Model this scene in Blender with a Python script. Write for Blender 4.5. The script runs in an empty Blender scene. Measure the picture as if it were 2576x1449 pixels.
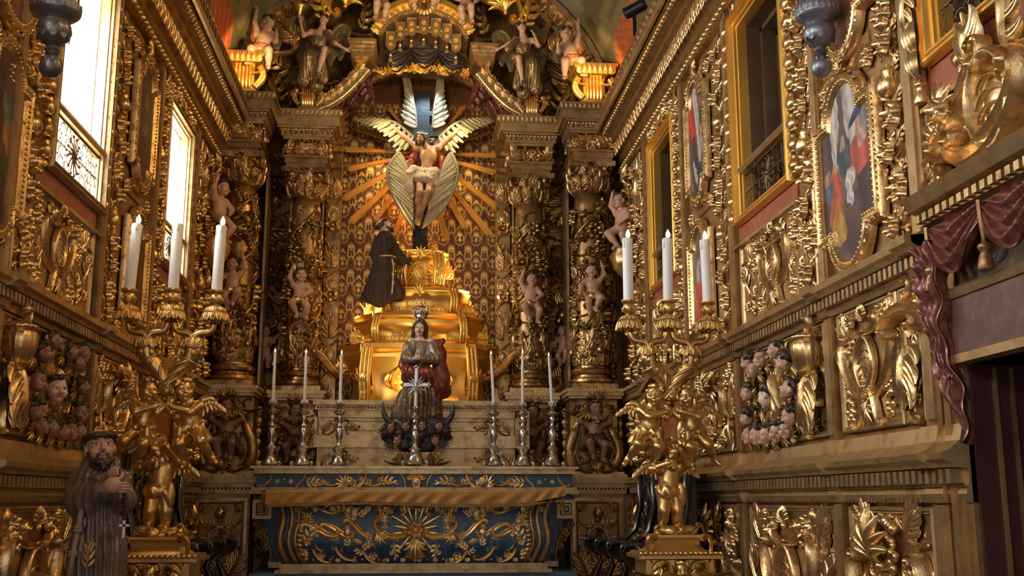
import bpy, math, random
import numpy as np
from mathutils import Matrix, Vector, Euler

S = bpy.context.scene
C = S.collection
PI = math.pi
rng = random.Random(7)

# ------------------------------------------------------------------ camera
FPX, CX, CY, VX, VY = 2700.0, 1288.0, 724.5, 1041.0, 1258.0
TH = math.atan((VY - CY) / FPX)
PS = math.atan((CX - VX) / FPX * math.cos(TH))
EYE = Vector((0, 0, 1.6))
FW = Vector((math.sin(PS) * math.cos(TH), math.cos(PS) * math.cos(TH), math.sin(TH)))
cam = bpy.data.cameras.new('camera')
cam.sensor_width = 36.0
cam.lens = 36.0 * FPX / 2576.0
cam.clip_end = 200
camo = bpy.data.objects.new('camera', cam)
C.objects.link(camo)
camo.location = EYE
camo.rotation_euler = FW.to_track_quat('-Z', 'Y').to_euler()
S.camera = camo
RT = Vector((math.cos(PS), -math.sin(PS), 0))
UP = RT.cross(FW)

def ray(px, py):
    return FW + RT * ((px - CX) / FPX) + UP * (-(py - CY) / FPX)
def atY(px, py, Y):
    d = ray(px, py)
    return EYE + d * (Y / d.y)
def atX(px, py, X):
    d = ray(px, py)
    return EYE + d * (X / d.x)

# ------------------------------------------------------------------ world, light, exposure
S.view_settings.view_transform = 'Standard'
S.view_settings.look = 'None'
S.view_settings.gamma = 1.0
S.view_settings.use_curve_mapping = False
S.view_settings.exposure = -0.12
W = bpy.data.worlds.new('world')
S.world = W
W.use_nodes = True
W.node_tree.nodes['Background'].inputs[0].default_value = (0.97, 0.95, 0.96, 1)
W.node_tree.nodes['Background'].inputs[1].default_value = 1.1
WINDOW_EMIT = 25.0

def lamp(name, kind, loc, energy, col, size=0.1, target=None, spot=None, blend=0.6):
    l = bpy.data.lights.new(name, kind)
    l.energy = energy
    l.color = col
    if kind == 'AREA':
        l.size = size
    else:
        l.shadow_soft_size = size
    if kind == 'SPOT':
        l.spot_size = math.radians(spot)
        l.spot_blend = blend
    o = bpy.data.objects.new(name, l)
    C.objects.link(o)
    o.location = loc
    if target is not None:
        o.rotation_euler = (Vector(target) - Vector(loc)).to_track_quat('-Z', 'Y').to_euler()
    return o
WARM = (1.0, 0.70, 0.30)
# altar niche lamps behind the inner columns and the cornice, plus added fill spots
lamp('niche_light', 'SPOT', (.90, 11.50, 3.75), 170, WARM, 0.05, (-.80, 12.3, 4.60), 56)
lamp('niche_light', 'SPOT', (-.90, 11.50, 3.60), 170, WARM, 0.05, (.95, 12.3, 3.75), 56)
lamp('niche_light', 'SPOT', (0.0, 10.72, 2.70), 60, WARM, 0.06, (0.0, 11.7, 3.6), 120)  # added front spot that brightens the throne
lamp('niche_light', 'SPOT', (-.55, 11.50, 5.95), 38, WARM, 0.06, (0.2, 12.3, 4.6), 95)  # added spot behind the canopy to brighten the upper niche
lamp('niche_light', 'SPOT', (.55, 11.50, 5.95), 38, WARM, 0.06, (-.2, 12.3, 4.6), 95)  # its mirrored twin, added as well
lamp('cornice_lamp', 'SPOT', (-1.50, 10.0, 5.85), 60, WARM, 0.05, (-1.87, 10.7, 6.1), 60)
lamp('cornice_lamp', 'SPOT', (1.50, 10.0, 5.85), 60, WARM, 0.05, (1.87, 10.7, 6.1), 60)
lamp('vault_fill', 'SPOT', (0.0, 9.6, 5.75), 60, (1.0, 0.78, 0.45), 0.1, (0.0, 11.3, 7.0), 130)  # added fill in mid-air that brightens the arch and vault
lamp('cornice_flood', 'SPOT', (1.80, 8.95, 6.02), 85, (1.0, .82, .55), .06, (-.9, 9.6, 7.4), 110)
lamp('cornice_flood', 'SPOT', (-1.72, 8.95, 6.02), 85, (1.0, .82, .55), .06, (.9, 9.6, 7.4), 110)  # unseen twin of the right floodlight, added to light the vault
SPOTC = (1.0, .58, .20)
for yy in (3.2, 6.2, 8.95):          # farthest one is in view; nearer two are unseen, added for the left wall
    lamp('cornice_spot', 'SPOT', (1.80, yy, 5.95), 135, SPOTC, .05, (-2.1, yy + .9, 3.3), 95, .8)
for yy in (3.2, 6.2):  # unseen spots added to light the right wall
    lamp('cornice_spot', 'SPOT', (-1.72, yy, 5.95), 30, (1.0, .74, .42), .05, (2.2, yy + .9, 3.4), 95, .8)
lamp('halo_lamp', 'POINT', (-0.10, 12.02, 5.05), 6, (1.0, 0.35, 0.12), 0.05)
lamp('skylight', 'SPOT', (0.08, 11.50, 6.33), 40, (0.60, 0.80, 1.0), 0.05, (0.06, 11.9, 5.72), 80)

# ------------------------------------------------------------------ materials
def nodes(name):
    m = bpy.data.materials.new(name)
    m.use_nodes = True
    t = m.node_tree
    return m, t, t.nodes['Principled BSDF']
def N(t, typ, **kw):
    n = t.nodes.new(typ)
    for k, v in kw.items():
        if k in n.inputs:
            n.inputs[k].default_value = v
        else:
            setattr(n, k, v)
    return n
def lin(c):
    return tuple(((x / 12.92) if x <= .04045 else ((x + .055) / 1.055) ** 2.4) for x in c)

def surf(name, col, rough=.5, metal=0.0, wear=None, wamt=.45, scale=5.0, bump=.15, bscale=40.0, coat=0.0, vary=.12, wmetal=None, rvar=.15, spec=.5, veins=0.0):
    m, t, p = nodes(name)
    L = t.links.new
    geo = N(t, 'ShaderNodeNewGeometry')
    nz = N(t, 'ShaderNodeTexNoise', Scale=scale, Detail=6.0, Roughness=.65)
    L(geo.outputs['Position'], nz.inputs['Vector'])
    info = N(t, 'ShaderNodeObjectInfo')
    mr = N(t, 'ShaderNodeMapRange')
    mr.inputs['To Min'].default_value = 1 - vary
    mr.inputs['To Max'].default_value = 1 + vary
    L(info.outputs['Random'], mr.inputs['Value'])
    mx = N(t, 'ShaderNodeMix', data_type='RGBA')
    mx.inputs['A'].default_value = (*col, 1)
    mx.inputs['B'].default_value = (*(wear or tuple(c * .6 for c in col)), 1)
    rp = N(t, 'ShaderNodeMapRange', interpolation_type='SMOOTHSTEP')
    rp.inputs['From Min'].default_value = 1 - wamt - .12
    rp.inputs['From Max'].default_value = 1 - wamt + .18
    L(nz.outputs['Fac'], rp.inputs['Value'])
    L(rp.outputs['Result'], mx.inputs['Factor'])
    hs = N(t, 'ShaderNodeHueSaturation')
    L(mr.outputs['Result'], hs.inputs['Value'])
    L(mx.outputs['Result'], hs.inputs['Color'])
    L(hs.outputs['Color'], p.inputs['Base Color'])
    p.inputs['Metallic'].default_value = metal
    if wmetal is not None:
        mm = N(t, 'ShaderNodeMapRange')
        mm.inputs['To Min'].default_value = metal
        mm.inputs['To Max'].default_value = wmetal
        L(rp.outputs['Result'], mm.inputs['Value'])
        L(mm.outputs['Result'], p.inputs['Metallic'])
    n2 = N(t, 'ShaderNodeTexNoise', Scale=bscale, Detail=4.0)
    L(geo.outputs['Position'], n2.inputs['Vector'])
    rr = N(t, 'ShaderNodeMapRange')
    rr.inputs['To Min'].default_value = max(.02, rough - rvar)
    rr.inputs['To Max'].default_value = min(1, rough + rvar)
    L(n2.outputs['Fac'], rr.inputs['Value'])
    L(rr.outputs['Result'], p.inputs['Roughness'])
    if bump:
        b = N(t, 'ShaderNodeBump', Strength=bump, Distance=.004)
        L(n2.outputs['Fac'], b.inputs['Height'])
        L(b.outputs['Normal'], p.inputs['Normal'])
        if veins:
            wv = N(t, 'ShaderNodeTexWave', Scale=22.0, Distortion=9.0, Detail=2.0)
            wv.inputs['Detail Scale'].default_value = 1.6
            L(geo.outputs['Position'], wv.inputs['Vector'])
            b2 = N(t, 'ShaderNodeBump', Strength=veins, Distance=.010)
            L(wv.outputs['Fac'], b2.inputs['Height'])
            L(b.outputs['Normal'], b2.inputs['Normal'])
            L(b2.outputs['Normal'], p.inputs['Normal'])
    p.inputs['Specular IOR Level'].default_value = spec
    if coat:
        p.inputs['Coat Weight'].default_value = coat
        p.inputs['Coat Roughness'].default_value = .15
    return m

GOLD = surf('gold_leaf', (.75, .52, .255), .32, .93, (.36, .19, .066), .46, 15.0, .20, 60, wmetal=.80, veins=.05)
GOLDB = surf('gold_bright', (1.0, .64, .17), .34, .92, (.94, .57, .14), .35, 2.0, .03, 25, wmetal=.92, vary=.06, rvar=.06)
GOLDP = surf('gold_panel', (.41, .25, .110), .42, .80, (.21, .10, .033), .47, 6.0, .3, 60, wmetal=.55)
GOLDF = surf('gold_pale_moulding', (.53, .375, .195), .40, .86, (.29, .175, .066), .46, 9.0, .2, 55, wmetal=.7)
GOLDD = surf('gold_dark', (.46, .29, .11), .33, .92, (.16, .085, .035), .5, 6.0, .25, 45, wmetal=.5, veins=.05)
GOLDC = surf('gold_candelabrum', (.66, .44, .175), .35, .95, (.46, .27, .09), .40, 5.0, .10, 50, wmetal=.88)
GOLDM = surf('gold_column', (.56, .37, .16), .29, .95, (.15, .075, .03), .50, 10.0, .22, 60, wmetal=.75, veins=.05)
GOLDR = surf('gold_rays', (.95, .64, .20), .36, .62, (.85, .52, .15), .35, 3.0, .03, 25, wmetal=.62, vary=.06)
GOLDA = surf('gold_altar', (.86, .61, .28), .36, .85, (.55, .34, .13), .42, 12.0, .15, 60, wmetal=.8)
DARKGOLD = surf('dark_gilt_board', (.20, .125, .05), .5, .6, (.06, .035, .02), .5, 5.0, .3, 45)  # dark brown-gold base tone for the altarpiece boards
REDM = surf('red_marble', (.28, .075, .035), .42, 0, (.42, .16, .08), .42, 9.0, .05, 30, vary=.04)
PLASTER = surf('cream_plaster', (.78, .70, .55), .7, 0, (.70, .60, .45), .4, 4, .1, 30, vary=.02)
BLUE = surf('blue_marble', (.022, .066, .135), .36, 0, (.085, .16, .24), .42, 11.0, .05, 30, vary=.02)
SKIN = surf('painted_flesh', (.52, .31, .21), .42, 0, (.40, .20, .14), .38, 14.0, .05, 40, vary=.05)
SKINP = surf('pale_flesh', (.66, .46, .37), .38, 0, (.58, .34, .26), .35, 16.0, .05, 40, vary=.04)
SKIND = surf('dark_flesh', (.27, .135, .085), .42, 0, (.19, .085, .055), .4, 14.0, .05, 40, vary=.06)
SKINC = surf('bleeding_flesh', (.37, .19, .095), .40, 0, (.22, .05, .025), .38, 13.0, .05, 40, vary=.02)
HAIR = surf('dark_hair', (.045, .024, .014), .4, 0, (.10, .055, .03), .4, 30, .5, 60, vary=.1)
HABIT = surf('brown_habit', (.125, .080, .066), .33, .0, (.19, .125, .10), .42, 9, .2, 60, coat=.4, vary=.02)
HABITD = surf('dark_wool_habit', (.040, .021, .014), .75, 0, (.06, .032, .02), .4, 12, .3, 90, vary=.02)
ROPE = surf('rope', (.50, .37, .24), .7, 0, None, .4, 40, .4, 90)
ROPEG = surf('grey_rope', (.30, .235, .20), .5, 0, None, .4, 40, .4, 90)
SILVER = surf('silver', (.62, .61, .62), .30, 1.0, (.28, .27, .28), .40, 14, .2, 60, wmetal=.9)
LAMPM = surf('tarnished_silver', (.20, .205, .24), .38, .75, (.07, .072, .085), .45, 12, .35, 40, wmetal=.8)
WOOD = surf('black_wood', (.014, .010, .009), .20, 0, (.03, .018, .012), .35, 8, .1, 30, coat=.6, vary=.02)
WOODB = surf('brown_wood', (.085, .045, .022), .45, 0, (.14, .075, .035), .4, 5, .2, 30)
WAX = surf('white_wax', (.80, .78, .76), .45, 0, (.74, .71, .69), .3, 12, .05, 30, vary=.02)
IRON = surf('grille_iron', (.16, .105, .055), .42, .7, (.07, .04, .025), .45, 30, .3, 80)
FEATHER = surf('painted_feather', (.29, .255, .165), .42, .1, (.40, .36, .26), .4, 14, .2, 40, vary=.14)
FEATHD = surf('dark_feather', (.20, .135, .06), .42, .5, (.10, .07, .04), .4, 14, .2, 40)
CLOTHD = surf('estofado_cloth', (.30, .19, .085), .40, .5, (.14, .085, .05), .47, 30, .3, 40)
REDCL = surf('red_gold_cloth', (.22, .030, .024), .34, .12, (.46, .25, .09), .40, 30, .2, 40, wmetal=.7)
DRESS = surf('grey_brocade', (.21, .165, .145), .38, .3, (.36, .27, .15), .46, 48, .3, 50, wmetal=.6)
DKCLOTH = surf('dark_brocade', (.075, .050, .042), .40, .2, (.40, .26, .09), .46, 26, .3, 40, wmetal=.8)
LINEN = surf('linen_gilt', (.42, .31, .20), .55, 0, (.54, .43, .31), .4, 14, .1, 40)
CLOUD = surf('dark_cloud', (.028, .030, .034), .35, .2, (.07, .065, .055), .4, 9, .2, 40, coat=.2)
OCHRE = surf('ochre_cloth', (.44, .225, .055), .65, 0, (.35, .165, .035), .4, 5, .15, 120, vary=.02)
PURPLE = surf('carved_red_drape', (.15, .036, .034), .32, .15, (.36, .17, .08), .44, 34, .3, 40, coat=.15, wmetal=.6)
BLACK = surf('black_metal', (.012, .012, .013), .35, .2, None, .3, 5, .05, 30)
MAROON = surf('maroon_door', (.060, .012, .010), .5, 0, (.035, .008, .008), .5, 3, .1, 20)
CROSSB = surf('black_cross_wood', (.014, .014, .016), .5, 0, (.03, .03, .034), .4, 6, .15, 40)
CREST = surf('dark_violet_drape', (.045, .028, .026), .45, .1, (.09, .05, .03), .4, 9, .2, 40)
EYEW = surf('eye_white', (.70, .66, .60), .25, 0, None, .1, 5, 0, 20, vary=0)
IRIS = surf('eye_iris', (.02, .014, .01), .2, 0, None, .1, 5, 0, 20, vary=0)
LIPS = surf('lips', (.40, .19, .13), .4, 0, None, .2, 9, 0, 20, vary=0)
DOME = surf('faded_fresco_board', (.07, .05, .03), .6, 0, (.12, .07, .03), .5, 3, .1, 20)

def emis(name, col, s):
    m, t, p = nodes(name)
    p.inputs['Base Color'].default_value = (*col, 1)
    p.inputs['Emission Color'].default_value = (*col, 1)
    p.inputs['Emission Strength'].default_value = s
    return m
PANE = emis('daylit_pane', (.95, .98, 1.0), WINDOW_EMIT)
FLAME = emis('flame', (1.0, .62, .34), 5.0)
WICK = emis('flame_small', (1.0, .35, .20), 6.0)

def vcol_mat(name, rough=.45, spec=.4, metal=0.0):
    m, t, p = nodes(name)
    a = N(t, 'ShaderNodeVertexColor')
    a.layer_name = 'paint'
    nz = N(t, 'ShaderNodeTexNoise', Scale=30.0, Detail=5.0)
    mx = N(t, 'ShaderNodeMix', data_type='RGBA', blend_type='MULTIPLY')
    mx.inputs['Factor'].default_value = .35
    t.links.new(a.outputs['Color'], mx.inputs['A'])
    t.links.new(nz.outputs['Color'], mx.inputs['B'])
    t.links.new(mx.outputs['Result'], p.inputs['Base Color'])
    p.inputs['Roughness'].default_value = rough
    p.inputs['Specular IOR Level'].default_value = spec
    return m
CANVAS = vcol_mat('oil_paint')
FRESCO = vcol_mat('vault_fresco', .7, .2)

# ------------------------------------------------------------------ mesh helpers
class B:
    """collects vertices and faces of ONE mesh"""
    def __init__(s):
        s.V, s.F, s.M, s.n = [], [], [], 0
    def add(s, VF, mat=0, M=None):
        V, F = VF[0], VF[1]
        fm = VF[2] if len(VF) > 2 else None
        V = np.asarray(V, float)
        if M is not None:
            A = np.array(M)
            V = V @ A[:3, :3].T + A[:3, 3]
        s.V.append(V)
        s.F += [tuple(int(i) + s.n for i in f) for f in F]
        s.M += list(fm) if fm is not None else [mat] * len(F)
        s.n += len(V)
        return s
    def get(s):
        return np.concatenate(s.V), s.F, s.M

def me(name, VF, mats, smooth=True, ang=None):
    V, F = VF[0], VF[1]
    fm = VF[2] if len(VF) > 2 else None
    m = bpy.data.meshes.new(name)
    m.from_pydata(np.asarray(V, float).tolist(), [], [tuple(map(int, f)) for f in F])
    if not isinstance(mats, (list, tuple)):
        mats = [mats]
    for x in mats:
        m.materials.append(x)
    n = len(m.polygons)
    if fm is not None and len(mats) > 1:
        m.polygons.foreach_set('material_index', np.minimum(np.asarray(fm, np.int32), len(mats) - 1))
    m.polygons.foreach_set('use_smooth', np.full(n, bool(smooth)))
    if ang:
        m.set_sharp_from_angle(angle=math.radians(ang))
    m.update()
    return m
def put(name, mesh, parent=None, M=None):
    o = bpy.data.objects.new(name, mesh)
    C.objects.link(o)
    if parent is not None:
        o.parent = parent
    if M is not None:
        o.matrix_basis = M
    return o
def obj(name, VF, mats, parent=None, M=None, smooth=True, ang=35):
    if isinstance(VF, B):
        VF = VF.get()
    if M is not None:                       # shape baked in place, so parts stay at their parent's origin
        A = np.array(M)
        VF = (np.asarray(VF[0], float) @ A[:3, :3].T + A[:3, 3],) + tuple(VF[1:])
    return put(name, me(name, VF, mats, smooth, ang), parent)
def tag(o, label=None, cat=None, group=None, kind=None):
    if label: o['label'] = label
    if cat: o['category'] = cat
    if group: o['group'] = group
    if kind: o['kind'] = kind
    return o
def thing(name, label, cat, loc=(0, 0, 0), rotz=0.0, group=None, kind=None):
    o = bpy.data.objects.new(name, None)
    C.objects.link(o)
    o.location = loc
    o.rotation_euler = (0, 0, rotz)
    return tag(o, label, cat, group, kind)
def copy_tree(o, parent=None):
    c = o.copy()
    C.objects.link(c)
    if parent is not None:
        c.parent = parent
    for ch in list(o.children):
        copy_tree(ch, c)
    return c

def T(x, y, z): return Matrix.Translation((x, y, z))
def RX(a): return Matrix.Rotation(a, 4, 'X')
def RY(a): return Matrix.Rotation(a, 4, 'Y')
def RZ(a): return Matrix.Rotation(a, 4, 'Z')
def SC(x, y=None, z=None):
    y = x if y is None else y
    z = x if z is None else z
    return Matrix.Diagonal((x, y, z, 1))

def box(x0, x1, y0, y1, z0, z1):
    V = [(x, y, z) for x in (x0, x1) for y in (y0, y1) for z in (z0, z1)]
    F = [(0, 1, 3, 2), (4, 6, 7, 5), (0, 4, 5, 1), (2, 3, 7, 6), (0, 2, 6, 4), (1, 5, 7, 3)]
    return np.array(V, float), F
def grid(n, m, wrap=False):
    F = []
    for i in range(n - 1):
        for j in range(m if wrap else m - 1):
            k = (j + 1) % m
            F.append((i * m + j, i * m + k, (i + 1) * m + k, (i + 1) * m + j))
    return F
def lathe(prof, n=20, flute=0, fa=0.0, caps=True, sq=0.0):
    """prof: (r, z) from the bottom up"""
    a = np.arange(n) * 2 * PI / n
    V = []
    for q in prof:
        r, z = q[0], q[1]
        k = q[2] if len(q) > 2 else 1.0
        rr = r * (1 + fa * k * np.abs(np.sin(a * flute / 2))) if flute else np.full(n, r)
        if sq:
            rr = rr * (1 + sq * (np.abs(np.cos(2 * a))))
        V.append(np.c_[rr * np.cos(a), rr * np.sin(a), np.full(n, z)])
    F = grid(len(prof), n, True)
    V = np.concatenate(V)
    if caps:
        F = F + [tuple(range(n))[::-1], tuple(range((len(prof) - 1) * n, len(prof) * n))]
    return V, F
def tube(path, r, n=8, caps=True, flat=1.0, up=None):
    P = np.asarray(path, float)
    m = len(P)
    r = np.full(m, float(r)) if np.isscalar(r) else np.asarray(r, float)
    Tn = np.gradient(P, axis=0)
    Tn /= np.linalg.norm(Tn, axis=1)[:, None] + 1e-9
    u = np.array(up if up is not None else (0, 0, 1.0))
    if up is None and abs(Tn[0] @ u) > .9:
        u = np.array((1.0, 0, 0))
    V = []
    a = np.arange(n) * 2 * PI / n
    for i in range(m):
        s = np.cross(Tn[i], u)
        s /= np.linalg.norm(s) + 1e-9
        w = np.cross(s, Tn[i])
        if up is None:
            u = w
        V.append(P[i] + r[i] * (np.cos(a)[:, None] * s + flat * np.sin(a)[:, None] * w))
    F = grid(m, n, True)
    if caps:
        F = F + [tuple(range(n))[::-1], tuple(range((m - 1) * n, m * n))]
    return np.concatenate(V), F
def prism(poly, z0, z1):
    n = len(poly)
    V = [(p[0], p[1], z0) for p in poly] + [(p[0], p[1], z1) for p in poly]
    F = [tuple(range(n))[::-1], tuple(range(n, 2 * n))] + [(i, (i + 1) % n, n + (i + 1) % n, n + i) for i in range(n)]
    return np.array(V, float), F
def ball(r=1.0, n=10, m=6, c=(0, 0, 0), s=(1, 1, 1)):
    V, F = lathe([(r * math.sin(PI * (i + .02) / (m + .04)), -r * math.cos(PI * (i + .02) / (m + .04))) for i in range(m + 1)], n)
    return V * np.array(s) + np.array(c), F
def loop_frame(poly, prof, closed=True):
    """a moulding of profile (inset, height) run along a closed outline (counter-clockwise)"""
    P = np.asarray(poly, float)
    n = len(P)
    d1 = P - np.roll(P, 1, 0)
    d2 = np.roll(P, -1, 0) - P
    d1 /= np.linalg.norm(d1, axis=1)[:, None] + 1e-9
    d2 /= np.linalg.norm(d2, axis=1)[:, None] + 1e-9
    n1 = np.c_[-d1[:, 1], d1[:, 0]]
    n2 = np.c_[-d2[:, 1], d2[:, 0]]
    b = n1 + n2
    b /= np.maximum((b * n1).sum(1), .35)[:, None]
    V = [np.c_[P + b * i, np.full(n, h)] for i, h in prof]
    return np.concatenate(V), grid(len(prof), n, True)
def rect(u0, u1, v0, v1):
    return [(u0, v0), (u1, v0), (u1, v1), (u0, v1)]
def run(prof, L0, L1):
    """a straight moulding; prof = (out, up) points closed on the back; along local X"""
    n = len(prof)
    V = [(L0, -p[0], p[1]) for p in prof] + [(L1, -p[0], p[1]) for p in prof]
    F = [(i, (i + 1) % n, n + (i + 1) % n, n + i) for i in range(n)] + [tuple(range(n))[::-1], tuple(range(n, 2 * n))]
    return np.array(V, float), F

# frames of reference on the walls: u right, v up, n out of the wall
def frame(O, U, V_, Nn):
    M = Matrix.Identity(4)
    for i, a in enumerate((U, V_, Nn, O)):
        for j in range(3):
            M[j][i] = a[j]
    return M
XL, XR = -2.1, 2.2
FR = frame((XR, 0, 0), (0, -1, 0), (0, 0, 1), (-1, 0, 0))     # right wall: u = -y
FL = frame((XL, 0, 0), (0, 1, 0), (0, 0, 1), (1, 0, 0))       # left wall: u = y
def FB(Y): return frame((0, Y, 0), (1, 0, 0), (0, 0, 1), (0, -1, 0))

# ------------------------------------------------------------------ carved ornament library (unit size, relief along +z)
def kpath(kf, n=34, N_=600):
    s = (np.arange(N_) + .5) / N_
    k = kf(s)
    th = np.cumsum(k) / N_
    p = np.cumsum(np.c_[np.cos(th), np.sin(th)] / N_, 0)
    meas = np.cumsum(1 + .055 * np.abs(k))
    meas = (meas - meas[0]) / (meas[-1] - meas[0])
    t = np.linspace(0, 1, n)
    q = np.c_[np.interp(t, meas, p[:, 0]), np.interp(t, meas, p[:, 1])]
    ss = np.interp(t, meas, s)
    q -= (q.max(0) + q.min(0)) / 2
    q /= (q.max(0) - q.min(0)).max()
    return q, ss
SECT = [(-1, 0), (-.92, .72), (-.5, 1.0), (0, .62), (.5, 1.0), (.92, .72), (1, 0)]
def ribbon(P, w, h, sect=SECT, z0=0.0):
    P = np.asarray(P, float)
    if P.shape[1] == 2:
        P = np.c_[P, np.zeros(len(P))]
    t = np.gradient(P[:, :2], axis=0)
    t /= np.linalg.norm(t, axis=1)[:, None] + 1e-9
    sd = np.c_[t[:, 1], -t[:, 0]]
    w = np.broadcast_to(w, len(P)); h = np.broadcast_to(h, len(P))
    V = []
    for a, b in sect:
        V.append(np.c_[P[:, :2] + sd * (w * a)[:, None], P[:, 2] + z0 + h * b])
    V = np.stack(V, 1).reshape(-1, 3)
    return V, grid(len(P), len(sect))
def scroll(kf, w0, w1, h0, h1, n=34, eye=.9):
    q, s = kpath(kf, n)
    x = np.abs(2 * s - 1)
    w = w0 + (w1 - w0) * x ** 1.5
    h = h0 + (h1 - h0) * x ** 2
    b = B().add(ribbon(q, w, h))
    for e in (0, -1):
        b.add(ball(w1 * eye * 1.5, 8, 4, (q[e][0], q[e][1], h1 * .85), (1, 1, 1.1)))
    return b.get()
def leaf(pairs=4, bend=.25, wid=.26, curl=.35):
    """acanthus frond: a ribbed stem with overlapping curled leaflets"""
    b = B()
    st = lambda t: (bend * t * t, t - .5, .06 + .16 * math.sin(PI * min(1, t * .9 + .05)))
    sec = [(-1, 0), (-.75, .7), (-.3, .95), (0, .6), (.3, .95), (.75, .7), (1, 0)]
    for i in range(pairs):
        t = .06 + .74 * i / max(1, pairs - 1)
        L = wid * 1.55 * (.75 + .5 * math.sin(PI * (t * .9 + .1))) * (1 - .25 * t)
        for s in (-1, 1):
            a0 = s * (1.25 - .75 * t)
            p = np.array(st(t)); P = []
            for k in range(7):
                q = k / 6
                a_ = a0 - s * .75 * q
                P.append(p.copy())
                p = p + np.array((math.sin(a_), math.cos(a_), 0)) * L / 6
                p[2] = st(t)[2] * (1 - .55 * q) + .35 * curl * q * q
            w = L * .22 * np.array([.8, 1.0, 1.1, 1.05, .9, .65, .25])
            b.add(ribbon(P, w, w * .8, sec, -.05))
    P = [st(t) for t in np.linspace(0, 1.0, 10)]
    P = [(x, y, z + (.10 * curl * max(0, t - .6) * 2)) for (x, y, z), t in zip(P, np.linspace(0, 1, 10))]
    w = wid * np.array([.16, .18, .2, .2, .2, .22, .26, .30, .24, .06])
    b.add(ribbon(P, w, w * .9 + .02, sec))
    return b.get()
def rosette(npet=7, nc=40, heart=.3, deep=.22):
    V = [(0, 0, .30)]
    rs = [.14, .24, .30, .55, .80, 1.0]
    for k, r in enumerate(rs):
        for i in range(nc):
            a = 2 * PI * i / nc
            pet = abs(math.cos(npet * a / 2))
            if k < 2:
                R, z = r, .30 - .30 * (r / .26) ** 2 * .35
            elif k == 2:
                R, z = r, .06
            else:
                R = r * (.70 + .30 * pet ** .7)
                z = (.10 + deep * math.sin(PI * (r - .25) / .95)) * (.45 + .55 * pet) * (1 if r < 1 else .35)
            V.append((R * math.cos(a) / 2, R * math.sin(a) / 2, z))
    F = [(0, 1 + i, 1 + (i + 1) % nc) for i in range(nc)]
    F += [tuple(x + 1 for x in f) for f in grid(len(rs), nc, True)]
    return np.array(V), F
def bud():
    V, F = lathe([(.02, -.5), (.12, -.45), (.20, -.32), (.16, -.24), (.26, -.12), (.33, .08), (.30, .26), (.18, .38), (.15, .42), (.20, .5), (.05, .47)], 16, 8, .16)
    V = V.copy(); V = np.c_[V[:, 0], V[:, 2], V[:, 1] * .8 + .12]
    return V, F
def shell(nf=9, nr=7):
    V = []
    nc = nf * 4 + 1
    for k in range(nr):
        r = k / (nr - 1)
        for i in range(nc):
            a = PI * (.06 + .88 * i / (nc - 1))
            fl = abs(math.sin(PI * nf * i / (nc - 1)))
            R = .08 + r * (.42 + .05 * fl)
            z = .05 + .20 * math.sin(PI * min(r * .85, 1)) * (.55 + .45 * fl)
            V.append((R * math.cos(a) * 1.1, R * math.sin(a) * 1.2 - .2, z))
    b = B().add((np.array(V), grid(nr, nc)))
    b.add(ball(.12, 8, 5, (0, -.22, .10)))
    return b.get()
def palmette(nf=7, spread=1.15, ln=1.0):
    b = B()
    for k in range(nf):
        f = 2 * k / (nf - 1) - 1
        a = f * spread
        L = ln * (1 - .35 * abs(f))
        P = []
        for i in range(9):
            t = i / 8
            aa = a * (.35 + .65 * t)
            P.append((math.sin(aa) * L * t, math.cos(aa) * L * t - .45, .05 + .12 * math.sin(PI * t) + .12 * t * t))
        w = np.array([.03, .045, .055, .062, .066, .066, .06, .045, .015]) * 1.25
        b.add(ribbon(P, w, w * 1.1, [(-1, 0), (-.6, .8), (0, 1), (.6, .8), (1, 0)]))
    b.add(ball(.09, 8, 5, (0, -.45, .06)))
    return b.get()
def cluster(n=14, seed=3):
    r = random.Random(seed)
    b = B()
    for i in range(n):
        t = (i + .5) / n
        w = .30 * math.sin(PI * min(1, .25 + .75 * t))
        b.add(ball(.105 + .03 * r.random(), 7, 4, (r.uniform(-w, w), .45 - .95 * t, .10 + .10 * r.random())))
    return b.get()
def cartouche():
    n = 30
    a = np.linspace(0, 2 * PI, n, endpoint=False)
    b = B()
    poly = np.c_[.36 * np.cos(a) * (1 + .06 * np.cos(2 * a)), .5 * np.sin(a)]
    prof = [(0, 0), (0, .10), (.02, .14), (.045, .15), (.07, .12), (.085, .06), (.10, .05), (.16, .075), (.25, .10), (.32, .11)]
    V = np.concatenate([np.c_[poly * (1 - i_ / .37), np.full(n, h_)] for i_, h_ in prof])
    b.add((V, grid(len(prof), n, True) + [tuple(range((len(prof) - 1) * n, len(prof) * n))]))
    for k in range(4):
        yy = -.27 + .135 * k
        wd = .20 if k in (0, 3) else .25
        P = [(x, yy + .08 * (1 - (x / wd) ** 2), .085 + .02 * (1 - (x / wd) ** 2)) for x in np.linspace(-wd, wd, 9)]
        b.add(ribbon(P, .016, .030, [(-1, 0), (-.3, 1), (.3, 1), (1, 0)]))
    return b.get()
def drum():
    V, F = lathe([(.08, -.5), (.18, -.46), (.26, -.38), (.20, -.33), (.26, -.26), (.34, -.12), (.36, .0), (.37, .12), (.35, .24), (.30, .30), (.37, .34), (.37, .40), (.26, .45), (.12, .5)], 48, 16, .09)
    return np.c_[V[:, 0], V[:, 2], V[:, 1] * .85 + .1], F
def husk():
    """bellflower drop"""
    b = B()
    for s in (-1, 0, 1):
        P = [(s * .16 * math.sin(PI * t * .8), .5 - t, .06 + .12 * math.sin(PI * t)) for t in np.linspace(0, 1, 8)]
        w = np.array([.04, .09, .13, .15, .14, .11, .07, .02])
        b.add(ribbon(P, w, w, [(-1, 0), (-.5, .8), (0, .6), (.5, .8), (1, 0)]))
    return b.get()
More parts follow.
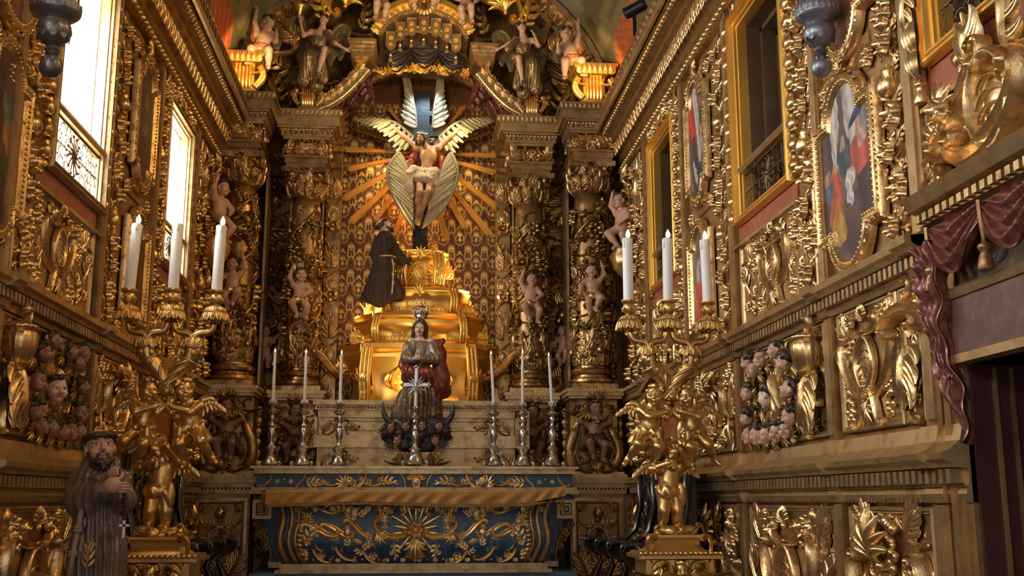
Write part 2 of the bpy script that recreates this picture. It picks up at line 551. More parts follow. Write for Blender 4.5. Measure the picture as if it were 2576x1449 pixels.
def tassel():
    V, F = lathe([(.20, -.5), (.22, -.42), (.17, -.15), (.11, .02), (.16, .08), (.19, .16), (.15, .25), (.06, .30), (.05, .5)], 14, 10, .12)
    return np.c_[V[:, 0], V[:, 2], V[:, 1]], F
def blossom():
    """leafy open flower with three sepals, for the garlands"""
    b = B()
    b.add(rosette(6, 24, .3, .30), 0, T(0, .03, .16) @ SC(.78))
    for a in (-2.2, 0, 2.2):
        b.add(leaf(2, 0, .34, .1), 0, RZ(a) @ T(0, .34, .0) @ SC(.62, .5, .6))
    return b.get()

SC_ = {}
def lib(name, VF, ang=60):
    SC_[name] = VF
lib('c_scroll', scroll(lambda s: 2.4 + 105 * np.abs(2 * s - 1) ** 6, .085, .030, .13, .17))
lib('c_scroll_wide', scroll(lambda s: 1.8 + 66 * np.abs(2 * s - 1) ** 4, .12, .034, .16, .20))
lib('s_scroll', scroll(lambda s: np.sign(2 * s - 1) * (1.0 + 72 * np.abs(2 * s - 1) ** 4.5), .095, .032, .13, .17))
lib('volute', scroll(lambda s: .8 + 62 * s ** 4, .095, .030, .14, .20))
lib('tendril', scroll(lambda s: np.where(s < .5, -3.0, 2 + 60 * (s - .5) ** 2 * 2), .05, .022, .09, .10, 30))
lib('leaf', leaf(4))
lib('leaf_curved', leaf(4, .50, .25, .5))
lib('leaf_broad', leaf(4, .03, .42, .6))
lib('palmette', palmette())
lib('rosette', rosette())
lib('flower', rosette(5, 35, .3, .34))
lib('blossom', blossom())
lib('bud', bud())
lib('shell', shell())
lib('cluster', cluster())
lib('cartouche', cartouche())
lib('drum', drum())
lib('husk', husk())
lib('tassel', tassel())
lib('bead', ball(.5, 8, 4))
ORN_NAME = {'c_scroll': 'scroll', 'c_scroll_wide': 'scroll', 's_scroll': 'scroll', 'volute': 'volute', 'tendril': 'tendril', 'leaf': 'acanthus_leaf',
            'leaf_curved': 'acanthus_leaf', 'leaf_broad': 'acanthus_leaf', 'palmette': 'palmette', 'rosette': 'rosette', 'flower': 'rosette', 'blossom': 'blossom',
            'bud': 'bud', 'shell': 'shell', 'cluster': 'fruit_cluster', 'cartouche': 'cartouche', 'drum': 'fluted_drum', 'husk': 'husk', 'tassel': 'tassel', 'bead': 'bead'}
_oc = {}
def omesh(kind, mat):
    k = (kind, mat.name)
    if k not in _oc:
        _oc[k] = me(ORN_NAME.get(kind, kind), SC_[kind], mat, True, 70)
    return _oc[k]
def orn(kind, parent, FM, u, v, size, rot=0.0, n=0.0, flip=False, mat=None, depth=1.0, aspect=1.0, tilt=0.0, name=None):
    M = FM @ T(u, v, n) @ RZ(rot) @ (RX(tilt) if tilt else Matrix.Identity(4)) @ SC(-size * aspect if flip else size * aspect, size, size * depth)
    return put(name or ORN_NAME.get(kind, kind), omesh(kind, mat or GOLD), parent, M)

# ------------------------------------------------------------------ sculpted bodies: smooth blends of round cones and ellipsoids
def surfnet(f, org, vox):
    ins = f < 0
    a, b_, c = f.shape
    cnt = np.zeros((a - 1, b_ - 1, c - 1), np.int8)
    for i in (0, 1):
        for j in (0, 1):
            for k in (0, 1):
                cnt += ins[i:a - 1 + i, j:b_ - 1 + j, k:c - 1 + k]
    ids = np.argwhere((cnt > 0) & (cnt < 8))
    acc = np.zeros((len(ids), 3)); n = np.zeros(len(ids))
    cor = [(i, j, k) for i in (0, 1) for j in (0, 1) for k in (0, 1)]
    for p in cor:
        for ax in range(3):
            if p[ax]:
                continue
            q = list(p); q[ax] = 1
            fa = f[ids[:, 0] + p[0], ids[:, 1] + p[1], ids[:, 2] + p[2]]
            fb = f[ids[:, 0] + q[0], ids[:, 1] + q[1], ids[:, 2] + q[2]]
            x = (fa < 0) != (fb < 0)
            t = np.where(x, fa / np.where(x, fa - fb, 1), 0)
            pos = np.repeat(np.array([p], float), len(ids), 0)
            pos[:, ax] += t
            acc[x] += pos[x]; n[x] += 1
    V = (ids + acc / n[:, None]) * vox + org
    idx = -np.ones(cnt.shape, np.int64)
    idx[ids[:, 0], ids[:, 1], ids[:, 2]] = np.arange(len(ids))
    Q = []
    for ax in range(3):
        s0 = [slice(1, -1)] * 3; s1 = [slice(1, -1)] * 3
        s0[ax] = slice(0, -1); s1[ax] = slice(1, None)
        A, Bb = ins[tuple(s0)], ins[tuple(s1)]
        e = np.argwhere(A != Bb)
        sg = A[e[:, 0], e[:, 1], e[:, 2]]
        g = e.copy()
        for o in range(3):
            if o != ax:
                g[:, o] += 1
        o1, o2 = [(1, 2), (2, 0), (0, 1)][ax]
        cells = []
        for d1, d2 in ((-1, -1), (0, -1), (0, 0), (-1, 0)):
            h = g.copy(); h[:, o1] += d1; h[:, o2] += d2
            cells.append(idx[h[:, 0], h[:, 1], h[:, 2]])
        q = np.stack(cells, 1)
        q[~sg] = q[~sg][:, ::-1]
        Q.append(q)
    Q = np.concatenate(Q)
    return V, Q[(Q >= 0).all(1)], ids

def cone(a, ra, b, rb, m=0, k=None): return ('c', np.array(a, float), ra, np.array(b, float), rb, m, k)
def ell(c, r, m=0, R=None, k=None):
    r = (r, r, r) if np.isscalar(r) else r
    return ('e', np.array(c, float), np.array(r, float), R, 0, m, k)
def sdf(prims, vox, k=.02, disp=None, neg=(), smooth=0):
    lo = np.full(3, 1e9); hi = -lo
    bbs = []
    for p in list(prims) + list(neg):
        if p[0] == 'c':
            l = np.minimum(p[1] - p[2], p[3] - p[4]); h = np.maximum(p[1] + p[2], p[3] + p[4])
        else:
            rr = p[2] if p[3] is None else np.full(3, p[2].max())
            l, h = p[1] - rr, p[1] + rr
        bbs.append((l, h))
    for l, h in bbs[:len(prims)]:
        lo = np.minimum(lo, l); hi = np.maximum(hi, h)
    pad = 3 * vox + (k if disp is None else k * 2 + .02)
    lo -= pad; hi += pad
    sh = np.ceil((hi - lo) / vox).astype(int) + 1
    f = np.full(sh, 1e3, np.float32); mid = np.zeros(sh, np.int8)
    ax = [lo[i] + vox * np.arange(sh[i]) for i in range(3)]
    for pi, p in enumerate(list(prims) + list(neg)):
        kk = p[6] or k
        l, h = bbs[pi]
        mg = kk + pad
        i0 = np.maximum(0, ((l - mg - lo) / vox).astype(int)); i1 = np.minimum(sh, ((h + mg - lo) / vox).astype(int) + 2)
        if (i1 <= i0).any():
            continue
        sl = tuple(slice(i0[i], i1[i]) for i in range(3))
        X = np.stack(np.meshgrid(*[ax[i][sl[i]] for i in range(3)], indexing='ij'), -1)
        if p[0] == 'c':
            ba = p[3] - p[1]
            q = X - p[1]
            t = np.clip((q @ ba) / (ba @ ba + 1e-12), 0, 1)
            d = np.linalg.norm(q - t[..., None] * ba, axis=-1) - (p[2] + (p[4] - p[2]) * t)
        else:
            q = X - p[1]
            if p[3] is not None:
                q = q @ np.array(p[3])[:3, :3]
            k0 = np.linalg.norm(q / p[2], axis=-1); k1 = np.linalg.norm(q / p[2] ** 2, axis=-1) + 1e-9
            d = k0 * (k0 - 1) / k1
        cur = f[sl]
        if pi >= len(prims):
            d = -d
            hh = np.clip(.5 - .5 * (cur - d) / kk, 0, 1)
            f[sl] = cur * (1 - hh) + d * hh + kk * hh * (1 - hh)
            continue
        mid[sl] = np.where(d < cur, p[5], mid[sl])
        hh = np.clip(.5 + .5 * (cur - d) / kk, 0, 1)
        f[sl] = cur * (1 - hh) + d * hh - kk * hh * (1 - hh)
    if disp is not None:
        X = np.stack(np.meshgrid(*ax, indexing='ij'), -1)
        f = f + disp(X).astype(np.float32)
    f[0] = f[-1] = 1; f[:, 0] = f[:, -1] = 1; f[:, :, 0] = f[:, :, -1] = 1
    V, Q, ids = surfnet(f, lo, vox)
    vm = mid[ids[:, 0], ids[:, 1], ids[:, 2]]
    fm = vm[Q[:, 0]]
    for _ in range(smooth):
        A = np.zeros_like(V); c = np.zeros(len(V))
        for i in range(4):
            np.add.at(A, Q[:, i], V[Q[:, (i + 1) % 4]]); np.add.at(c, Q[:, i], 1)
            np.add.at(A, Q[:, i], V[Q[:, (i + 3) % 4]]); np.add.at(c, Q[:, i], 1)
        V = V * .5 + .5 * A / c[:, None]
    return V, Q.tolist(), fm.tolist()

def mir(prims):
    out = []
    for p in prims:
        out.append(p)
        q = list(p); q[1] = p[1] * np.array((-1, 1, 1))
        if p[0] == 'c':
            q[3] = p[3] * np.array((-1, 1, 1))
        out.append(tuple(q))
    return out

# heads: height 1 from chin to crown, centre at the origin, face towards -y. materials: 0 skin 1 eye white 2 iris 3 lips
def head_mesh(kind, vox=.035):
    fat = kind in ('putto', 'cherub')
    fem = kind == 'woman'
    P = [ell((0, .06, .14), (.35, .43, .37)),
         ell((0, -.10, -.14), (.29, .31, .36) if not fat else (.33, .31, .34)),
         ell((0, -.27, -.41), (.12, .11, .09))]
    P += mir([ell((.17, -.27, -.13), (.13, .11, .12) if not fat else (.17, .14, .16)),
              ell((.15, -.345, .11), (.13, .05, .04)),
              ell((.36, .04, -.03), (.05, .09, .13))])
    P += [cone((0, -.385, .07), .035, (0, -.485, -.10), .052 if not fat else .058, 0, .03),
          ell((.05, -.43, -.12), (.04, .045, .035), 0, None, .02), ell((-.05, -.43, -.12), (.04, .045, .035), 0, None, .02),
          ell((0, -.405, -.225), (.105, .045, .024), 3, None, .012), ell((0, -.39, -.275), (.085, .05, .03), 3, None, .012)]
    ng = mir([ell((.15, -.40, .03), (.085, .06, .055))])
    P2 = mir([ell((.15, -.325, .025), (.078, .06, .055), 1, None, .008), ell((.15, -.372, .025), (.03, .022, .034), 2, None, .004)])
    if kind != 'cherub':
        P.append(cone((0, .06, -.25), .19 if not fat else .2, (0, .10, -.72), .20 if not fem else .17))
    b = B()
    b.add(sdf(P, vox, .06, None, ng))
    b.add(sdf(P2, vox * .8, .008))
    return b.get()
_heads = {}
def head(kind, vox=.035):
    if (kind, vox) not in _heads:
        _heads[kind, vox] = head_mesh(kind, vox)
    return _heads[kind, vox]
def hair_mesh(kind, vox=.05):
    r = random.Random(5)
    w = lambda X: .022 * np.sin(X[..., 0] * 26 + 6 * np.sin(X[..., 2] * 9)) * np.sin(X[..., 2] * 22 + X[..., 1] * 14)
    P = []
    if kind in ('curls', 'short'):
        for i in range(34):
            a = r.uniform(0, 2 * PI); e = r.uniform(-.15, 1.0)
            x, y, z = .38 * math.cos(a) * math.cos(e), .06 + .45 * math.sin(a) * math.cos(e), .16 + .40 * math.sin(e)
            if y < -.12 and z < .34:
                continue
            P.append(ell((x, y, z), r.uniform(.09, .13)))
        P.append(ell((0, .12, .19), (.37, .42, .37)))
    elif kind == 'long':
        P += [ell((0, .12, .18), (.40, .44, .40))]
        for s in (-1, 1):
            P += [cone((s * .12, -.22, .42), .13, (s * .36, -.05, .05), .14), cone((s * .37, -.04, .05), .14, (s * .40, .05, -.45), .13), cone((s * .40, .05, -.45), .13, (s * .42, .06, -1.0), .09)]
        P += [cone((0, .36, 0), .30, (0, .42, -1.0), .22)]
    elif kind == 'tonsure':
        for i in range(26):
            a = 2 * PI * i / 26
            y = .07 + .43 * math.sin(a)
            P.append(ell((.385 * math.cos(a), y, .235 + (.05 if y < 0 else -.07)), (.10, .10, .095)))
            if y > .05:
                P.append(ell((.365 * math.cos(a), y * .97, .07), (.09, .09, .12)))
    elif kind == 'christ':
        P += [ell((0, .10, .20), (.38, .44, .36))]
        for s in (-1, 1):
            P += [cone((s * .14, -.22, .40), .10, (s * .36, -.08, .0), .12), cone((s * .36, -.08, 0), .12, (s * .34, -.20, -.62), .08)]
        P += [cone((0, .34, 0), .28, (0, .30, -.7), .16)]
    return sdf(P, vox, .05, w)
def beard_mesh(vox=.04):
    w = lambda X: .015 * np.sin(X[..., 0] * 40) * np.sin(X[..., 2] * 30 + X[..., 1] * 20)
    P = [ell((0, -.30, -.44), (.16, .13, .12)), cone((0, -.30, -.48), .12, (0, -.34, -.64), .07),
         cone((.0, -.43, -.185), .026, (.13, -.37, -.25), .034), cone((.0, -.43, -.185), .026, (-.13, -.37, -.25), .034)]
    P += mir([cone((.30, -.02, -.10), .05, (.24, -.18, -.36), .085), cone((.24, -.18, -.36), .085, (.08, -.30, -.46), .10), cone((.13, -.36, -.25), .035, (.15, -.30, -.42), .07)])
    return sdf(P, vox, .03, w)
_hm = {}
def hairm(kind):
    if kind not in _hm:
        _hm[kind] = beard_mesh() if kind == 'beard' else hair_mesh(kind)
    return _hm[kind]

PUTTO = dict(chest=(.120, .092, .115), belly=(.118, .108, .105), pel=(.112, .100, .085), arm=(.050, .044, .031), leg=(.082, .060, .036), foot=.038, head=.255, hand=.085, kind='putto', nk=.05)
ADULT = dict(chest=(.092, .062, .100), belly=(.076, .056, .080), pel=(.084, .062, .060), arm=(.030, .025, .017), leg=(.050, .036, .022), foot=.020, head=.132, hand=.080, kind='man', nk=.032)
WOMAN = dict(chest=(.082, .062, .095), belly=(.066, .052, .080), pel=(.086, .064, .062), arm=(.026, .021, .014), leg=(.050, .034, .020), foot=.019, head=.130, hand=.074, kind='woman', nk=.026)
JP = dict(pel=(0, 0, .45), chest=(0, 0, .62), neck=(0, 0, .74), head=(0, -.02, .875), sh=(.125, 0, .70), hip=(.062, 0, .43),
          elL=(-.21, -.02, .58), waL=(-.23, -.10, .47), elR=(.21, -.02, .58), waR=(.23, -.10, .47),
          knL=(-.08, -.05, .23), anL=(-.08, 0, .045), toL=(-.09, -.10, .03), knR=(.08, -.05, .23), anR=(.08, 0, .045), toR=(.09, -.10, .03))
JA = dict(pel=(0, 0, .53), chest=(0, 0, .72), neck=(0, .01, .83), head=(0, -.01, .93), sh=(.105, 0, .80), hip=(.05, 0, .51),
          elL=(-.16, 0, .64), waL=(-.17, -.05, .50), elR=(.16, 0, .64), waR=(.17, -.05, .50),
          knL=(-.06, -.01, .28), anL=(-.06, .01, .04), toL=(-.07, -.09, .015), knR=(.06, -.01, .28), anR=(.06, .01, .04), toR=(.07, -.09, .015))
def vv(a): return np.array(a, float)
def unit(a):
    a = vv(a); return a / (np.linalg.norm(a) + 1e-9)
def fingers(b, wrist, d, nrm, size, curl=.5, side=1):
    """five bent tapering fingers rooted in the palm"""
    d = unit(d); s = unit(np.cross(d, nrm)); nrm = np.cross(s, d)
    pal = vv(wrist) + d * size * .42
    for i, (off, ln) in enumerate(((-.34, .42), (-.12, .52), (.10, .50), (.30, .38))):
        p0 = pal + s * off * size * .62
        P = [p0]; a = 0
        for j in range(3):
            a += curl * (.35 + .35 * j)
            P.append(P[-1] + (d * math.cos(a) + nrm * math.sin(a)) * size * ln * .36)
        r = size * .10
        b.add(tube(P, [r, r, r * .9, r * .7], 6))
    p0 = vv(wrist) + d * size * .18 + s * side * size * .20
    t1 = p0 + (d * .5 + s * side * .75 + nrm * .3) * size * .26
    t2 = t1 + (d * .85 + s * side * .2 + nrm * .4) * size * .26
    b.add(tube([p0, t1, t2], [size * .125, size * .12, size * .085], 6))
def body(Jo, st, base, vox=.016, k=.03, hr=(0, 0, 0), curl=.5, hvox=.045, extra=()):
    J = {q: vv(x) for q, x in {**base, **Jo}.items()}
    P = []
    up = unit(J['neck'] - J['pel'])
    lat = unit(J.get('lat', np.array((1.0, 0, 0))))
    fwd = np.cross(lat, up)
    R = np.stack([lat, -fwd, up], 1)
    lat2 = unit(J.get('hlat', lat))
    for s, t in ((-1, 'L'), (1, 'R')):
        J['sh' + t] = J['sh' + t] if 'sh' + t in J else J['neck'] - up * (J['neck'] - vv(base['sh']) )[2] * 0 + (lat * s * base['sh'][0]) - up * (base['neck'][2] - base['sh'][2])
        J['hip' + t] = J['hip' + t] if 'hip' + t in J else J['pel'] + lat2 * s * base['hip'][0] - up * (base['pel'][2] - base['hip'][2])
    P += [ell(J['chest'], st['chest'], 0, R), ell(J['chest'] * .45 + J['pel'] * .55 + fwd * -.0, st['belly'], 0, R), ell(J['pel'], st['pel'], 0, R)]
    P += [cone(J['chest'] + up * st['chest'][2] * .5, st['nk'] * 1.5, J['neck'], st['nk']), cone(J['neck'], st['nk'], J['head'], st['nk'])]
    b = B()
    P.append(cone(J['shL'] - up * st['arm'][0] * .3, st['arm'][0] * 1.1, J['shR'] - up * st['arm'][0] * .3, st['arm'][0] * 1.1))
    for s, t in ((-1, 'L'), (1, 'R')):
        a = st['arm']; l = st['leg']
        P += [cone(J['sh' + t] - lat * s * .01, a[0] * 1.12, J['el' + t], a[1]), cone(J['el' + t], a[1] * 1.02, J['wa' + t], a[2])]
        if 'kn' + t in J and not J.get('noleg', np.zeros(1)).any():
            P += [cone(J['hip' + t], l[0], J['kn' + t], l[1]), cone(J['kn' + t], l[1], J['kn' + t] * .55 + J['an' + t] * .45, l[1] * .92), cone(J['kn' + t] * .6 + J['an' + t] * .4, l[1] * .9, J['an' + t], l[2])]
            P += [cone(J['an' + t], l[2], J['to' + t], st['foot'] * .8)]
        hd = unit(J['ha' + t] if 'ha' + t in J else J['wa' + t] - J['el' + t])
        nr = unit(J['hn' + t]) if 'hn' + t in J else unit(np.cross(hd, (0, 0, 1.0)) * s + np.array((0, -.2, 0)))
        hs = st['hand']
        sd = unit(np.cross(hd, nr))
        P.append(ell(J['wa' + t] + hd * hs * .28, (hs * .24, hs * .13, hs * .32), 0, np.stack([sd, np.cross(hd, sd), hd], 1)))
        fingers(b, J['wa' + t], hd, nr, hs, curl, -s)
    P += list(extra)
    b.add(sdf(P, vox, k))
    HM = T(*J['head']) @ Euler(hr, 'XYZ').to_matrix().to_4x4() @ SC(st['head'])
    b.add(head(st['kind'], hvox), 0, HM)
    return b.get(), HM, J
def figure(name, parent, M, Jo, st=PUTTO, base=JP, mats=None, hair=None, hairmat=None, hr=(0, 0, 0), vox=.016, curl=.5, beard=False, hvox=.045, k=.03):
    """a body as one continuous mesh, hair (and beard) as its children"""
    VF, HM, J = body(Jo, st, base, vox, k, hr, curl, hvox)
    mats = mats or [SKIN, EYEW, IRIS, LIPS]
    o = obj(name, VF, mats, parent, M, True, None)
    if hair:
        obj('hair', hairm(hair), hairmat or HAIR, o, (M or Matrix.Identity(4)) @ HM, True, None)
    if beard:
        obj('beard', hairm('beard'), hairmat or HAIR, o, (M or Matrix.Identity(4)) @ HM, True, None)
    return o, HM, J
def cloth(prims, folds=18, amp=.008, vox=.015, k=.03, tw=6.0, c=(0, 0), fz=0.0, twirl=1.5):
    def d(X):
        th = np.arctan2(X[..., 0] - c[0], -(X[..., 1] - c[1]))
        q = folds * th + twirl * np.sin(X[..., 2] * tw) + fz * X[..., 2]
        return amp * (1.2 - 2.2 * np.sqrt(np.sin(q * .5) ** 2 + .012)) + amp * .45 * np.sin(q * .93 + 2 + X[..., 2] * 9)
    return sdf(prims, vox, k, d)

# ------------------------------------------------------------------ wings and feathers
def feather(n=9):
    V = []
    w = [.25, .6, .85, 1, 1, .99, .95, .80, .40]
    for i in range(n):
        t = i / (n - 1)
        for j, s in enumerate((-1, -.5, 0, .5, 1)):
            V.append((s * .5 * w[i], t, .10 * math.sin(PI * t) + (.16 if s == 0 else .10 if abs(s) == .5 else 0)))
    V2 = [(x, y, -.05) for x, y, z in V]
    F = grid(n, 5)
    m = len(V)
    F += [tuple(q + m for q in f[::-1]) for f in F]
    for i in range(n - 1):
        F += [(i * 5, (i + 1) * 5, m + (i + 1) * 5, m + i * 5), (i * 5 + 4, m + i * 5 + 4, m + (i + 1) * 5 + 4, (i + 1) * 5 + 4)]
    return np.array(V + V2), F
lib('feather', feather())
_q = B().add(feather())
_q.add(ribbon([(0, .05, .19), (0, .5, .29), (0, .96, .20)], .05, .05, [(-1, 0), (0, 1), (1, 0)]), 1)
SC_['feather_gilt'] = _q.get()
ORN_NAME['feather_gilt'] = 'feather'
_oc[('feather_gilt', FEATHER.name)] = me('feather', SC_['feather_gilt'], [FEATHER, GOLDB], True, 70)
def wing(parent, FM, P0, P1, P2, rows, mat, tip=None, name='wing', n=9, thick=.35, wscale=1.25, lead=.02):
    """leading edge P0-P1-P2 (2D in the frame FM) with rows of feathers: (length0, length1, angle0, angle1, z)"""
    w = obj(name, tube([FM @ Vector((*((1 - t) ** 2 * vv(P0) + 2 * t * (1 - t) * vv(P1) + t * t * vv(P2)), lead * .8)) for t in np.linspace(0, 1, 10)], np.linspace(lead * 1.6, lead * .7, 10), 8), mat, parent)
    for L0, L1, a0, a1, z in rows:
        for i in range(n):
            t = (i + .5) / n
            p = (1 - t) ** 2 * vv(P0) + 2 * t * (1 - t) * vv(P1) + t * t * vv(P2)
            L = L0 + (L1 - L0) * t
            a = a0 + (a1 - a0) * t
            sp = (abs(P2[0] - P0[0]) + abs(P2[1] - P0[1]) + .3 * L0) / n * wscale
            sp = max(sp, L * .16)
            put('feather', omesh('feather', mat), w, FM @ T(p[0], p[1], z + .004 * (i % 2)) @ RZ(a) @ SC(sp, L, thick * sp))
    return w

# ================================================================== the chapel shell
YB, YF = 11.0, -2.5          # retable front line, open end of the chapel behind the viewer
ZC, RV = 5.50, 2.15          # springing and radius of the barrel vault
obj_floor = obj('floor', box(-3.2, 3.2, YF, 13.2, -.2, 0), surf('floor_stone', (.16, .12, .09), .5, 0, None, .4, 3, .1, 20), None, None, False)
tag(obj_floor, 'dark stone floor of the chapel below the frame', 'floor', kind='structure')

HOLES = [(3.0, 4.10, .0, 2.13), (5.92, 6.86, 3.50, 4.86), (8.70, 9.54, 3.55, 4.82), (3.05, 4.10, 3.50, 4.86)]
def wall_cells(side, holes):
    ys = sorted({YF, 13.0} | {h[0] for h in holes} | {h[1] for h in holes})
    zs = sorted({0, 5.6} | {h[2] for h in holes} | {h[3] for h in holes})
    b = B()
    x0, x1 = (XR, XR + .38) if side > 0 else (XL - .38, XL)
    for a, c in zip(ys, ys[1:]):
        for d, e in zip(zs, zs[1:]):
            if any(h[0] <= a and c <= h[1] and h[2] <= d and e <= h[3] for h in holes):
                continue
            b.add(box(x0, x1, a, c, d, e))
    return b
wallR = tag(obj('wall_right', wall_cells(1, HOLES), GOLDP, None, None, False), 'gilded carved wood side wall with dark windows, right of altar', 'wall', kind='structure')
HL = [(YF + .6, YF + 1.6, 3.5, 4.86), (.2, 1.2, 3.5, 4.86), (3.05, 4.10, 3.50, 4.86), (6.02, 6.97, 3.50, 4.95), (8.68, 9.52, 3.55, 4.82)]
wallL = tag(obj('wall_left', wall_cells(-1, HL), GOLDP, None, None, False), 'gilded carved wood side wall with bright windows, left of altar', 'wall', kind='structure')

def paint_grid(nu, nv, fn):
    """vertex positions and colours from fn(u01, v01) -> (xyz, rgb)"""
    V, K = [], []
    for i in range(nu):
        for j in range(nv):
            p, c = fn(i / (nu - 1), j / (nv - 1))
            V.append(p); K.append((*c, 1))
    return V, grid(nu, nv), K
def paint(o, K):
    a = o.data.color_attributes.new('paint', 'FLOAT_COLOR', 'POINT')
    a.data.foreach_set('color', np.asarray(K, np.float32).ravel())
    return o
def mixc(a, b, t): return tuple(x + (y - x) * t for x, y in zip(a, b))
def vault_pt(u, v):
    th = PI * (1 - u)
    Y = YF + v * (13.0 - YF)
    d = (u if u < .5 else 1 - u) * 2          # 0 at the springing, 1 at the crown
    c = (.17, .115, .045)
    g = math.sin(d * 46 + Y * 2.3)
    c = mixc(c, (.13, .145, .065), .5 + .5 * math.sin(d * 17 + 1.2 * math.sin(Y * 1.7)))
    if g > .55: c = mixc(c, (.34, .26, .11), .6)
    if .13 < d < .27 and (Y * .62 + d * 2) % 1.6 < .62:
        c = (.60, .16, .05) if math.sin(Y * 30 + d * 160) > -.3 else (.42, .10, .03)
    if .27 < d < .31: c = mixc(c, (.28, .22, .10), .7)
    if .42 < d < .60 and math.sin(Y * 4.1) > .3: c = (.22, .17, .12)
    return (.05 + RV * math.cos(th), Y, ZC + RV * math.sin(th)), c
Vv, Fv, Kv = paint_grid(121, 240, vault_pt)
vault = paint(obj('ceiling', (np.array(Vv), [f[::-1] for f in Fv]), FRESCO, None, None, True, None), Kv)
tag(vault, 'dark painted barrel vault with trompe-l\'oeil architecture', 'ceiling', kind='structure')

def side_cells(s):
    return (wallR, FR, lambda y: -y) if s > 0 else (wallL, FL, lambda y: y)
def uu(s, ya, yb):
    U = side_cells(s)[2]
    a, b = U(ya), U(yb)
    return min(a, b), max(a, b)
def run2(prof, u0, u1):
    n = len(prof)
    V = [(u0, p[1], p[0]) for p in prof] + [(u1, p[1], p[0]) for p in prof]
    F = [(i, n + i, n + (i + 1) % n, (i + 1) % n) for i in range(n)] + [tuple(range(n)), tuple(range(n, 2 * n))[::-1]]
    return np.array(V, float), F

# ---- carved panels ------------------------------------------------------------------------------
FILL = ['c_scroll', 's_scroll', 'leaf_curved', 'volute', 'c_scroll', 'volute', 'leaf', 'bud', 'flower', 'leaf_broad', 'palmette', 'c_scroll', 'shell', 'cluster', 's_scroll', 'rosette']
def scatter(parent, FM, u0, u1, v0, v1, seed, smin, smax, mat=None, sym=True, density=1.0, kinds=FILL, n0=0.0, taken=(), depth=.80, limit=260):
    """overlapping carved pieces over a field, mirrored about its axis like baroque panels are"""
    r = random.Random(seed)
    pts = [tuple(t) for t in taken]
    uc = (u0 + u1) / 2
    k = 0
    for size in (smax, (smax + smin) / 2, smin):
        for _ in range(int(70 * density)):
            sz = size * r.uniform(.8, 1.15)
            u = r.uniform(u0 + sz * .3, uc - sz * .12 if sym else u1 - sz * .3) if (uc - u0) > sz * .5 else r.uniform(u0, uc)
            v = r.uniform(v0 + sz * .28, v1 - sz * .28) if v1 - v0 > sz * .6 else (v0 + v1) / 2
            if any((u - a) ** 2 + (v - b_) ** 2 < ((sz + c) * .33) ** 2 for a, b_, c in pts):
                continue
            pts.append((u, v, sz))
            kd = r.choice(kinds)
            rot = r.uniform(0, 2 * PI) if kd not in ('bud', 'cluster', 'shell') else r.uniform(-.6, .6)
            n = n0 + r.uniform(0, .02) * (sz / .2)
            dp = depth * r.uniform(.8, 1.2)
            fl = r.random() < .5
            orn(kd, parent, FM, u, v, sz, rot, n, fl, mat, dp)
            k += 1
            if sym:
                orn(kd, parent, FM, 2 * uc - u, v, sz, -rot, n, not fl, mat, dp)
                k += 1
            if k > limit:
                return pts
    return pts
def board(parent, FM, u0, u1, v0, v1, name='carved_panel', mat=None, fr=.035, h=.03, fmat=None, sink=0.012):
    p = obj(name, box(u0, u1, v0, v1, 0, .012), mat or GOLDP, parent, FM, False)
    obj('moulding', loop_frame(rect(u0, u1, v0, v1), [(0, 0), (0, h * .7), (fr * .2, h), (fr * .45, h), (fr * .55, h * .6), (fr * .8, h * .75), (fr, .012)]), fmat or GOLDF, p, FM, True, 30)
    return p
def pair(kind, p, FM, uc, du, v, sz, rot, n=0.0, fl=False, mat=None, dp=1.0, aspect=1.0):
    orn(kind, p, FM, uc - du, v, sz, rot, n, fl, mat, dp, aspect)
    orn(kind, p, FM, uc + du, v, sz, -rot, n, not fl, mat, dp, aspect)

def cartouche_panel(parent, FM, u0, u1, v0, v1, seed, mat=None, bm=None, fm=None):
    """upright shield between scrolls, shell above, fruit below"""
    p = board(parent, FM, u0, u1, v0, v1, 'carved_panel', bm, fmat=fm)
    w, h = u1 - u0, v1 - v0
    uc, vc = (u0 + u1) / 2, (v0 + v1) / 2
    s = min(w * 1.15, h)
    orn('cartouche', p, FM, uc, vc + .03 * h, .46 * s, 0, .02, False, mat, .9)
    pair('c_scroll', p, FM, uc, .23 * s, vc + .03 * h, .52 * s, PI / 2, .012, True, mat, .9)
    pair('volute', p, FM, uc, .10 * s, vc + .33 * h, .30 * s, .2, .03, True, mat, 1.0)
    pair('s_scroll', p, FM, uc, .13 * s, vc - .31 * h, .40 * s, .5, .02, True, mat, 1.0)
    orn('shell', p, FM, uc, vc + .41 * h, .20 * s, 0, .03, False, mat, 1.1)
    orn('palmette', p, FM, uc, vc - .36 * h, .22 * s, PI, .02, False, mat, 1.0)
    pair('cluster', p, FM, uc, .33 * w, vc - .28 * h, .28 * s, .3, 0, False, mat, .8)
    pair('leaf_broad', p, FM, uc, .38 * w, vc + .33 * h, .26 * s, .7, .0, False, mat, .7)
    pair('leaf_curved', p, FM, uc, .40 * w, vc + .04 * h, .34 * s, .15, 0, True, mat, .7)
    pair('flower', p, FM, uc, .26 * w, vc + .40 * h, .14 * s, 0, .01, True, mat, .9)
    tk = [(uc, vc, .95 * s), (uc - .25 * s, vc, .45 * s), (uc - .14 * s, vc - .3 * h, .36 * s), (uc - .10 * s, vc + .34 * h, .36 * s), (uc - .33 * w, vc - .28 * h, .24 * s), (uc - .37 * w, vc + .32 * h, .24 * s), (uc - .38 * w, vc + .06 * h, .24 * s)]
    scatter(p, FM, u0 + .02, u1 - .02, v0 + .02, v1 - .02, seed, .07, .20 * s, mat, True, 1.3, taken=tk)
    return p
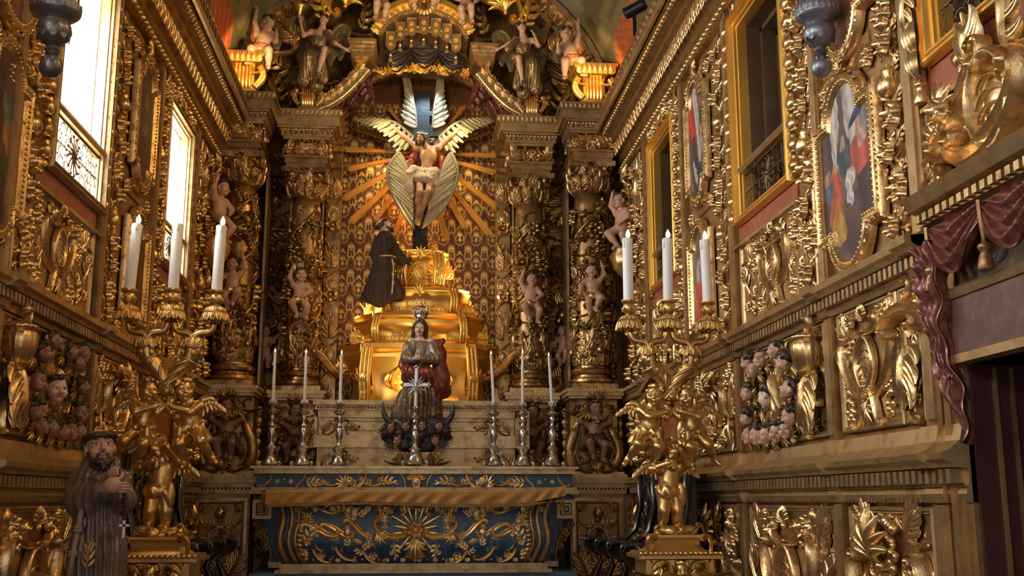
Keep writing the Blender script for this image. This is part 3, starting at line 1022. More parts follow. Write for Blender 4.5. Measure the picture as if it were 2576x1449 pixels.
def rocaille_panel(parent, FM, u0, u1, v0, v1, seed, mat=None, bm=None, fm=None, big=.34, small=.085, dens=1.6):
    p = board(parent, FM, u0, u1, v0, v1, 'carved_panel', bm, fmat=fm)
    w, h = u1 - u0, v1 - v0
    uc, vc = (u0 + u1) / 2, (v0 + v1) / 2
    s = min(w, h)
    pair('c_scroll', p, FM, uc, .19 * s, vc, .52 * s, PI / 2, .015, True, mat, 1.1)
    orn('cartouche', p, FM, uc, vc, .34 * s, 0, .0, False, mat, 1.1)
    orn('palmette', p, FM, uc, vc + .34 * h, .32 * s, 0, .03, False, mat, 1.6)
    orn('shell', p, FM, uc, vc - .34 * h, .30 * s, PI, .03, False, mat, 1.6)
    scatter(p, FM, u0 + .02, u1 - .02, v0 + .02, v1 - .02, seed, small, big * s, mat, True, dens, taken=[(uc, vc, .55 * s)])
    return p
def garland(parent, FM, u, v0, v1, w, seed, mat=None, kinds=('blossom', 'rosette', 'blossom', 'flower', 'bud'), step=1.12, name='flower_garland'):
    g = obj(name, run2([(0, v0), (.016, v0), (.016, v1), (0, v1)], u - w * .30, u + w * .30), GOLDP, parent, FM, False)
    r = random.Random(seed)
    v = v0 + w * .5
    i = 0
    while v < v1 - w * .3:
        du = w * .12 * (1 if i % 2 else -1)
        k = kinds[i % len(kinds)]
        orn(k, g, FM, u + du, v, w * r.uniform(.9, 1.08), r.uniform(-.5, .5) if k != 'bud' else r.uniform(2.6, 3.6), .012, False, mat, 1.0)
        orn('leaf', g, FM, u - du * 2.6, v + w * .42, w * .66, r.uniform(-.3, .3) + (.9 if i % 2 else -.9), .004, i % 2 == 0, mat, .7)
        orn('leaf', g, FM, u + du * 2.8, v + w * .52, w * .60, r.uniform(-.3, .3) - (.9 if i % 2 else -.9), .004, i % 2 == 1, mat, .7)
        v += w * step
        i += 1
    return g
def bud_chain(parent, FM, u, v0, v1, w, mat=None, name='bud_chain'):
    g = obj(name, run2([(0, v0), (.02, v0), (.02, v1), (0, v1)], u - w * .3, u + w * .3), GOLD, parent, FM, False)
    v = v0 + w * .6
    while v < v1 - w * .3:
        orn('bud', g, FM, u, v, w * 1.15, PI, .02, False, mat, 1.0, 1.15)
        pair('bead', g, FM, u, w * .36, v - w * .5, w * .34, 0, .03, False, mat)
        v += w * 1.2
    return g
def strip(parent, FM, u0, u1, v0, v1, n=.03, mat=None, name='pilaster'):
    a = (u1 - u0) * .18
    return obj(name, run2([(0, v0), (n, v0), (n, v1), (0, v1)], u0, u1), mat or GOLDP, parent, FM, False)

# ---- horizontal cornices --------------------------------------------------------------------------
def cornice(parent, s, ya, yb, prof, dent=None, name='cornice', mat=None, breaks=(), extra=.03):
    _, FM, U = side_cells(s)
    u0, u1 = uu(s, ya, yb)
    c = obj(name, run2(prof, u0, u1), mat or GOLDF, parent, FM, True, 25)
    for (a, b_) in breaks:
        x0, x1 = uu(s, a, b_)
        q = [(p[0] + (extra if p[0] > 0 else 0), p[1] + (.0015 if k == len(prof) - 1 or k == len(prof) - 2 else -.0015 if k < 2 else 0)) for k, p in enumerate(prof)]
        obj('cornice_break', run2(q, x0, x1), mat or GOLDF, c, FM, True, 25)
    if dent:
        v0, v1, n0, n1, w, gap = dent
        dm = me('dentil', box(-w / 2, w / 2, v0, v1, n0, n1), GOLDF, False)
        k = u0 + w
        while k < u1 - w:
            put('dentil', dm, c, FM @ T(k, 0, 0))
            k += w + gap
    return c
MIDP = [(0, 2.545), (.035, 2.545), (.045, 2.570), (.055, 2.575), (.030, 2.578), (.030, 2.634), (.092, 2.638), (.100, 2.655), (.125, 2.668), (.130, 2.70), (0, 2.715)]
LOWP = [(0, 1.590), (.030, 1.590), (.045, 1.625), (.038, 1.650), (.058, 1.656), (.030, 1.660), (.030, 1.724), (.098, 1.728), (.105, 1.745), (.135, 1.760), (.140, 1.785), (.10, 1.80), (.055, 1.835), (.040, 1.90), (0, 1.90)]
TOPP = [(0, 5.02), (.05, 5.03), (.07, 5.09), (.09, 5.10), (.09, 5.17), (.13, 5.19), (.15, 5.30), (.19, 5.32), (.19, 5.36), (.30, 5.40), (.32, 5.47), (.33, 5.62), (.29, 5.64), (.26, 5.72), (.0, 5.74)]
PIL = [(4.24, 4.40), (5.36, 5.48), (6.99, 7.10), (8.28, 8.38), (9.72, 9.84)]
for s in (1, -1):
    wl, FM, U = side_cells(s)
    cornice(wl, s, 4.24, 10.95, MIDP, (2.582, 2.632, .028, .088, .030, .024), breaks=PIL)
    cornice(wl, s, 4.10, 10.60, LOWP, (1.666, 1.722, .028, .094, .034, .026), breaks=PIL)
    lc = [o for o in wl.children if o.name.startswith('cornice')][-1]
    y = 4.15
    while y < 10.4:
        orn('leaf_broad', lc, FM, U(y), 1.622, .046, PI, .034, False, GOLDP, .35)
        y += .046
    tc = cornice(wl, s, YF + .1, 11.35, TOPP, None, 'top_cornice', GOLDD)
    obj('cornice_fillet', run2([(.32, 5.405), (.345, 5.405), (.345, 5.475), (.32, 5.475)], *uu(s, YF + .1, 11.3)), GOLDF, tc, FM, False)
    # egg, bead and leaf rows along the top entablature
    y = 4.6
    while y < 10.9:
        orn('bead', tc, FM, U(y), 5.045, .055, 0, .07, False, GOLD, 1.0)
        y += .085
    y = 4.6
    while y < 10.9:
        orn('leaf_broad', tc, FM, U(y), 5.235, .13, 0, .13, False, GOLD, .7)
        y += .12
    y = 4.7
    while y < 10.9:
        orn('leaf_curved', tc, FM, U(y), 5.55, .13, 1.57, .325, False, GOLDP, .45)
        y += .13
    y = 4.7
    while y < 10.9:
        orn('bead', tc, FM, U(y), 5.385, .04, 0, .27, False, GOLD, 1.0)
        y += .075
    # flat strips that divide the bays
    for a, b_ in PIL:
        u0, u1 = uu(s, a + .01, b_ - .01)
        strip(wl, FM, u0, u1, 2.70, 5.05, .045, GOLDP)
        strip(wl, FM, u0, u1, 1.85, 2.56, .045, GOLDP)
        strip(wl, FM, u0, u1, .0, 1.62, .045, GOLDP)
        m = (u0 + u1) / 2
        for z0, z1 in ((2.72, 5.0), (1.92, 2.53), (.3, 1.58)):
            obj('fillet', run2([(.045, z0), (.058, z0 + .012), (.058, z1 - .012), (.045, z1)], m - .034, m + .034), GOLDF, wl, FM, False)

# ---- the panels of both walls -------------------------------------------------------------------------
def wall_panels(s):
    wl, FM, U = side_cells(s)
    def R(a, b_): return uu(s, a, b_)
    # zone between the cornices
    cartouche_panel(wl, FM, *R(4.64, 5.34), 1.93, 2.54, 11)
    d = board(wl, FM, *R(4.42, 4.62), 1.93, 2.54, 'carved_panel', fmat=GOLDF)
    ud = U(4.52)
    orn('c_scroll_wide', d, FM, ud, 2.36, .30, 1.9, .03, s < 0, None, 1.5)
    orn('volute', d, FM, ud, 2.50, .16, .4, .03, False, None, 1.4)
    orn('leaf_broad', d, FM, ud, 2.16, .22, PI, .01, False, None, 1.3)
    orn('c_scroll', d, FM, ud, 2.02, .18, 1.57, .02, s > 0, None, 1.4)
    orn('bud', d, FM, ud, 2.09, .12, 0, .03, False, None, 1.2)
    scatter(d, FM, *R(4.44, 4.60), 1.95, 2.52, 10, .05, .10, None, False, 1.5)
    rocaille_panel(wl, FM, *R(7.14, 8.25), 1.93, 2.54, 12)
    rocaille_panel(wl, FM, *R(9.88, 10.85), 1.93, 2.54, 14, big=.4)
    # dado
    rocaille_panel(wl, FM, *R(4.44, 5.33), .70, 1.57, 21, big=.32)
    cartouche_panel(wl, FM, *R(5.52, 6.95), .70, 1.57, 22)
    rocaille_panel(wl, FM, *R(7.14, 8.25), .70, 1.57, 23, big=.34)
    rocaille_panel(wl, FM, *R(8.42, 9.70), .70, 1.57, 24, big=.32)
    rocaille_panel(wl, FM, *R(9.88, 10.6), .70, 1.57, 25, big=.36)
    # under the windows
    cartouche_panel(wl, FM, *R(5.56, 6.94), 2.73, 3.29, 31)
    rocaille_panel(wl, FM, *R(8.46, 9.66), 2.73, 3.34, 32)
    # crests over the windows and around the paintings
    p = board(wl, FM, *R(8.46, 9.66), 4.88, 5.02, 'carved_frieze')
    scatter(p, FM, *R(8.46, 9.66), 4.88, 5.04, 33, .07, .15, n0=.01)
    p = board(wl, FM, *R(5.56, 6.94), 4.98 if s < 0 else 4.92, 5.05, 'carved_frieze')
    scatter(p, FM, *R(5.56, 6.94), 4.92, 5.05, 34, .07, .15, n0=.01)
    # garlands of flowers and bud chains beside windows and paintings
    g = (4.545, 5.62 if s > 0 else 5.70, 7.32, 8.44, 9.92, 10.28, 10.62)
    for i, y in enumerate(g):
        garland(wl, FM, U(y), 2.74, 5.0, (.155, .17, .15, .15, .16, .18, .20)[i], 40 + i)
    garland(wl, FM, U(5.51 if s > 0 else 5.57), 3.3, 5.0, .085, 60)
    for y in (5.79, 7.03) if s > 0 else (5.90, 7.04):
        bud_chain(wl, FM, U(y), 3.45, 5.0, .105)
    for y in (8.60, 9.66):
        bud_chain(wl, FM, U(y), 3.45, 5.0, .09)
    # volute consoles and leaf crests above the paintings
    for yc in (7.88, 5.06):
        z = 4.93 if yc > 7 else 3.79
        q = obj('carved_crest', box(*R(yc - .30, yc + .30), z - .07, z + .08, 0, .014), GOLDP, wl, FM, False)
        orn('palmette', q, FM, U(yc), z + .05, .15, 0, .02, False, None, 1.0)
        pair('c_scroll', q, FM, U(yc), .20, z - .03, .17, .6, .01, False, None, 1.0)
        pair('rosette', q, FM, U(yc), .29, z - .06, .12, 0, .01, False, None, .9)
    for yc in (7.88,):
        for z in (3.82, 2.80):
            q = obj('carved_crest', box(*R(yc - .30, yc + .30), z - .05, z + .05, 0, .014), GOLDP, wl, FM, False)
            pair('c_scroll', q, FM, U(yc), .21, z, .15, 1.2, .01, False, None, 1.0)
            pair('rosette', q, FM, U(yc), .29, z - .02, .11, 0, .01, False, None, .9)
    # small gabled doorway between the lower panels
    yc = 9.05
    gb = B()
    for sg in (-1, 1):
        a = [(0, 2.74), (sg * .72, 2.60), (sg * .72, 2.56), (0, 2.70)]
        if sg < 0: a = a[::-1]
        gb.add(prism([(U(yc) + x, z) for x, z in a], 0, .15))
    gb.add(box(U(yc) - .70, U(yc) + .70, 2.54, 2.57, 0, .12))
    g_ = obj('gable', gb, GOLDF, wl, FM, False)
    n = obj('niche_panel', box(U(yc) - .50, U(yc) + .50, 1.93, 2.53, 0, .012), REDM, wl, FM, False)
    for sg in (-1, 1):
        c = put('scroll', omesh('s_scroll', GOLD), n, FM @ T(U(yc) + sg * .58, 2.22, .02) @ SC(sg * .28, .5, .5))
        orn('volute', n, FM, U(yc) + sg * .36, 2.44, .2, 0, .02, sg > 0)
        orn('leaf', n, FM, U(yc) + sg * .44, 2.1, .26, sg * .3, .01)
    orn('palmette', n, FM, U(yc), 2.44, .2, 0, .02)
    # shutters of small dentil beads under the lower cornice
    # bay over and beside the near end
    rocaille_panel(wl, FM, *R(10.05, 10.80), 4.2, 5.0, 71, big=.3)
wall_panels(1)
wall_panels(-1)

# ---- cherub reliefs between the cornices -----------------------------------------------------------------
_ch = {}
def cherub_mesh(kind='putto'):
    return head('cherub', .05)
def cherub_head(parent, FM, u, v, n, size, yaw=0.0, pitch=0.0, roll=0.0, mats=None, wings=True, hairmat=None, wmat=None):
    """winged child head: face out of the wall"""
    Mx = FM @ T(u, v, n) @ RZ(roll) @ RX(-PI / 2) @ RZ(yaw) @ RX(pitch) @ SC(size)
    key = ('ch', id(mats[0]) if mats else 0)
    if key not in _ch:
        _ch[key] = me('cherub_head', cherub_mesh(), mats or [SKIN, EYEW, IRIS, LIPS], True, None)
    h = put('cherub_head', _ch[key], parent, Mx)
    hk = ('hair', (hairmat or HAIR).name)
    if hk not in _ch:
        _ch[hk] = me('hair', hairm('curls'), hairmat or HAIR, True, None)
    if parent is not None and parent.parent is not None:
        put('hair', _ch[hk], parent, Mx)          # already two levels down
    else:
        put('hair', _ch[hk], h, Matrix.Identity(4))
    if wings:
        for sg in (-1, 1):
            put('wing', omesh('palmette', wmat or GOLDD), parent, FM @ T(u + sg * size * .75, v - size * .35, max(.0, n - size * .3)) @ RZ(roll - sg * 1.9) @ SC(size * .95, size * 1.1, size * .9))
    return h
def glory_panel(s):
    wl, FM, U = side_cells(s)
    u0, u1 = uu(s, 5.52, 6.95)
    p = board(wl, FM, u0, u1, 1.93, 2.54, 'glory_panel', GOLDP)
    uc = (u0 + u1) / 2 - s * .08
    un = u1 if s > 0 else u0          # end of the panel nearer the entrance
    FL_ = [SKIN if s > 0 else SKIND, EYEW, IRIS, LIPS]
    vc = 2.24
    for i in range(26):
        a = 2 * PI * i / 26
        L = .20 + .04 * (i % 2)
        put('ray', omesh('feather', GOLD), p, FM @ T(uc, vc, .02) @ RZ(a) @ T(0, .05, 0) @ SC(.035, L, .03))
    r = random.Random(8 if s > 0 else 9)
    # profile bust of a veiled woman at the centre
    cherub_head(p, FM, uc - .02, vc - .02, .07, .15, -.9, .1, 0, [SKINP, EYEW, IRIS, LIPS], False)
    obj('veil', sdf([ell((uc + .03, vc + .03, .05), (.055, .07, .045)), cone((uc + .05, vc, .04), .04, (uc + .05, vc - .10, .03), .045)], .009, .03, lambda X: .009 * np.sin(X[..., 0] * 110 + 40 * X[..., 1])), GOLDF, p, FM, True, None)
    spots = [(-.36, .24, .15), (-.27, .17, .14), (-.14, .22, .14), (.13, .24, .13), (.30, .15, .15), (.34, -.02, .15), (.33, -.17, .15), (-.40, .04, .14), (-.42, -.12, .15), (-.40, -.24, .15), (-.25, -.25, .15), (-.08, -.26, .15), (.10, -.25, .15), (.24, -.25, .13)]
    for i, (a, b_, z) in enumerate(spots):
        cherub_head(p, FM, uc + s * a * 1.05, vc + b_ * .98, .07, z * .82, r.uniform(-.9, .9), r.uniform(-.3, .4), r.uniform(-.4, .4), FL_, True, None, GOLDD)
    orn('drum', p, FM, un - s * .14, 2.38, .25, 0, .04, False, GOLD, 1.1)
    orn('volute', p, FM, un - s * .15, 2.52, .18, .4, .06, False, GOLD, 1.4)
    orn('leaf_broad', p, FM, un - s * .16, 2.16, .26, PI, .03, False, GOLD, 1.2)
    orn('c_scroll', p, FM, un - s * .14, 2.03, .2, PI / 2, .03, False, GOLD, 1.4)
    orn('bud', p, FM, un - s * .24, 2.05, .16, PI, .02, False, GOLD, 1.2)
    scatter(p, FM, u0 + .02, u1 - .02, 1.95, 2.52, 99, .07, .13, GOLDD, False, 2.2, n0=0, kinds=['leaf', 'leaf_curved', 'palmette', 'volute'])
for s in (1, -1):
    glory_panel(s)

# ---- windows ----------------------------------------------------------------------------------------------------
def scroll_grille(parent, FM, u0, u1, v0, v1, mat=IRON):
    """wrought grille: rosette in the middle, C curls around"""
    uc, vc = (u0 + u1) / 2, (v0 + v1) / 2
    g = obj('grille', B().add(box(u0, u1, v0, v0 + .012, -.01, .01)).add(box(u0, u1, v1 - .012, v1, -.01, .01)).add(box(u0, u1, vc - .004, vc + .004, -.006, .006)), mat, parent, FM, False)
    if 'curl' not in SC_:
        q, s_ = kpath(lambda s: 3 + 80 * np.abs(2 * s - 1) ** 6, 26)
        lib('curl', tube(np.c_[q, np.zeros(len(q))], .032, 5))
        b = B()
        for k in range(12):
            a = k * PI / 6
            b.add(tube([(0, 0, 0), (.25 * math.cos(a), .25 * math.sin(a), .02), (.5 * math.cos(a + .25), .5 * math.sin(a + .25), 0)], [.03, .03, .02], 5))
            b.add(ball(.05, 6, 4, (.5 * math.cos(a + .25), .5 * math.sin(a + .25), 0)))
        b.add(ball(.11, 8, 4))
        lib('star', b.get())
    H = v1 - v0
    orn('star', g, FM, uc, vc, H * .8, 0, 0, False, mat, name='grille_rosette')
    n = int((u1 - u0) / (H * .34))
    for i in range(n):
        u = u0 + (i + .5) * (u1 - u0) / n
        if abs(u - uc) < H * .3:
            continue
        for k, dv in enumerate((-.34, -.12, .12, .34)):
            orn('curl', g, FM, u, vc + dv * H, H * .30, PI / 2 * ((i + k) % 4) + .3, 0, (i + k) % 2 == 0, mat, name='grille_curl')
def window(s, n, ya, yb, z0, z1, zr, bright, label, grille=True):
    wl, FM, U = side_cells(s)
    w = tag(thing('window_%d' % n, label, 'window'), kind='structure')
    u0, u1 = uu(s, ya, yb)
    f = .075
    obj('window_frame', loop_frame(rect(u0 - f, u1 + f, z0 - f, z1 + f), [(0, 0), (0, .05), (.010, .065), (.022, .065), (.022, .045), (.034, .042), (.040, .058), (.052, .058), (.056, .030), (f, .028), (f, .010), (f + .012, .006), (f + .012, -.06)]), GOLDB if s > 0 else GOLDF, w, FM, False)
    obj('rail', run2([(-.05, zr - .02), (.03, zr - .02), (.045, zr), (.03, zr + .03), (-.05, zr + .03)], u0, u1), GOLDF, w, FM, False)
    if grille:
        scroll_grille(w, FM @ T(0, 0, -.01), u0 + .012, u1 - .012, z0 + .012, zr - .022)
    if bright:
        rv = B()
        rv.add(box(u0 - .004, u0 + .02, z0, z1, -.36, -.06)).add(box(u1 - .02, u1 + .004, z0, z1, -.36, -.06)).add(box(u0, u1, z1 - .02, z1 + .004, -.36, -.06)).add(box(u0, u1, z0 - .004, z0 + .02, -.36, -.06))
        obj('reveal', rv, PLASTER, w, FM, False)
        obj('pane', box(u0 + .021, u1 - .021, z0 + .021, z1 - .021, -.345, -.335), PANE, w, FM, False)
        m = (u0 + u1) / 2
        obj('glazing_bar', box(m - .012, m + .012, z0 + .021, z1 - .021, -.334, -.32), PLASTER, w, FM, False)
    else:
        rv = B()
        d = -.36
        for k in range(3):                                     # stepped wooden reveal
            e = .012 + .035 * k
            a, b_ = -.06 - .10 * k, -.06 - .10 * (k + 1)
            rv.add(box(u0 - .004, u0 + e, z0, z1, b_, a)).add(box(u1 - e, u1 + .004, z0, z1, b_, a)).add(box(u0, u1, z1 - e, z1 + .004, b_, a)).add(box(u0, u1, z0 - .004, z0 + e, b_, a))
        obj('reveal', rv, WOODB, w, FM, False)
    return w
window(1, 1, *HOLES[1], 3.80, False, 'large dark window with scrolled grille nearer the right doorway')
window(1, 2, *HOLES[2], 3.82, False, 'narrow dark window beside the right-hand columns')
window(1, 3, *HOLES[3], 3.82, False, 'dark grilled window above the draped doorway at the right edge')
window(-1, 4, *HL[3], 3.83, True, 'large bright white window behind the left hanging lamp')
window(-1, 5, *HL[4], 3.84, True, 'narrow bright window behind the left candelabrum candles')
for k in (0, 1, 2):
    window(-1, 6 + k, *HL[k], 3.82, True, 'bright window further along the left wall, out of view', False)
for s in (1, -1):
    wl, FM, U = side_cells(s)
    for (ya, yb, za, zb) in ((5.83, 6.96, 3.31, 3.42), (8.62, 9.62, 3.36, 3.47)) + (((2.95, 4.20, 3.27, 3.42),) if s > 0 else ()):
        u0, u1 = uu(s, ya, yb)
        q = obj('marble_apron', box(u0, u1, za, zb, 0, .014), REDM, wl, FM, False)
        obj('moulding', run2([(0, za - .035), (.05, za - .035), (.05, za - .015), (.03, za), (0, za)], u0 - .03, u1 + .03), GOLDF, q, FM, False)
# the gallery seen through the right-hand windows
gal = tag(thing('gallery_passage', 'pale plaster passage seen through the dark right-hand windows', 'passage'), kind='structure')
obj('passage_wall', box(3.75, 3.85, 2.2, 10.4, 3.0, 5.6), PLASTER, gal, None, False)
obj('passage_floor', box(2.6, 3.75, 2.2, 10.4, 2.95, 3.0), WOODB, gal, None, False)
obj('passage_ceiling', box(2.59, 3.85, 2.2, 10.4, 5.4, 5.45), PLASTER, gal, None, False)
obj('passage_end', box(2.6, 3.75, 10.4, 10.5, 3.0, 5.4), PLASTER, gal, None, False)
obj('passage_end', box(2.6, 3.75, 2.1, 2.2, 3.0, 5.4), PLASTER, gal, None, False)
obj('passage_door', box(3.70, 3.75, 7.15, 8.35, 3.0, 4.62), WOODB, gal, None, False)
obj('passage_beam', box(2.6, 3.75, 8.05, 8.12, 3.0, 5.4), WOODB, gal, None, False)
lamp('passage_fill', 'POINT', (3.2, 6.6, 5.1), 30, (1, .93, .85), .15)  # unseen light added to brighten the passage

# ---- paintings in carved frames ---------------------------------------------------------------------------------
def outline(w, h, rb, top=True, bot=True, n=12):
    """upright field with a round lobe above and below, counter-clockwise"""
    P = [(w / 2, -h / 2), (w / 2, h / 2)]
    if top:
        P += [(rb * math.cos(a), h / 2 + rb * math.sin(a)) for a in np.linspace(0, PI, n)]
    P += [(-w / 2, h / 2), (-w / 2, -h / 2)]
    if bot:
        P += [(rb * math.cos(a), -h / 2 + rb * math.sin(a)) for a in np.linspace(PI, 2 * PI, n)]
    return P
def ellipse(w, h, n=40):
    return [(w / 2 * math.cos(a), h / 2 * math.sin(a)) for a in np.linspace(0, 2 * PI, n, endpoint=False)]
def inside(x, y, P):
    P = np.asarray(P); Q = np.roll(P, -1, 0)
    c = np.zeros(x.shape, bool)
    for (a, b_), (d, e) in zip(P, Q):
        if b_ != e:
            c ^= ((b_ > y) != (e > y)) & (x < (d - a) * (y - b_) / (e - b_) + a)
    return c
def along(P, step, off=0.0):
    P = np.asarray(P, float); Q = np.vstack([P, P[:1]])
    d = np.linalg.norm(np.diff(Q, axis=0), axis=1); L = np.r_[0, np.cumsum(d)]
    n = int(L[-1] / step)
    t = (np.arange(n) + .5) * L[-1] / n
    X = np.c_[np.interp(t, L, Q[:, 0]), np.interp(t, L, Q[:, 1])]
    X2 = np.c_[np.interp((t + .01) % L[-1], L, Q[:, 0]), np.interp((t + .01) % L[-1], L, Q[:, 1])]
    tg = X2 - X
    return X, np.arctan2(tg[:, 1], tg[:, 0])
def canvas(P, shapes, bg, cell=.0062, seed=1):
    """painted picture: soft overlapping brush shapes (kind, u, v, ru, rv, angle, colour) over a ground"""
    P = np.asarray(P)
    lo, hi = P.min(0) - .02, P.max(0) + .02
    nx, ny = int((hi[0] - lo[0]) / cell) + 2, int((hi[1] - lo[1]) / cell) + 2
    X, Y = np.meshgrid(np.linspace(lo[0], hi[0], nx), np.linspace(lo[1], hi[1], ny), indexing='ij')
    u = (X - lo[0]) / (hi[0] - lo[0]); v = (Y - lo[1]) / (hi[1] - lo[1])
    col = np.zeros((nx, ny, 3)) + np.array(bg[0]) * (v[..., None]) + np.array(bg[1]) * (1 - v[..., None])
    wob = .014 * np.sin(u * 23 + 9 * v + seed) + .010 * np.sin(v * 61 - u * 29)
    for k, cu, cv, ru, rv, ang, c in shapes:
        ca, sa = math.cos(ang), math.sin(ang)
        asp = (hi[1] - lo[1]) / (hi[0] - lo[0])
        du, dv = (u - cu + wob), (v - cv + wob * .6) * asp
        x = (du * ca + dv * sa) / ru; y = (-du * sa + dv * ca) / (rv * asp)
        d = np.sqrt(x * x + y * y) if k == 'e' else np.maximum(np.abs(x), np.abs(y))
        m = np.clip((1.03 - d) / .07, 0, 1)[..., None]
        tone = (1 + .28 * np.sin(x * 5 + y * 2.3 + seed))[..., None]
        col = col * (1 - m) + m * np.array(c) * tone
    V = np.stack([X, Y, np.zeros_like(X)], -1).reshape(-1, 3)
    F = np.array(grid(nx, ny))
    ctr = V[F].mean(1)
    grow = np.asarray(P) * (1 + .02 / np.abs(P).max())
    keep = inside(ctr[:, 0], ctr[:, 1], grow)
    return V, F[keep].tolist(), np.c_[col.reshape(-1, 3), np.ones(nx * ny)]
def painting(s, yc, zc, P, label, shapes, bg, fw=.075, seed=1, bead=.029, scrolls=True):
    wl, FM, U = side_cells(s)
    G = FM @ T(U(yc), zc, .014)
    t = thing('painting', label, 'painting')
    V, F, K = canvas(P, shapes, bg, seed=seed)
    paint(obj('canvas', (V, F), CANVAS, t, G @ T(0, 0, .02), True, None), K)
    fr = obj('frame', loop_frame(P, [(-fw, 0), (-fw, .03), (-fw * .85, .045), (-fw * .62, .03), (-fw * .55, .05), (-fw * .38, .055), (-fw * .25, .04), (-.006, .045), (.012, .018)]), GOLD, t, G, True, 40)
    X, A = along(P, bead)
    Pn = np.asarray(P)
    for (x, y), a in zip(X, A):
        nx, ny = math.sin(a), -math.cos(a)
        orn('bead', fr, G, x + nx * fw * .12, y + ny * fw * .12, bead * .72, 0, .045, False, GOLDB if False else GOLD, .8)
    X, A = along(P, bead * 1.9)
    for (x, y), a in zip(X, A):
        nx, ny = math.sin(a), -math.cos(a)
        put('gadroon', omesh('bead', GOLD), fr, G @ T(x + nx * fw * .72, y + ny * fw * .72, .04) @ RZ(a + .5) @ SC(bead * 1.5, bead * .7, bead * .8))
    return t
OA = outline(.66, .55, .195)
painting(1, 5.06, 3.24, OA, 'lobed oil painting of figures around a white cloth, right of the big dark window', [
    ('r', .30, .84, .16, .2, 0, (.46, .40, .37)), ('r', .42, .80, .05, .25, 0, (.10, .08, .085)), ('r', .60, .83, .10, .2, 0, (.50, .44, .41)), ('r', .80, .80, .09, .2, 0, (.20, .20, .22)),
    ('r', .10, .55, .14, .4, 0, (.085, .06, .06)), ('r', .30, .72, .07, .22, 0, (.50, .44, .40)), ('e', .62, .22, .55, .16, .1, (.10, .055, .055)), ('e', .85, .35, .2, .3, 0, (.075, .05, .055)),
    ('e', .46, .60, .13, .13, .2, (.06, .09, .11)), ('e', .43, .66, .05, .035, 0, (.42, .25, .18)), ('e', .74, .56, .17, .11, -.4, (.48, .10, .07)), ('e', .72, .69, .07, .045, 0, (.50, .28, .20)), ('e', .78, .63, .10, .05, .5, (.52, .31, .24)),
    ('e', .70, .76, .13, .03, .3, (.04, .06, .11)), ('e', .28, .44, .13, .13, .1, (.46, .09, .055)), ('e', .27, .56, .05, .035, 0, (.48, .27, .19)), ('e', .12, .53, .06, .04, 0, (.40, .23, .17)), ('e', .14, .45, .07, .06, 0, (.10, .14, .20)),
    ('e', .56, .46, .08, .05, .6, (.55, .50, .46)), ('e', .51, .40, .045, .10, .2, (.58, .54, .50)), ('e', .26, .30, .13, .10, -.6, (.44, .13, .045)), ('e', .30, .23, .14, .075, -.8, (.48, .24, .05)), ('e', .33, .18, .08, .05, 0, (.45, .25, .07))],
    ((.20, .15, .14), (.13, .085, .08)), seed=1)
painting(1, 5.00, 4.36, outline(.56, .62, .17), 'oil painting cut by the upper edge behind the right hanging lamp', [
    ('e', .5, .22, .4, .18, 0, (.26, .11, .06)), ('e', .6, .34, .16, .12, .5, (.50, .10, .05)), ('e', .35, .4, .14, .16, 0, (.2, .15, .12)), ('e', .5, .7, .3, .25, 0, (.3, .22, .15))], ((.22, .15, .09), (.20, .10, .06)), seed=2)
OB = outline(.50, .64, .155)
painting(1, 7.885, 4.37, OB, 'tall lobed painting with a red curtain between the two dark windows', [
    ('e', .28, .72, .30, .30, .25, (.46, .055, .035)), ('e', .52, .68, .10, .34, .25, (.52, .46, .42)), ('e', .78, .52, .16, .22, 0, (.045, .04, .055)), ('e', .34, .36, .20, .22, .2, (.08, .055, .06)), ('e', .66, .40, .14, .13, 0, (.50, .36, .29)),
    ('e', .72, .56, .06, .045, 0, (.50, .33, .25)), ('e', .52, .20, .3, .12, .2, (.05, .06, .075)), ('e', .36, .26, .07, .12, .5, (.50, .44, .36)), ('e', .78, .30, .1, .09, 0, (.10, .13, .17))], ((.18, .13, .13), (.085, .07, .08)), seed=3)
OC = outline(.50, .58, .145, True, False)
painting(1, 7.90, 3.235, OC, 'arched painting of a robed figure in red behind the right candelabrum candle', [
    ('r', .62, .55, .08, .5, 0, (.40, .34, .30)), ('e', .40, .52, .14, .16, 0, (.40, .38, .34)), ('e', .34, .60, .07, .05, 0, (.45, .28, .2)), ('e', .62, .45, .16, .25, .1, (.10, .11, .16)), ('e', .34, .22, .22, .22, .25, (.50, .04, .035)), ('e', .75, .3, .14, .3, 0, (.06, .05, .06))],
    ((.15, .11, .10), (.07, .05, .05)), seed=4)
painting(-1, 7.90, 4.37, OB, 'dim brown lobed painting between the two bright windows', [
    ('e', .5, .45, .25, .34, 0, (.085, .04, .03)), ('e', .55, .68, .10, .07, 0, (.22, .12, .07)), ('e', .58, .48, .14, .05, .4, (.20, .12, .07)), ('e', .45, .2, .2, .2, 0, (.07, .03, .025))], ((.10, .05, .035), (.055, .025, .02)), seed=5)
painting(-1, 7.92, 3.235, OC, 'dim arched painting behind the left candelabrum candle', [
    ('e', .45, .45, .25, .4, 0, (.06, .025, .02)), ('e', .5, .6, .08, .06, 0, (.2, .10, .06)), ('r', .8, .5, .05, .4, 0, (.12, .07, .04))], ((.075, .035, .025), (.05, .02, .015)), seed=6)
painting(-1, 5.26, 3.36, outline(.56, .60, .17), 'oil painting with a blue and orange sky cut by the left edge', [
    ('e', .85, .55, .3, .12, 0, (.46, .22, .08)), ('e', .80, .72, .3, .16, 0, (.16, .19, .19)), ('e', .2, .5, .3, .5, 0, (.08, .035, .03)), ('e', .8, .3, .4, .14, .1, (.09, .07, .035)), ('e', .5, .1, .6, .14, 0, (.10, .05, .03)), ('e', .5, .88, .3, .14, 0, (.12, .06, .05))],
    ((.13, .07, .05), (.12, .06, .03)), seed=7)
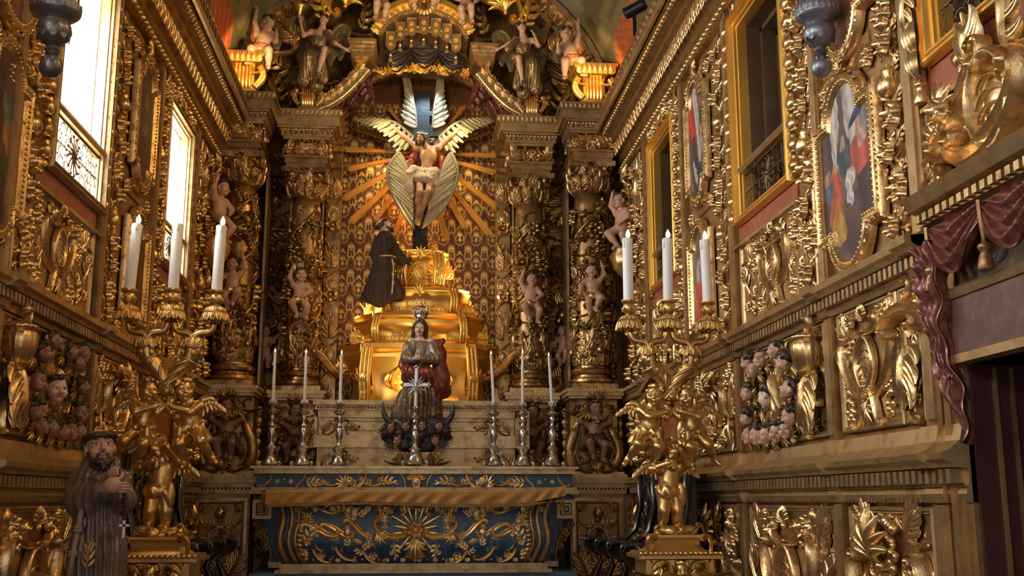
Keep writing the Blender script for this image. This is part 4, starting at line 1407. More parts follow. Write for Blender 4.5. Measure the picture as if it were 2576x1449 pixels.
painting(-1, 5.28, 4.24, ellipse(.46, .50), 'oval painting at the top left corner', [('e', .5, .5, .3, .4, 0, (.20, .09, .05))], ((.24, .13, .07), (.16, .08, .05)), seed=8)

# ---- doorway at the right with carved drapery -------------------------------------------------------------------
wl, FM, U = side_cells(1)
door = tag(thing('door_1', 'dark doorway with maroon leaves at the right edge', 'door'), kind='structure')
u0, u1 = uu(1, 3.0, 4.10)
jb = B()
for k, (d0, d1) in enumerate(((.0, .05), (.05, .09), (.09, .12))):
    n1 = (.05, .035, .02)[k]
    jb.add(box(u0 + d0 - .12, u0 + d1 - .12, 0, 2.13 + .12 - d0, -.3, n1)).add(box(u0 + d0 - .12, u1, 2.13 + .12 - d1, 2.13 + .12 - d0, -.3, n1))
obj('door_frame', jb, GOLDP, door, FM, False)
for k in range(4):
    obj('jamb_fillet', box(u0 + .02, u0 + .034, 0, 2.12, -.10 - .07 * k, -.085 - .07 * k), GOLDP, door, FM, False)
obj('jamb_lining', box(u0 - .006, u0 + .02, 0, 2.13, -.37, -.0), MAROON, door, FM, False)
obj('door_leaf', box(u0 + .02, u1, 0, 2.13, -.44, -.40), MAROON, door, FM, False)
for k in range(3):
    obj('leaf_panel', box(u0 + .10 + .34 * k, u0 + .36 + .34 * k, .3, 1.95, -.40, -.385), MAROON, door, FM, False)
obj('lintel_band', box(u0, u1 + .3, 2.16, 2.40, .02, .06), surf('painted_lintel', (.12, .055, .05), .5, 0, (.19, .10, .075), .45, 14), door, FM, False)
obj('lintel_moulding', B().add(run2([(.02, 2.13), (.075, 2.13), (.075, 2.165), (.03, 2.175), (.02, 2.175)], u0 - .02, u1 + .3)).add(run2([(.02, 2.385), (.07, 2.39), (.08, 2.42), (.05, 2.44), (.02, 2.44)], u0 - .02, u1 + .3)), GOLDF, door, FM, False)
obj('swag_board', box(u0, u1 + .3, 2.44, 2.70, .012, .025), WOODB, door, FM, False)  # brown wood board behind the swags
for k in range(3):
    orn('s_scroll', door, FM, u0 + .42 + .24 * k, 2.55, .2, .2, .025, k % 2 == 0, surf('painted_scroll', (.12, .09, .11), .5) if k == 0 else bpy.data.materials['painted_scroll'], .5)
# cornice above the doorway and the large carved panel on it
cornice(wl, 1, 2.9, 4.22, [(0, 2.70), (.05, 2.70), (.06, 2.72), (.09, 2.73), (.09, 2.77), (.14, 2.785), (.16, 2.82), (.17, 2.84), (0, 2.84)], (2.735, 2.768, .088, .12, .034, .024), 'door_cornice')
pn = board(wl, FM, *uu(1, 2.9, 4.235), 2.845, 3.235, 'carved_panel')
ucd = -3.62
for k, (kd, du, v, sz, rot, n, fl, dp) in enumerate([
        ('c_scroll_wide', -.28, 3.02, .34, 1.9, .02, False, 1.5), ('s_scroll', -.20, 3.10, .44, .2, .04, True, 1.5), ('palmette', -.45, 3.08, .22, .9, .02, False, 1.3), ('palmette', -.40, 3.20, .20, .3, .02, False, 1.3),
        ('flower', -.36, 3.15, .13, .2, .07, False, 1.2), ('volute', -.12, 3.22, .26, .4, .06, False, 1.6), ('c_scroll', -.42, 2.93, .22, .2, .03, True, 1.5), ('volute', -.33, 2.93, .22, 2.6, .04, False, 1.6), ('leaf_curved', -.52, 2.90, .2, 2.2, .01, False, 1.2),
        ('cartouche', .05, 3.05, .42, .1, .03, False, 1.8), ('c_scroll_wide', .02, 3.02, .5, 1.57, .05, True, 1.3), ('c_scroll_wide', .34, 3.02, .4, 1.3, .04, False, 1.4), ('leaf_broad', -.10, 3.32, .2, 0, .04, False, 1.4), ('bud', -.20, 3.30, .12, 0, .04, False, 1.4),
        ('flower', -.47, 2.98, .09, 0, .03, False, 1.2), ('leaf', -.55, 3.0, .18, 1.9, .01, False, 1.1), ('cluster', .3, 3.16, .2, 0, .04, False, 1.2), ('leaf_curved', .2, 3.28, .26, -.6, .03, True, 1.4)]):
    orn(kd, pn, FM, ucd + du, v, sz, rot, n, fl, GOLD, dp)
scatter(pn, FM, *uu(1, 2.92, 4.22), 2.86, 3.22, 77, .05, .11, None, False, 1.3)
# tassel hanging at the near pilaster
tg_ = obj('hanging_swag', run2([(.03, 3.30), (.05, 3.30), (.05, 4.6), (.03, 4.6)], -4.225, -4.19), GOLDP, wl, FM, False)
for k, (kd, v, sz) in enumerate((('tassel', 3.34, .13), ('husk', 3.46, .15), ('husk', 3.58, .17), ('leaf', 3.72, .2), ('bud', 3.84, .13), ('flower', 3.92, .12), ('cluster', 4.04, .16), ('blossom', 4.2, .14))):
    orn(kd, tg_, FM, -4.205, v, sz, 0 if kd in ('tassel', 'cluster') else PI if kd == 'leaf' else 0, .05, False, GOLD, 1.1)

def drape_mesh(fn, nu, nv, th=.012):
    V = [fn(i / (nu - 1), j / (nv - 1)) for i in range(nu) for j in range(nv)]
    V = np.array(V)
    F = grid(nu, nv)
    m = len(V)
    V2 = V.copy(); V2[:, 2] -= th
    F2 = [tuple(x + m for x in f[::-1]) for f in F]
    E_ = []
    for i in range(nu - 1):
        E_ += [(i * nv, m + i * nv, m + (i + 1) * nv, (i + 1) * nv), (i * nv + nv - 1, (i + 1) * nv + nv - 1, m + (i + 1) * nv + nv - 1, m + i * nv + nv - 1)]
    for j in range(nv - 1):
        E_ += [(j, j + 1, m + j + 1, m + j), ((nu - 1) * nv + j, m + (nu - 1) * nv + j, m + (nu - 1) * nv + j + 1, (nu - 1) * nv + j + 1)]
    return np.vstack([V, V2]), F + F2 + E_
cur = thing('drapery_valance', 'carved crimson and gold wooden drapery with tassels over the right doorway', 'drapery')
def tail(a, b_):       # a across, b down: a cascade of pleats, longer towards the door
    L = .30 + .52 * a ** .8 + .035 * math.sin(a * 22)
    z = 2.64 - L * b_
    k = .030 * math.sin(a * 26 + 1.2 * math.sin(b_ * 6)) + .012 * math.sin(b_ * 30 + a * 8)
    return (-4.235 + .155 * a + .055 * b_ * a + .02 * math.sin(b_ * 9), z, .11 + k - .03 * b_)
obj('hanging_tail', drape_mesh(tail, 40, 70), PURPLE, cur, FM, True, None)
for k in range(3):
    ua = -4.14 + .42 * k
    def swag(a, b_, ua=ua):
        sag = .20 * math.sin(PI * a) + .03
        fold = .028 * (1 - 2 * math.sqrt(math.sin(b_ * 11 + 5 * abs(a - .5)) ** 2 + .02))
        return (ua + .44 * a, 2.70 - b_ * sag, .10 + .05 * math.sin(PI * a) * (.4 + .6 * b_) + fold * math.sin(PI * a) ** .5)
    obj('swag', drape_mesh(swag, 34, 40), PURPLE, cur, FM, True, None)
    orn('tassel', cur, FM, ua + .02, 2.50, .13, 0, .11, False, GOLDP)
    obj('cord', tube([FM @ Vector((ua + .02, 2.70, .12)), FM @ Vector((ua + .025, 2.62, .12)), FM @ Vector((ua + .02, 2.55, .11))], .008, 6), GOLDP, cur)

# ================================================================== retable behind the altar
def sx(px, py, Y): return atY(px, py, Y)
# niche and boards --------------------------------------------------------------------------------------------------
YN = 12.35                      # damask wall at the back of the niche
wb = tag(obj('wall_back', box(-2.6, 2.6, YN, YN + .15, 0, 8.0), surf('damask_ground', (.19, .070, .026), .45, .35, (.26, .11, .04), .45, 3.0, .1, 30), None, None, False), 'niche back wall with gold damask stencil on brown red ground', 'wall', kind='structure')
def petal(b, x, y, a, L, w, bend=0.0):
    n = 5
    P = []
    for i in range(n):
        t = i / (n - 1)
        aa = a + bend * t
        P.append((x + math.sin(aa) * L * t, y + math.cos(aa) * L * t))
    P = np.array(P)
    tg = np.gradient(P, axis=0); tg /= np.linalg.norm(tg, axis=1)[:, None]
    sd = np.c_[tg[:, 1], -tg[:, 0]]
    ww = w * np.array([.25, .8, 1, .75, .1])
    V = np.vstack([np.c_[P + sd * ww[:, None], np.full(n, .001)], np.c_[P - sd * ww[:, None], np.full(n, .001)]])
    b.add((V, [(i, n + i, n + i + 1, i + 1) for i in range(n - 1)]))
def motif(kind):
    b = B()
    if kind == 0:
        for k in range(9):
            f = (k - 4) / 4
            petal(b, 0, .06, f * 1.35, .36 - .12 * abs(f), .026, f * .4)
        for s in (-1, 1):
            for j in range(7):
                petal(b, s * (.06 + .012 * j), .0 - .065 * j, s * (1.15 + .12 * j), .24 - .018 * j, .020, -s * 1.0)
            petal(b, s * .04, -.46, s * 2.2, .36, .024, -s * 1.9)
            for j in range(4):
                petal(b, s * (.30 + .03 * j), -.30 + .09 * j, s * (.2 + .3 * j), .20, .022, s * .9)
            petal(b, s * .40, .22, s * .5, .22, .024, -s * 1.2)
            petal(b, s * .44, .30, s * 1.2, .12, .020, -s * 1.2)
        for k in range(10):
            petal(b, 0, -.04, k * PI / 5, .075, .017)
        petal(b, 0, -.14, PI, .38, .018)
    else:
        for k in range(7):
            f = (k - 3) / 3
            petal(b, 0, .12, f * 1.2, .32 - .10 * abs(f), .028, f * .6)
            petal(b, 0, .02, PI + f * 1.0, .30 - .12 * abs(f), .022, -f * .5)
        for s in (-1, 1):
            for j in range(6):
                petal(b, s * (.14 + .04 * j), -.12 + .075 * j, s * (1.0 - .1 * j), .19, .020, s * .8)
            petal(b, s * .1, -.2, s * 1.9, .42, .02, -s * 2.1)
            petal(b, s * .12, -.30, s * 2.4, .26, .02, -s * 1.6)
        for k in range(8):
            petal(b, 0, .07, k * PI / 4, .06, .016)
    return b.get()
DAM = [me('stencil_motif', motif(k), GOLDR, False) for k in (0, 1)]
FN = FB(YN)
for i in range(-6, 7):
    for j in range(24):
        z = 2.60 + j * .157
        u = i * .195 + (.0975 if j % 2 else 0)
        if abs(u) < 1.2:
            put('stencil_motif', DAM[j % 2], wb, FN @ T(u, z, .002) @ SC(.20, .215, 1))
# boards of the niche wall: narrow dark joints
for k in range(-4, 5):
    obj('board_joint', box(k * .26 - .0025, k * .26 + .0025, 2.4, 6.2, 0, .0008), BLACK, wb, FN, False)

# the retable board with the niche opening and the tympanum
XO = .98
def seg_arch(R0, zc, n=24, a=1.0):
    return [(R0 * math.sin(t), zc + R0 * math.cos(t)) for t in np.linspace(-a, a, n)]
NZ, NR, NA = 5.27, 1.18, .98       # segmental head of the niche
def ring_wall(inner, outer, y0, y1):
    n = len(inner)
    V = [(x, y0, z) for x, z in inner] + [(x, y0, z) for x, z in outer] + [(x, y1, z) for x, z in inner] + [(x, y1, z) for x, z in outer]
    F = []
    for i in range(n - 1):
        F += [(i, n + i, n + i + 1, i + 1)[::-1], (2 * n + i, 2 * n + i + 1, 3 * n + i + 1, 3 * n + i)[::-1], (i, i + 1, 2 * n + i + 1, 2 * n + i)[::-1], (n + i, 3 * n + i, 3 * n + i + 1, n + i + 1)[::-1]]
    F += [(0, 2 * n, 3 * n, n), (n - 1, 2 * n - 1, 4 * n - 1, 3 * n - 1)]
    return np.array(V, float), F
arc = seg_arch(NR, NZ, 24, NA)
rb = B()
rb.add(box(-2.6, -XO, 11.72, 11.80, 0, 8.0)).add(box(XO, 2.6, 11.72, 11.80, 0, 8.0)).add(box(-XO, XO, 11.72, 11.80, 0, 2.45))
inner = [(-XO, arc[0][1])] + arc + [(XO, arc[-1][1])]
outer = [(-XO, 8.0)] + [(x, 8.0) for x, z in arc] + [(XO, 8.0)]
rb.add(ring_wall(inner, outer, 11.72, 11.80))
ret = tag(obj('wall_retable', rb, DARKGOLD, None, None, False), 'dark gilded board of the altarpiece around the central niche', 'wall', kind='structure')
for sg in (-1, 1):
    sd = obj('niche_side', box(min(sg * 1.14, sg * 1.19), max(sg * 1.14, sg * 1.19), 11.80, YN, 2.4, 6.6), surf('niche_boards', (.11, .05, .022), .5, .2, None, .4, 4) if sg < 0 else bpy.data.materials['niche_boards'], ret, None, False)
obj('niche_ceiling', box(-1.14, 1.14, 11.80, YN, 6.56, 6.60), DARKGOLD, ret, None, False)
for k in range(6):
    obj('ceiling_plank', box(-1.1 + .37 * k, -.75 + .37 * k, 11.82, YN - .01, 6.53, 6.56), WOODB, ret, None, False)
obj('niche_floor', box(-1.14, 1.14, 11.0, YN, 2.46, 2.52), GOLDD, ret, None, False)
na = obj('niche_arch', ring_wall(seg_arch(NR, NZ, 30, NA), seg_arch(NR + .10, NZ, 30, NA), 11.58, 11.74), GOLD, ret, None, False)
nb = obj('niche_arch', ring_wall(seg_arch(NR + .10, NZ, 30, NA), seg_arch(NR + .13, NZ, 30, NA), 11.55, 11.74), GOLDF, ret, None, False)
for k in range(17):                    # leaf relief on the niche arch, left and right of the crown
    t = -.92 + 1.84 * k / 16
    if abs(t) < .25: continue
    x, z = (NR + .19) * math.sin(t), NZ + (NR + .19) * math.cos(t)
    orn('leaf_curved' if k % 2 else 'tendril', na, FB(11.70), x, z, .18, -t + 1.57, 0, k % 3 == 0, GOLD, 1.2)

# ---- Corinthian columns wrapped in vines -----------------------------------------------------------------------------
def cyl(c, r, phi, z):
    return frame((c[0] + r * math.sin(phi), c[1] - r * math.cos(phi), z), (math.cos(phi), math.sin(phi), 0), (0, 0, 1), (math.sin(phi), -math.cos(phi), 0))
Z0, Z1, Z2 = 2.70, 4.78, 5.10        # foot of the base, top of the shaft, top of the capital
PC = dict(elL=(-.20, -.04, .84), waL=(-.14, -.06, 1.03), elR=(.21, -.06, .58), waR=(.10, -.14, .48), knL=(-.13, -.19, .33), anL=(-.02, -.08, .12), toL=(-.04, -.17, .07), knR=(.16, -.14, .27), anR=(.12, -.02, .07), toR=(.17, -.10, .03), head=(.02, -.05, .88))
PC2 = dict(elR=(.22, -.03, .82), waR=(.17, -.06, 1.02), elL=(-.22, -.05, .60), waL=(-.24, -.14, .47), knL=(-.10, -.17, .28), anL=(-.05, -.04, .08), toL=(-.08, -.14, .04), knR=(.12, -.20, .36), anR=(.03, -.10, .16), toR=(.05, -.19, .11), head=(-.02, -.05, .88))
def drape_band(parent, M, w=.15, h=.10, z=.42, tilt=.2, mat=None, vox=.02, name='drape'):
    P = [ell((0, 0, z), (w, w * .86, h * .62), 0, np.array(Matrix.Rotation(tilt, 3, 'Y'))), ell((w * .8, -.05, z - .05), (.05, .06, .13)), ell((-w * .3, -.10, z - .02), (.09, .05, .07))]
    return obj(name, cloth(P, 9, .010, vox, .03, 14), mat or GOLDD, parent, M, True, None)
def column(cx, cy, label, seed, pose, mat=GOLDM, dark=False):
    t = thing('column', label, 'column', (cx, cy, Z0), 0, 'carved columns of the altarpiece')
    c = (0, 0)
    R0 = .158
    obj('column_base', B().add(box(-.235, .235, -.235, .235, 0, .055)).add(lathe([(.22, .055), (.235, .08), (.23, .11), (.19, .125), (.185, .15), (.215, .165), (.22, .19), (.21, .21), (.17, .225), (.165, .26)], 32)), GOLDM, t, None, True, 35)
    prof = [(R0 * 1.0, .25), (R0 * 1.06, .35), (R0 * 1.2, .45), (R0 * 1.10, .60), (R0 * 1.02, .75), (R0 * 1.1, 1.0), (R0 * 1.0, 1.25), (R0 * 1.05, 1.5), (R0 * .97, 1.75), (R0 * 1.0, 1.95), (R0 * .92, Z1 - Z0)]
    sh = obj('shaft', lathe(prof, 28), GOLDP if not dark else GOLDD, t, None, True, None)
    r = random.Random(seed)
    # acanthus bulb at the foot, collar of leaves
    for k in range(9):
        ph = -2.2 + 4.4 * k / 8
        orn('leaf_curved', sh, cyl(c, R0 * 1.10, ph, .50), 0, 0, .24, .7 if k % 2 else -.7, 0, k % 2 == 0, mat, .6)
        orn('c_scroll', sh, cyl(c, R0 * 1.12, ph + .25, .44), 0, 0, .20, 1.2 * k, 0, k % 2 == 1, mat, .8)
        orn('leaf_broad', sh, cyl(c, R0 * 1.06, ph, .33), 0, 0, .16, 0, 0, False, mat, .5)
    # vine: two spirals of scrolls, leaves and fruit up the shaft
    n = 0
    z = .62
    ph = -2.0
    kinds = ['leaf_curved', 'cluster', 'c_scroll', 'flower', 'leaf_curved', 'volute', 'c_scroll_wide', 'leaf', 'volute', 's_scroll', 'rosette']
    while z < Z1 - Z0 - .10:
        for q in range(7):
            p_ = -2.1 + 4.2 * q / 6 + r.uniform(-.22, .22)
            zz = z + r.uniform(-.04, .04) + .08 * math.sin(p_ * 1.5 + z * 4)
            kd = r.choice(kinds)
            orn(kd, sh, cyl(c, R0 * 1.0, p_, zz), 0, 0, r.uniform(.13, .20), r.uniform(0, 6.28) if kd not in ('cluster',) else r.uniform(-.4, .4), 0, r.random() < .5, mat, r.uniform(.9, 1.3))
            n += 1
        z += .125
    for k, a0 in enumerate((0, PI)):                    # raised stems winding round
        P = [(1.18 * R0 * math.sin(a0 + 7 * s_), -1.18 * R0 * math.cos(a0 + 7 * s_), .60 + s_ * (Z1 - Z0 - .75)) for s_ in np.linspace(0, 1, 60)]
        obj('vine_stem', tube(P, .017, 6), mat, sh, None, True, None)
    # capital
    cp = obj('capital', B().add(lathe([(.15, Z1 - Z0), (.165, Z1 - Z0 + .015), (.15, Z1 - Z0 + .03), (.15, Z1 - Z0 + .06), (.165, Z1 - Z0 + .18), (.20, Z1 - Z0 + .255)], 24)).add(prism([(-.25, -.25), (0, -.21), (.25, -.25), (.21, 0), (.25, .25), (0, .21), (-.25, .25), (-.21, 0)], Z2 - Z0 - .055, Z2 - Z0)), mat, t, None, True, 40)
    for row, (zz, sz, nn, off) in enumerate(((.10, .17, 9, 0), (.19, .17, 8, .25))):
        for k in range(nn):
            p_ = -2.2 + 4.4 * k / (nn - 1) + off * .3
            orn('leaf_broad', cp, cyl(c, .15 + .012 * row, p_, Z1 - Z0 + zz), 0, 0, sz, 0, 0, False, mat, 1.5, tilt=.12)
    for a in (-PI / 4, PI / 4, -3 * PI / 4, 3 * PI / 4):
        orn('volute', cp, cyl(c, .235, a, Z2 - Z0 - .10), -.02, 0, .15, .3, 0, False, mat, 1.4)
        orn('volute', cp, cyl(c, .235, a, Z2 - Z0 - .10), .02, 0, .15, -.3, 0, True, mat, 1.4)
    orn('rosette', cp, cyl(c, .215, 0, Z2 - Z0 - .04), 0, 0, .11, 0, 0, False, mat, 1.2)
    # child figure entwined in the vine
    M = T(-.01, -.21, .72) @ SC(.56)
    pt, HM, _ = figure('putto', t, M, pose, hair='curls', vox=.02)
    drape_band(pt, M, mat=GOLD)
    return t
XO_, XI = 1.80, 1.215
YO, YI = 10.92, 11.40
COLS = [(-XO_ - .03, YO, 'outer left carved column, behind the left candle with the leaning flame', 1, PC2), (-XI, YI, 'inner left carved column with a pale child above the altar candles', 2, PC),
        (XI, YI, 'inner right carved column with a child above the right altar candles', 3, PC), (XO_, YO, 'outer right carved column beside the right wall, child with raised arm', 4, dict(PC2, **{}))]
for cx_, cy_, lb, sd_, ps in COLS:
    column(cx_, cy_, lb, sd_, ps, GOLDM, sd_ in (1, 4))

# ---- pedestals with crouching bearer children -----------------------------------------------------------------------------
ATL = dict(elL=(-.25, -.02, .76), waL=(-.22, -.05, .97), elR=(.25, -.02, .76), waR=(.22, -.05, .97), haL=(.1, -.1, 1), haR=(-.1, -.1, 1), knL=(-.13, -.24, .40), anL=(-.06, -.18, .17), toL=(-.08, -.28, .13), knR=(.13, -.22, .36), anR=(.10, -.12, .13), toR=(.12, -.22, .10), head=(.01, -.07, .85))
def pedestal(cx, cy, label, seed, flip):
    zb = 1.82
    t = thing('bearer_pedestal', label, 'pedestal', (cx, cy, zb), 0, 'pedestals with bearer children')
    h = Z0 - zb
    bd = obj('block', box(-.24, .24, -.12, .24, .02, h - .10), GOLDD, t, None, False)
    obj('cap_moulding', B().add(box(-.265, .265, -.262, .26, h - .10, h - .075)).add(box(-.285, .285, -.282, .27, h - .075, h - .035)).add(box(-.30, .30, -.297, .28, h - .035, h)), GOLDF, t, None, False)
    obj('foot_moulding', B().add(box(-.30, .30, -.30, .26, 0, .03)).add(box(-.275, .275, -.27, .25, .03, .055)), GOLDF, t, None, False)
    F_ = frame((0, -.125, 0), (1, 0, 0), (0, 0, 1), (0, -1, 0))
    dn = me('dentil', box(-.012, .012, -.285 - .012, -.28, h - .072, h - .04), GOLDF, False)
    for k in range(13):
        put('dentil', dn, t, T(-.265 + k * .044, 0, 0))
    for s in (-1, 1):
        vl = obj('side_volute', tube([(s * (.20 + .05 * math.sin(a * 1.2)), -.10 - .02 * math.sin(a), .10 + .62 * a / 5) for a in np.linspace(0, 5, 16)], np.linspace(.06, .035, 16), 10), GOLDD, t, None, True, None)
        orn('volute', t, frame((s * .22, -.14, h - .20), (1, 0, 0), (0, 0, 1), (0, -1, 0)), 0, 0, .19, .4 if s > 0 else -.4, 0, s > 0, GOLDD, 1.4)
        for k in range(6):
            orn('bud', t, frame((s * .285, -.04, .12 + .105 * k), (1, 0, 0), (0, 0, 1), (0, -1, 0)), 0, 0, .10, 0, 0, False, GOLDF, 1.0)
    scatter(bd, F_, -.22, .22, .08, h - .14, seed, .07, .14, GOLDD, True, .5)
    M = T(0, -.20, .10) @ SC(.60 if not flip else -.60, .60, .60)
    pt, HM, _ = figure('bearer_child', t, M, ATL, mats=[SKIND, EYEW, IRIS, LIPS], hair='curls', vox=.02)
    obj('robe', cloth([ell((0, -.02, .46), (.16, .14, .12)), cone((-.08, -.06, .42), .10, (-.12, -.16, .38), .085), cone((.08, -.06, .42), .10, (.11, -.12, .37), .085), cone((-.2, .03, .66), .05, (-.2, .05, .35), .08), cone((.12, .02, .50), .05, (.22, .05, .25), .06)], 19, .012, .022, .04, 9), surf('bearer_robe', (.10, .055, .03), .4, .3, (.2, .12, .05), .35, 12) if 'bearer_robe' not in bpy.data.materials else bpy.data.materials['bearer_robe'], pt, M, True, None)
    cherub_head(t, frame((0, -.20, 0), (1, 0, 0), (0, 0, 1), (0, -1, 0)), 0, h - .19, .06, .15, .1, .2, 0, [SKIND, EYEW, IRIS, LIPS], True)
    orn('palmette', t, F_, 0, h - .06, .16, 0, .12, False, GOLDD, 1.2)
    for s in (-1, 0, 1):
        orn('volute' if s else 'palmette', t, F_, s * .13, .10, .18 if s else .14, .6 * s if s else PI, .14, s > 0, GOLDD, 1.4)
    orn('cluster', t, F_, 0, h - .30, .16, PI / 2, .14, False, GOLDD, .8)
    return t
pedestal(COLS[0][0], YO, 'far left pedestal with a dark bearer child above the left stalls', 5, False)
pedestal(COLS[1][0], YI, 'left inner pedestal with bearer child behind the altar candlesticks', 6, True)
pedestal(COLS[2][0], YI, 'right inner pedestal with bearer child behind the altar candlesticks', 7, True)
pedestal(COLS[3][0], YO, 'far right pedestal with bearer child left of the golden candelabrum', 8, False)

# ---- entablature blocks ------------------------------------------------------------------------------------------------------
def entablature(cx, cy, label, w=.25, big=.0, seed=1):
    t = thing('entablature', label, 'entablature', (cx, cy, Z2), 0, 'entablature blocks over the columns')
    y1 = .35
    def bk(a, b_, z0, z1, f): return box(-a, a, -f, y1, z0, z1)
    fr = obj('architrave', B().add(bk(w * .86, 0, 0, .04, w * .86)).add(bk(w * .92, 0, .04, .10, w * .92)).add(bk(w * 1.0, 0, .10, .125, w)), GOLDP, t, None, False)
    cu = obj('frieze', B().add(lathe([(w * .82, .125), (w * .98, .17), (w * 1.02, .22), (w * .96, .27), (w * .80, .30)], 4, caps=True)), GOLDP, t, RZ(PI / 4) @ SC(1.30, 1.30, 1), True, 30)
    F_ = frame((0, -w * 1.22 * .75, 0), (1, 0, 0), (0, 0, 1), (0, -1, 0))
    orn('cartouche', cu, F_, 0, .215, .11, PI / 2, .02, False, GOLD, 1.0)
    for s in (-1, 1):
        orn('s_scroll', cu, F_, s * .10, .215, .15, 1.57, .015, s > 0, GOLD, 1.2)
        orn('leaf_curved', cu, F_, s * .17, .22, .13, s * 1.2, .01, s > 0, GOLD, 1.2)
        for q in (0, 1):
            orn('c_scroll', cu, frame((s * w * .93, -.12 + .18 * q, 0), (0, s, 0), (0, 0, 1), (s, 0, 0)), 0, .215, .14, q, .01, False, GOLD, 1.1)
    scatter(cu, F_, -w * .95, w * .95, .13, .30, seed + int(cx * 10), .06, .10, GOLD, True, 1.0, n0=.0)
    cn = obj('cornice', B().add(bk(w * 1.0, 0, .30, .33, w)).add(bk(w * 1.08, 0, .33, .355, w * 1.08)).add(bk(w * 1.13, 0, .385, .41, w * 1.13)).add(bk(w * 1.28, 0, .41, .43, w * 1.28)).add(bk(w * 1.42, 0, .43, .52, w * 1.42)).add(bk(w * 1.48, 0, .52, .545, w * 1.48)).add(bk(w * 1.55, 0, .565, .60, w * 1.55)), GOLDF, t, None, False)
    obj('cornice_core', bk(w * 1.05, 0, .355, .565, w * 1.05), GOLDP, t, None, False)
    dn = me('dentil', box(-.014, .014, -w * 1.13, -w * 1.02, .355, .385), GOLDF, False)
    dl = me('dentil', box(-w * 1.13, w * 1.13, -.014, .014, .355, .385), GOLDF, False)
    for k in range(10):
        put('dentil', dn, t, T(-w * 1.02 + k * w * 2.04 / 9, 0, 0))
    for k in range(7):
        put('dentil', dl, t, T(0, -w * .8 + k * .075, 0))
    n = 15
    for k in range(n):
        orn('leaf_broad', t, frame((-w * 1.46 + w * 2.92 * k / (n - 1), -w * 1.50, .555), (1, 0, 0), (0, 0, 1), (0, -1, 0)), 0, 0, .05, 0, 0, False, GOLDF, 1.2)
        orn('bead', t, frame((-w * 1.10 + w * 2.2 * k / (n - 1), -w * 1.14, .398), (1, 0, 0), (0, 0, 1), (0, -1, 0)), 0, 0, .032, 0, 0, False, GOLD, 1.0)
    return t
entablature(COLS[0][0] - .02, YO, 'left outer entablature block under the bright left bracket', .235)
entablature(COLS[1][0], YI, 'left inner entablature block below the seated left angel', .245)
entablature(COLS[2][0], YI, 'right inner entablature block below the seated right angel', .245)
entablature(COLS[3][0] + .02, YO, 'right outer entablature block under the bright right bracket', .235)
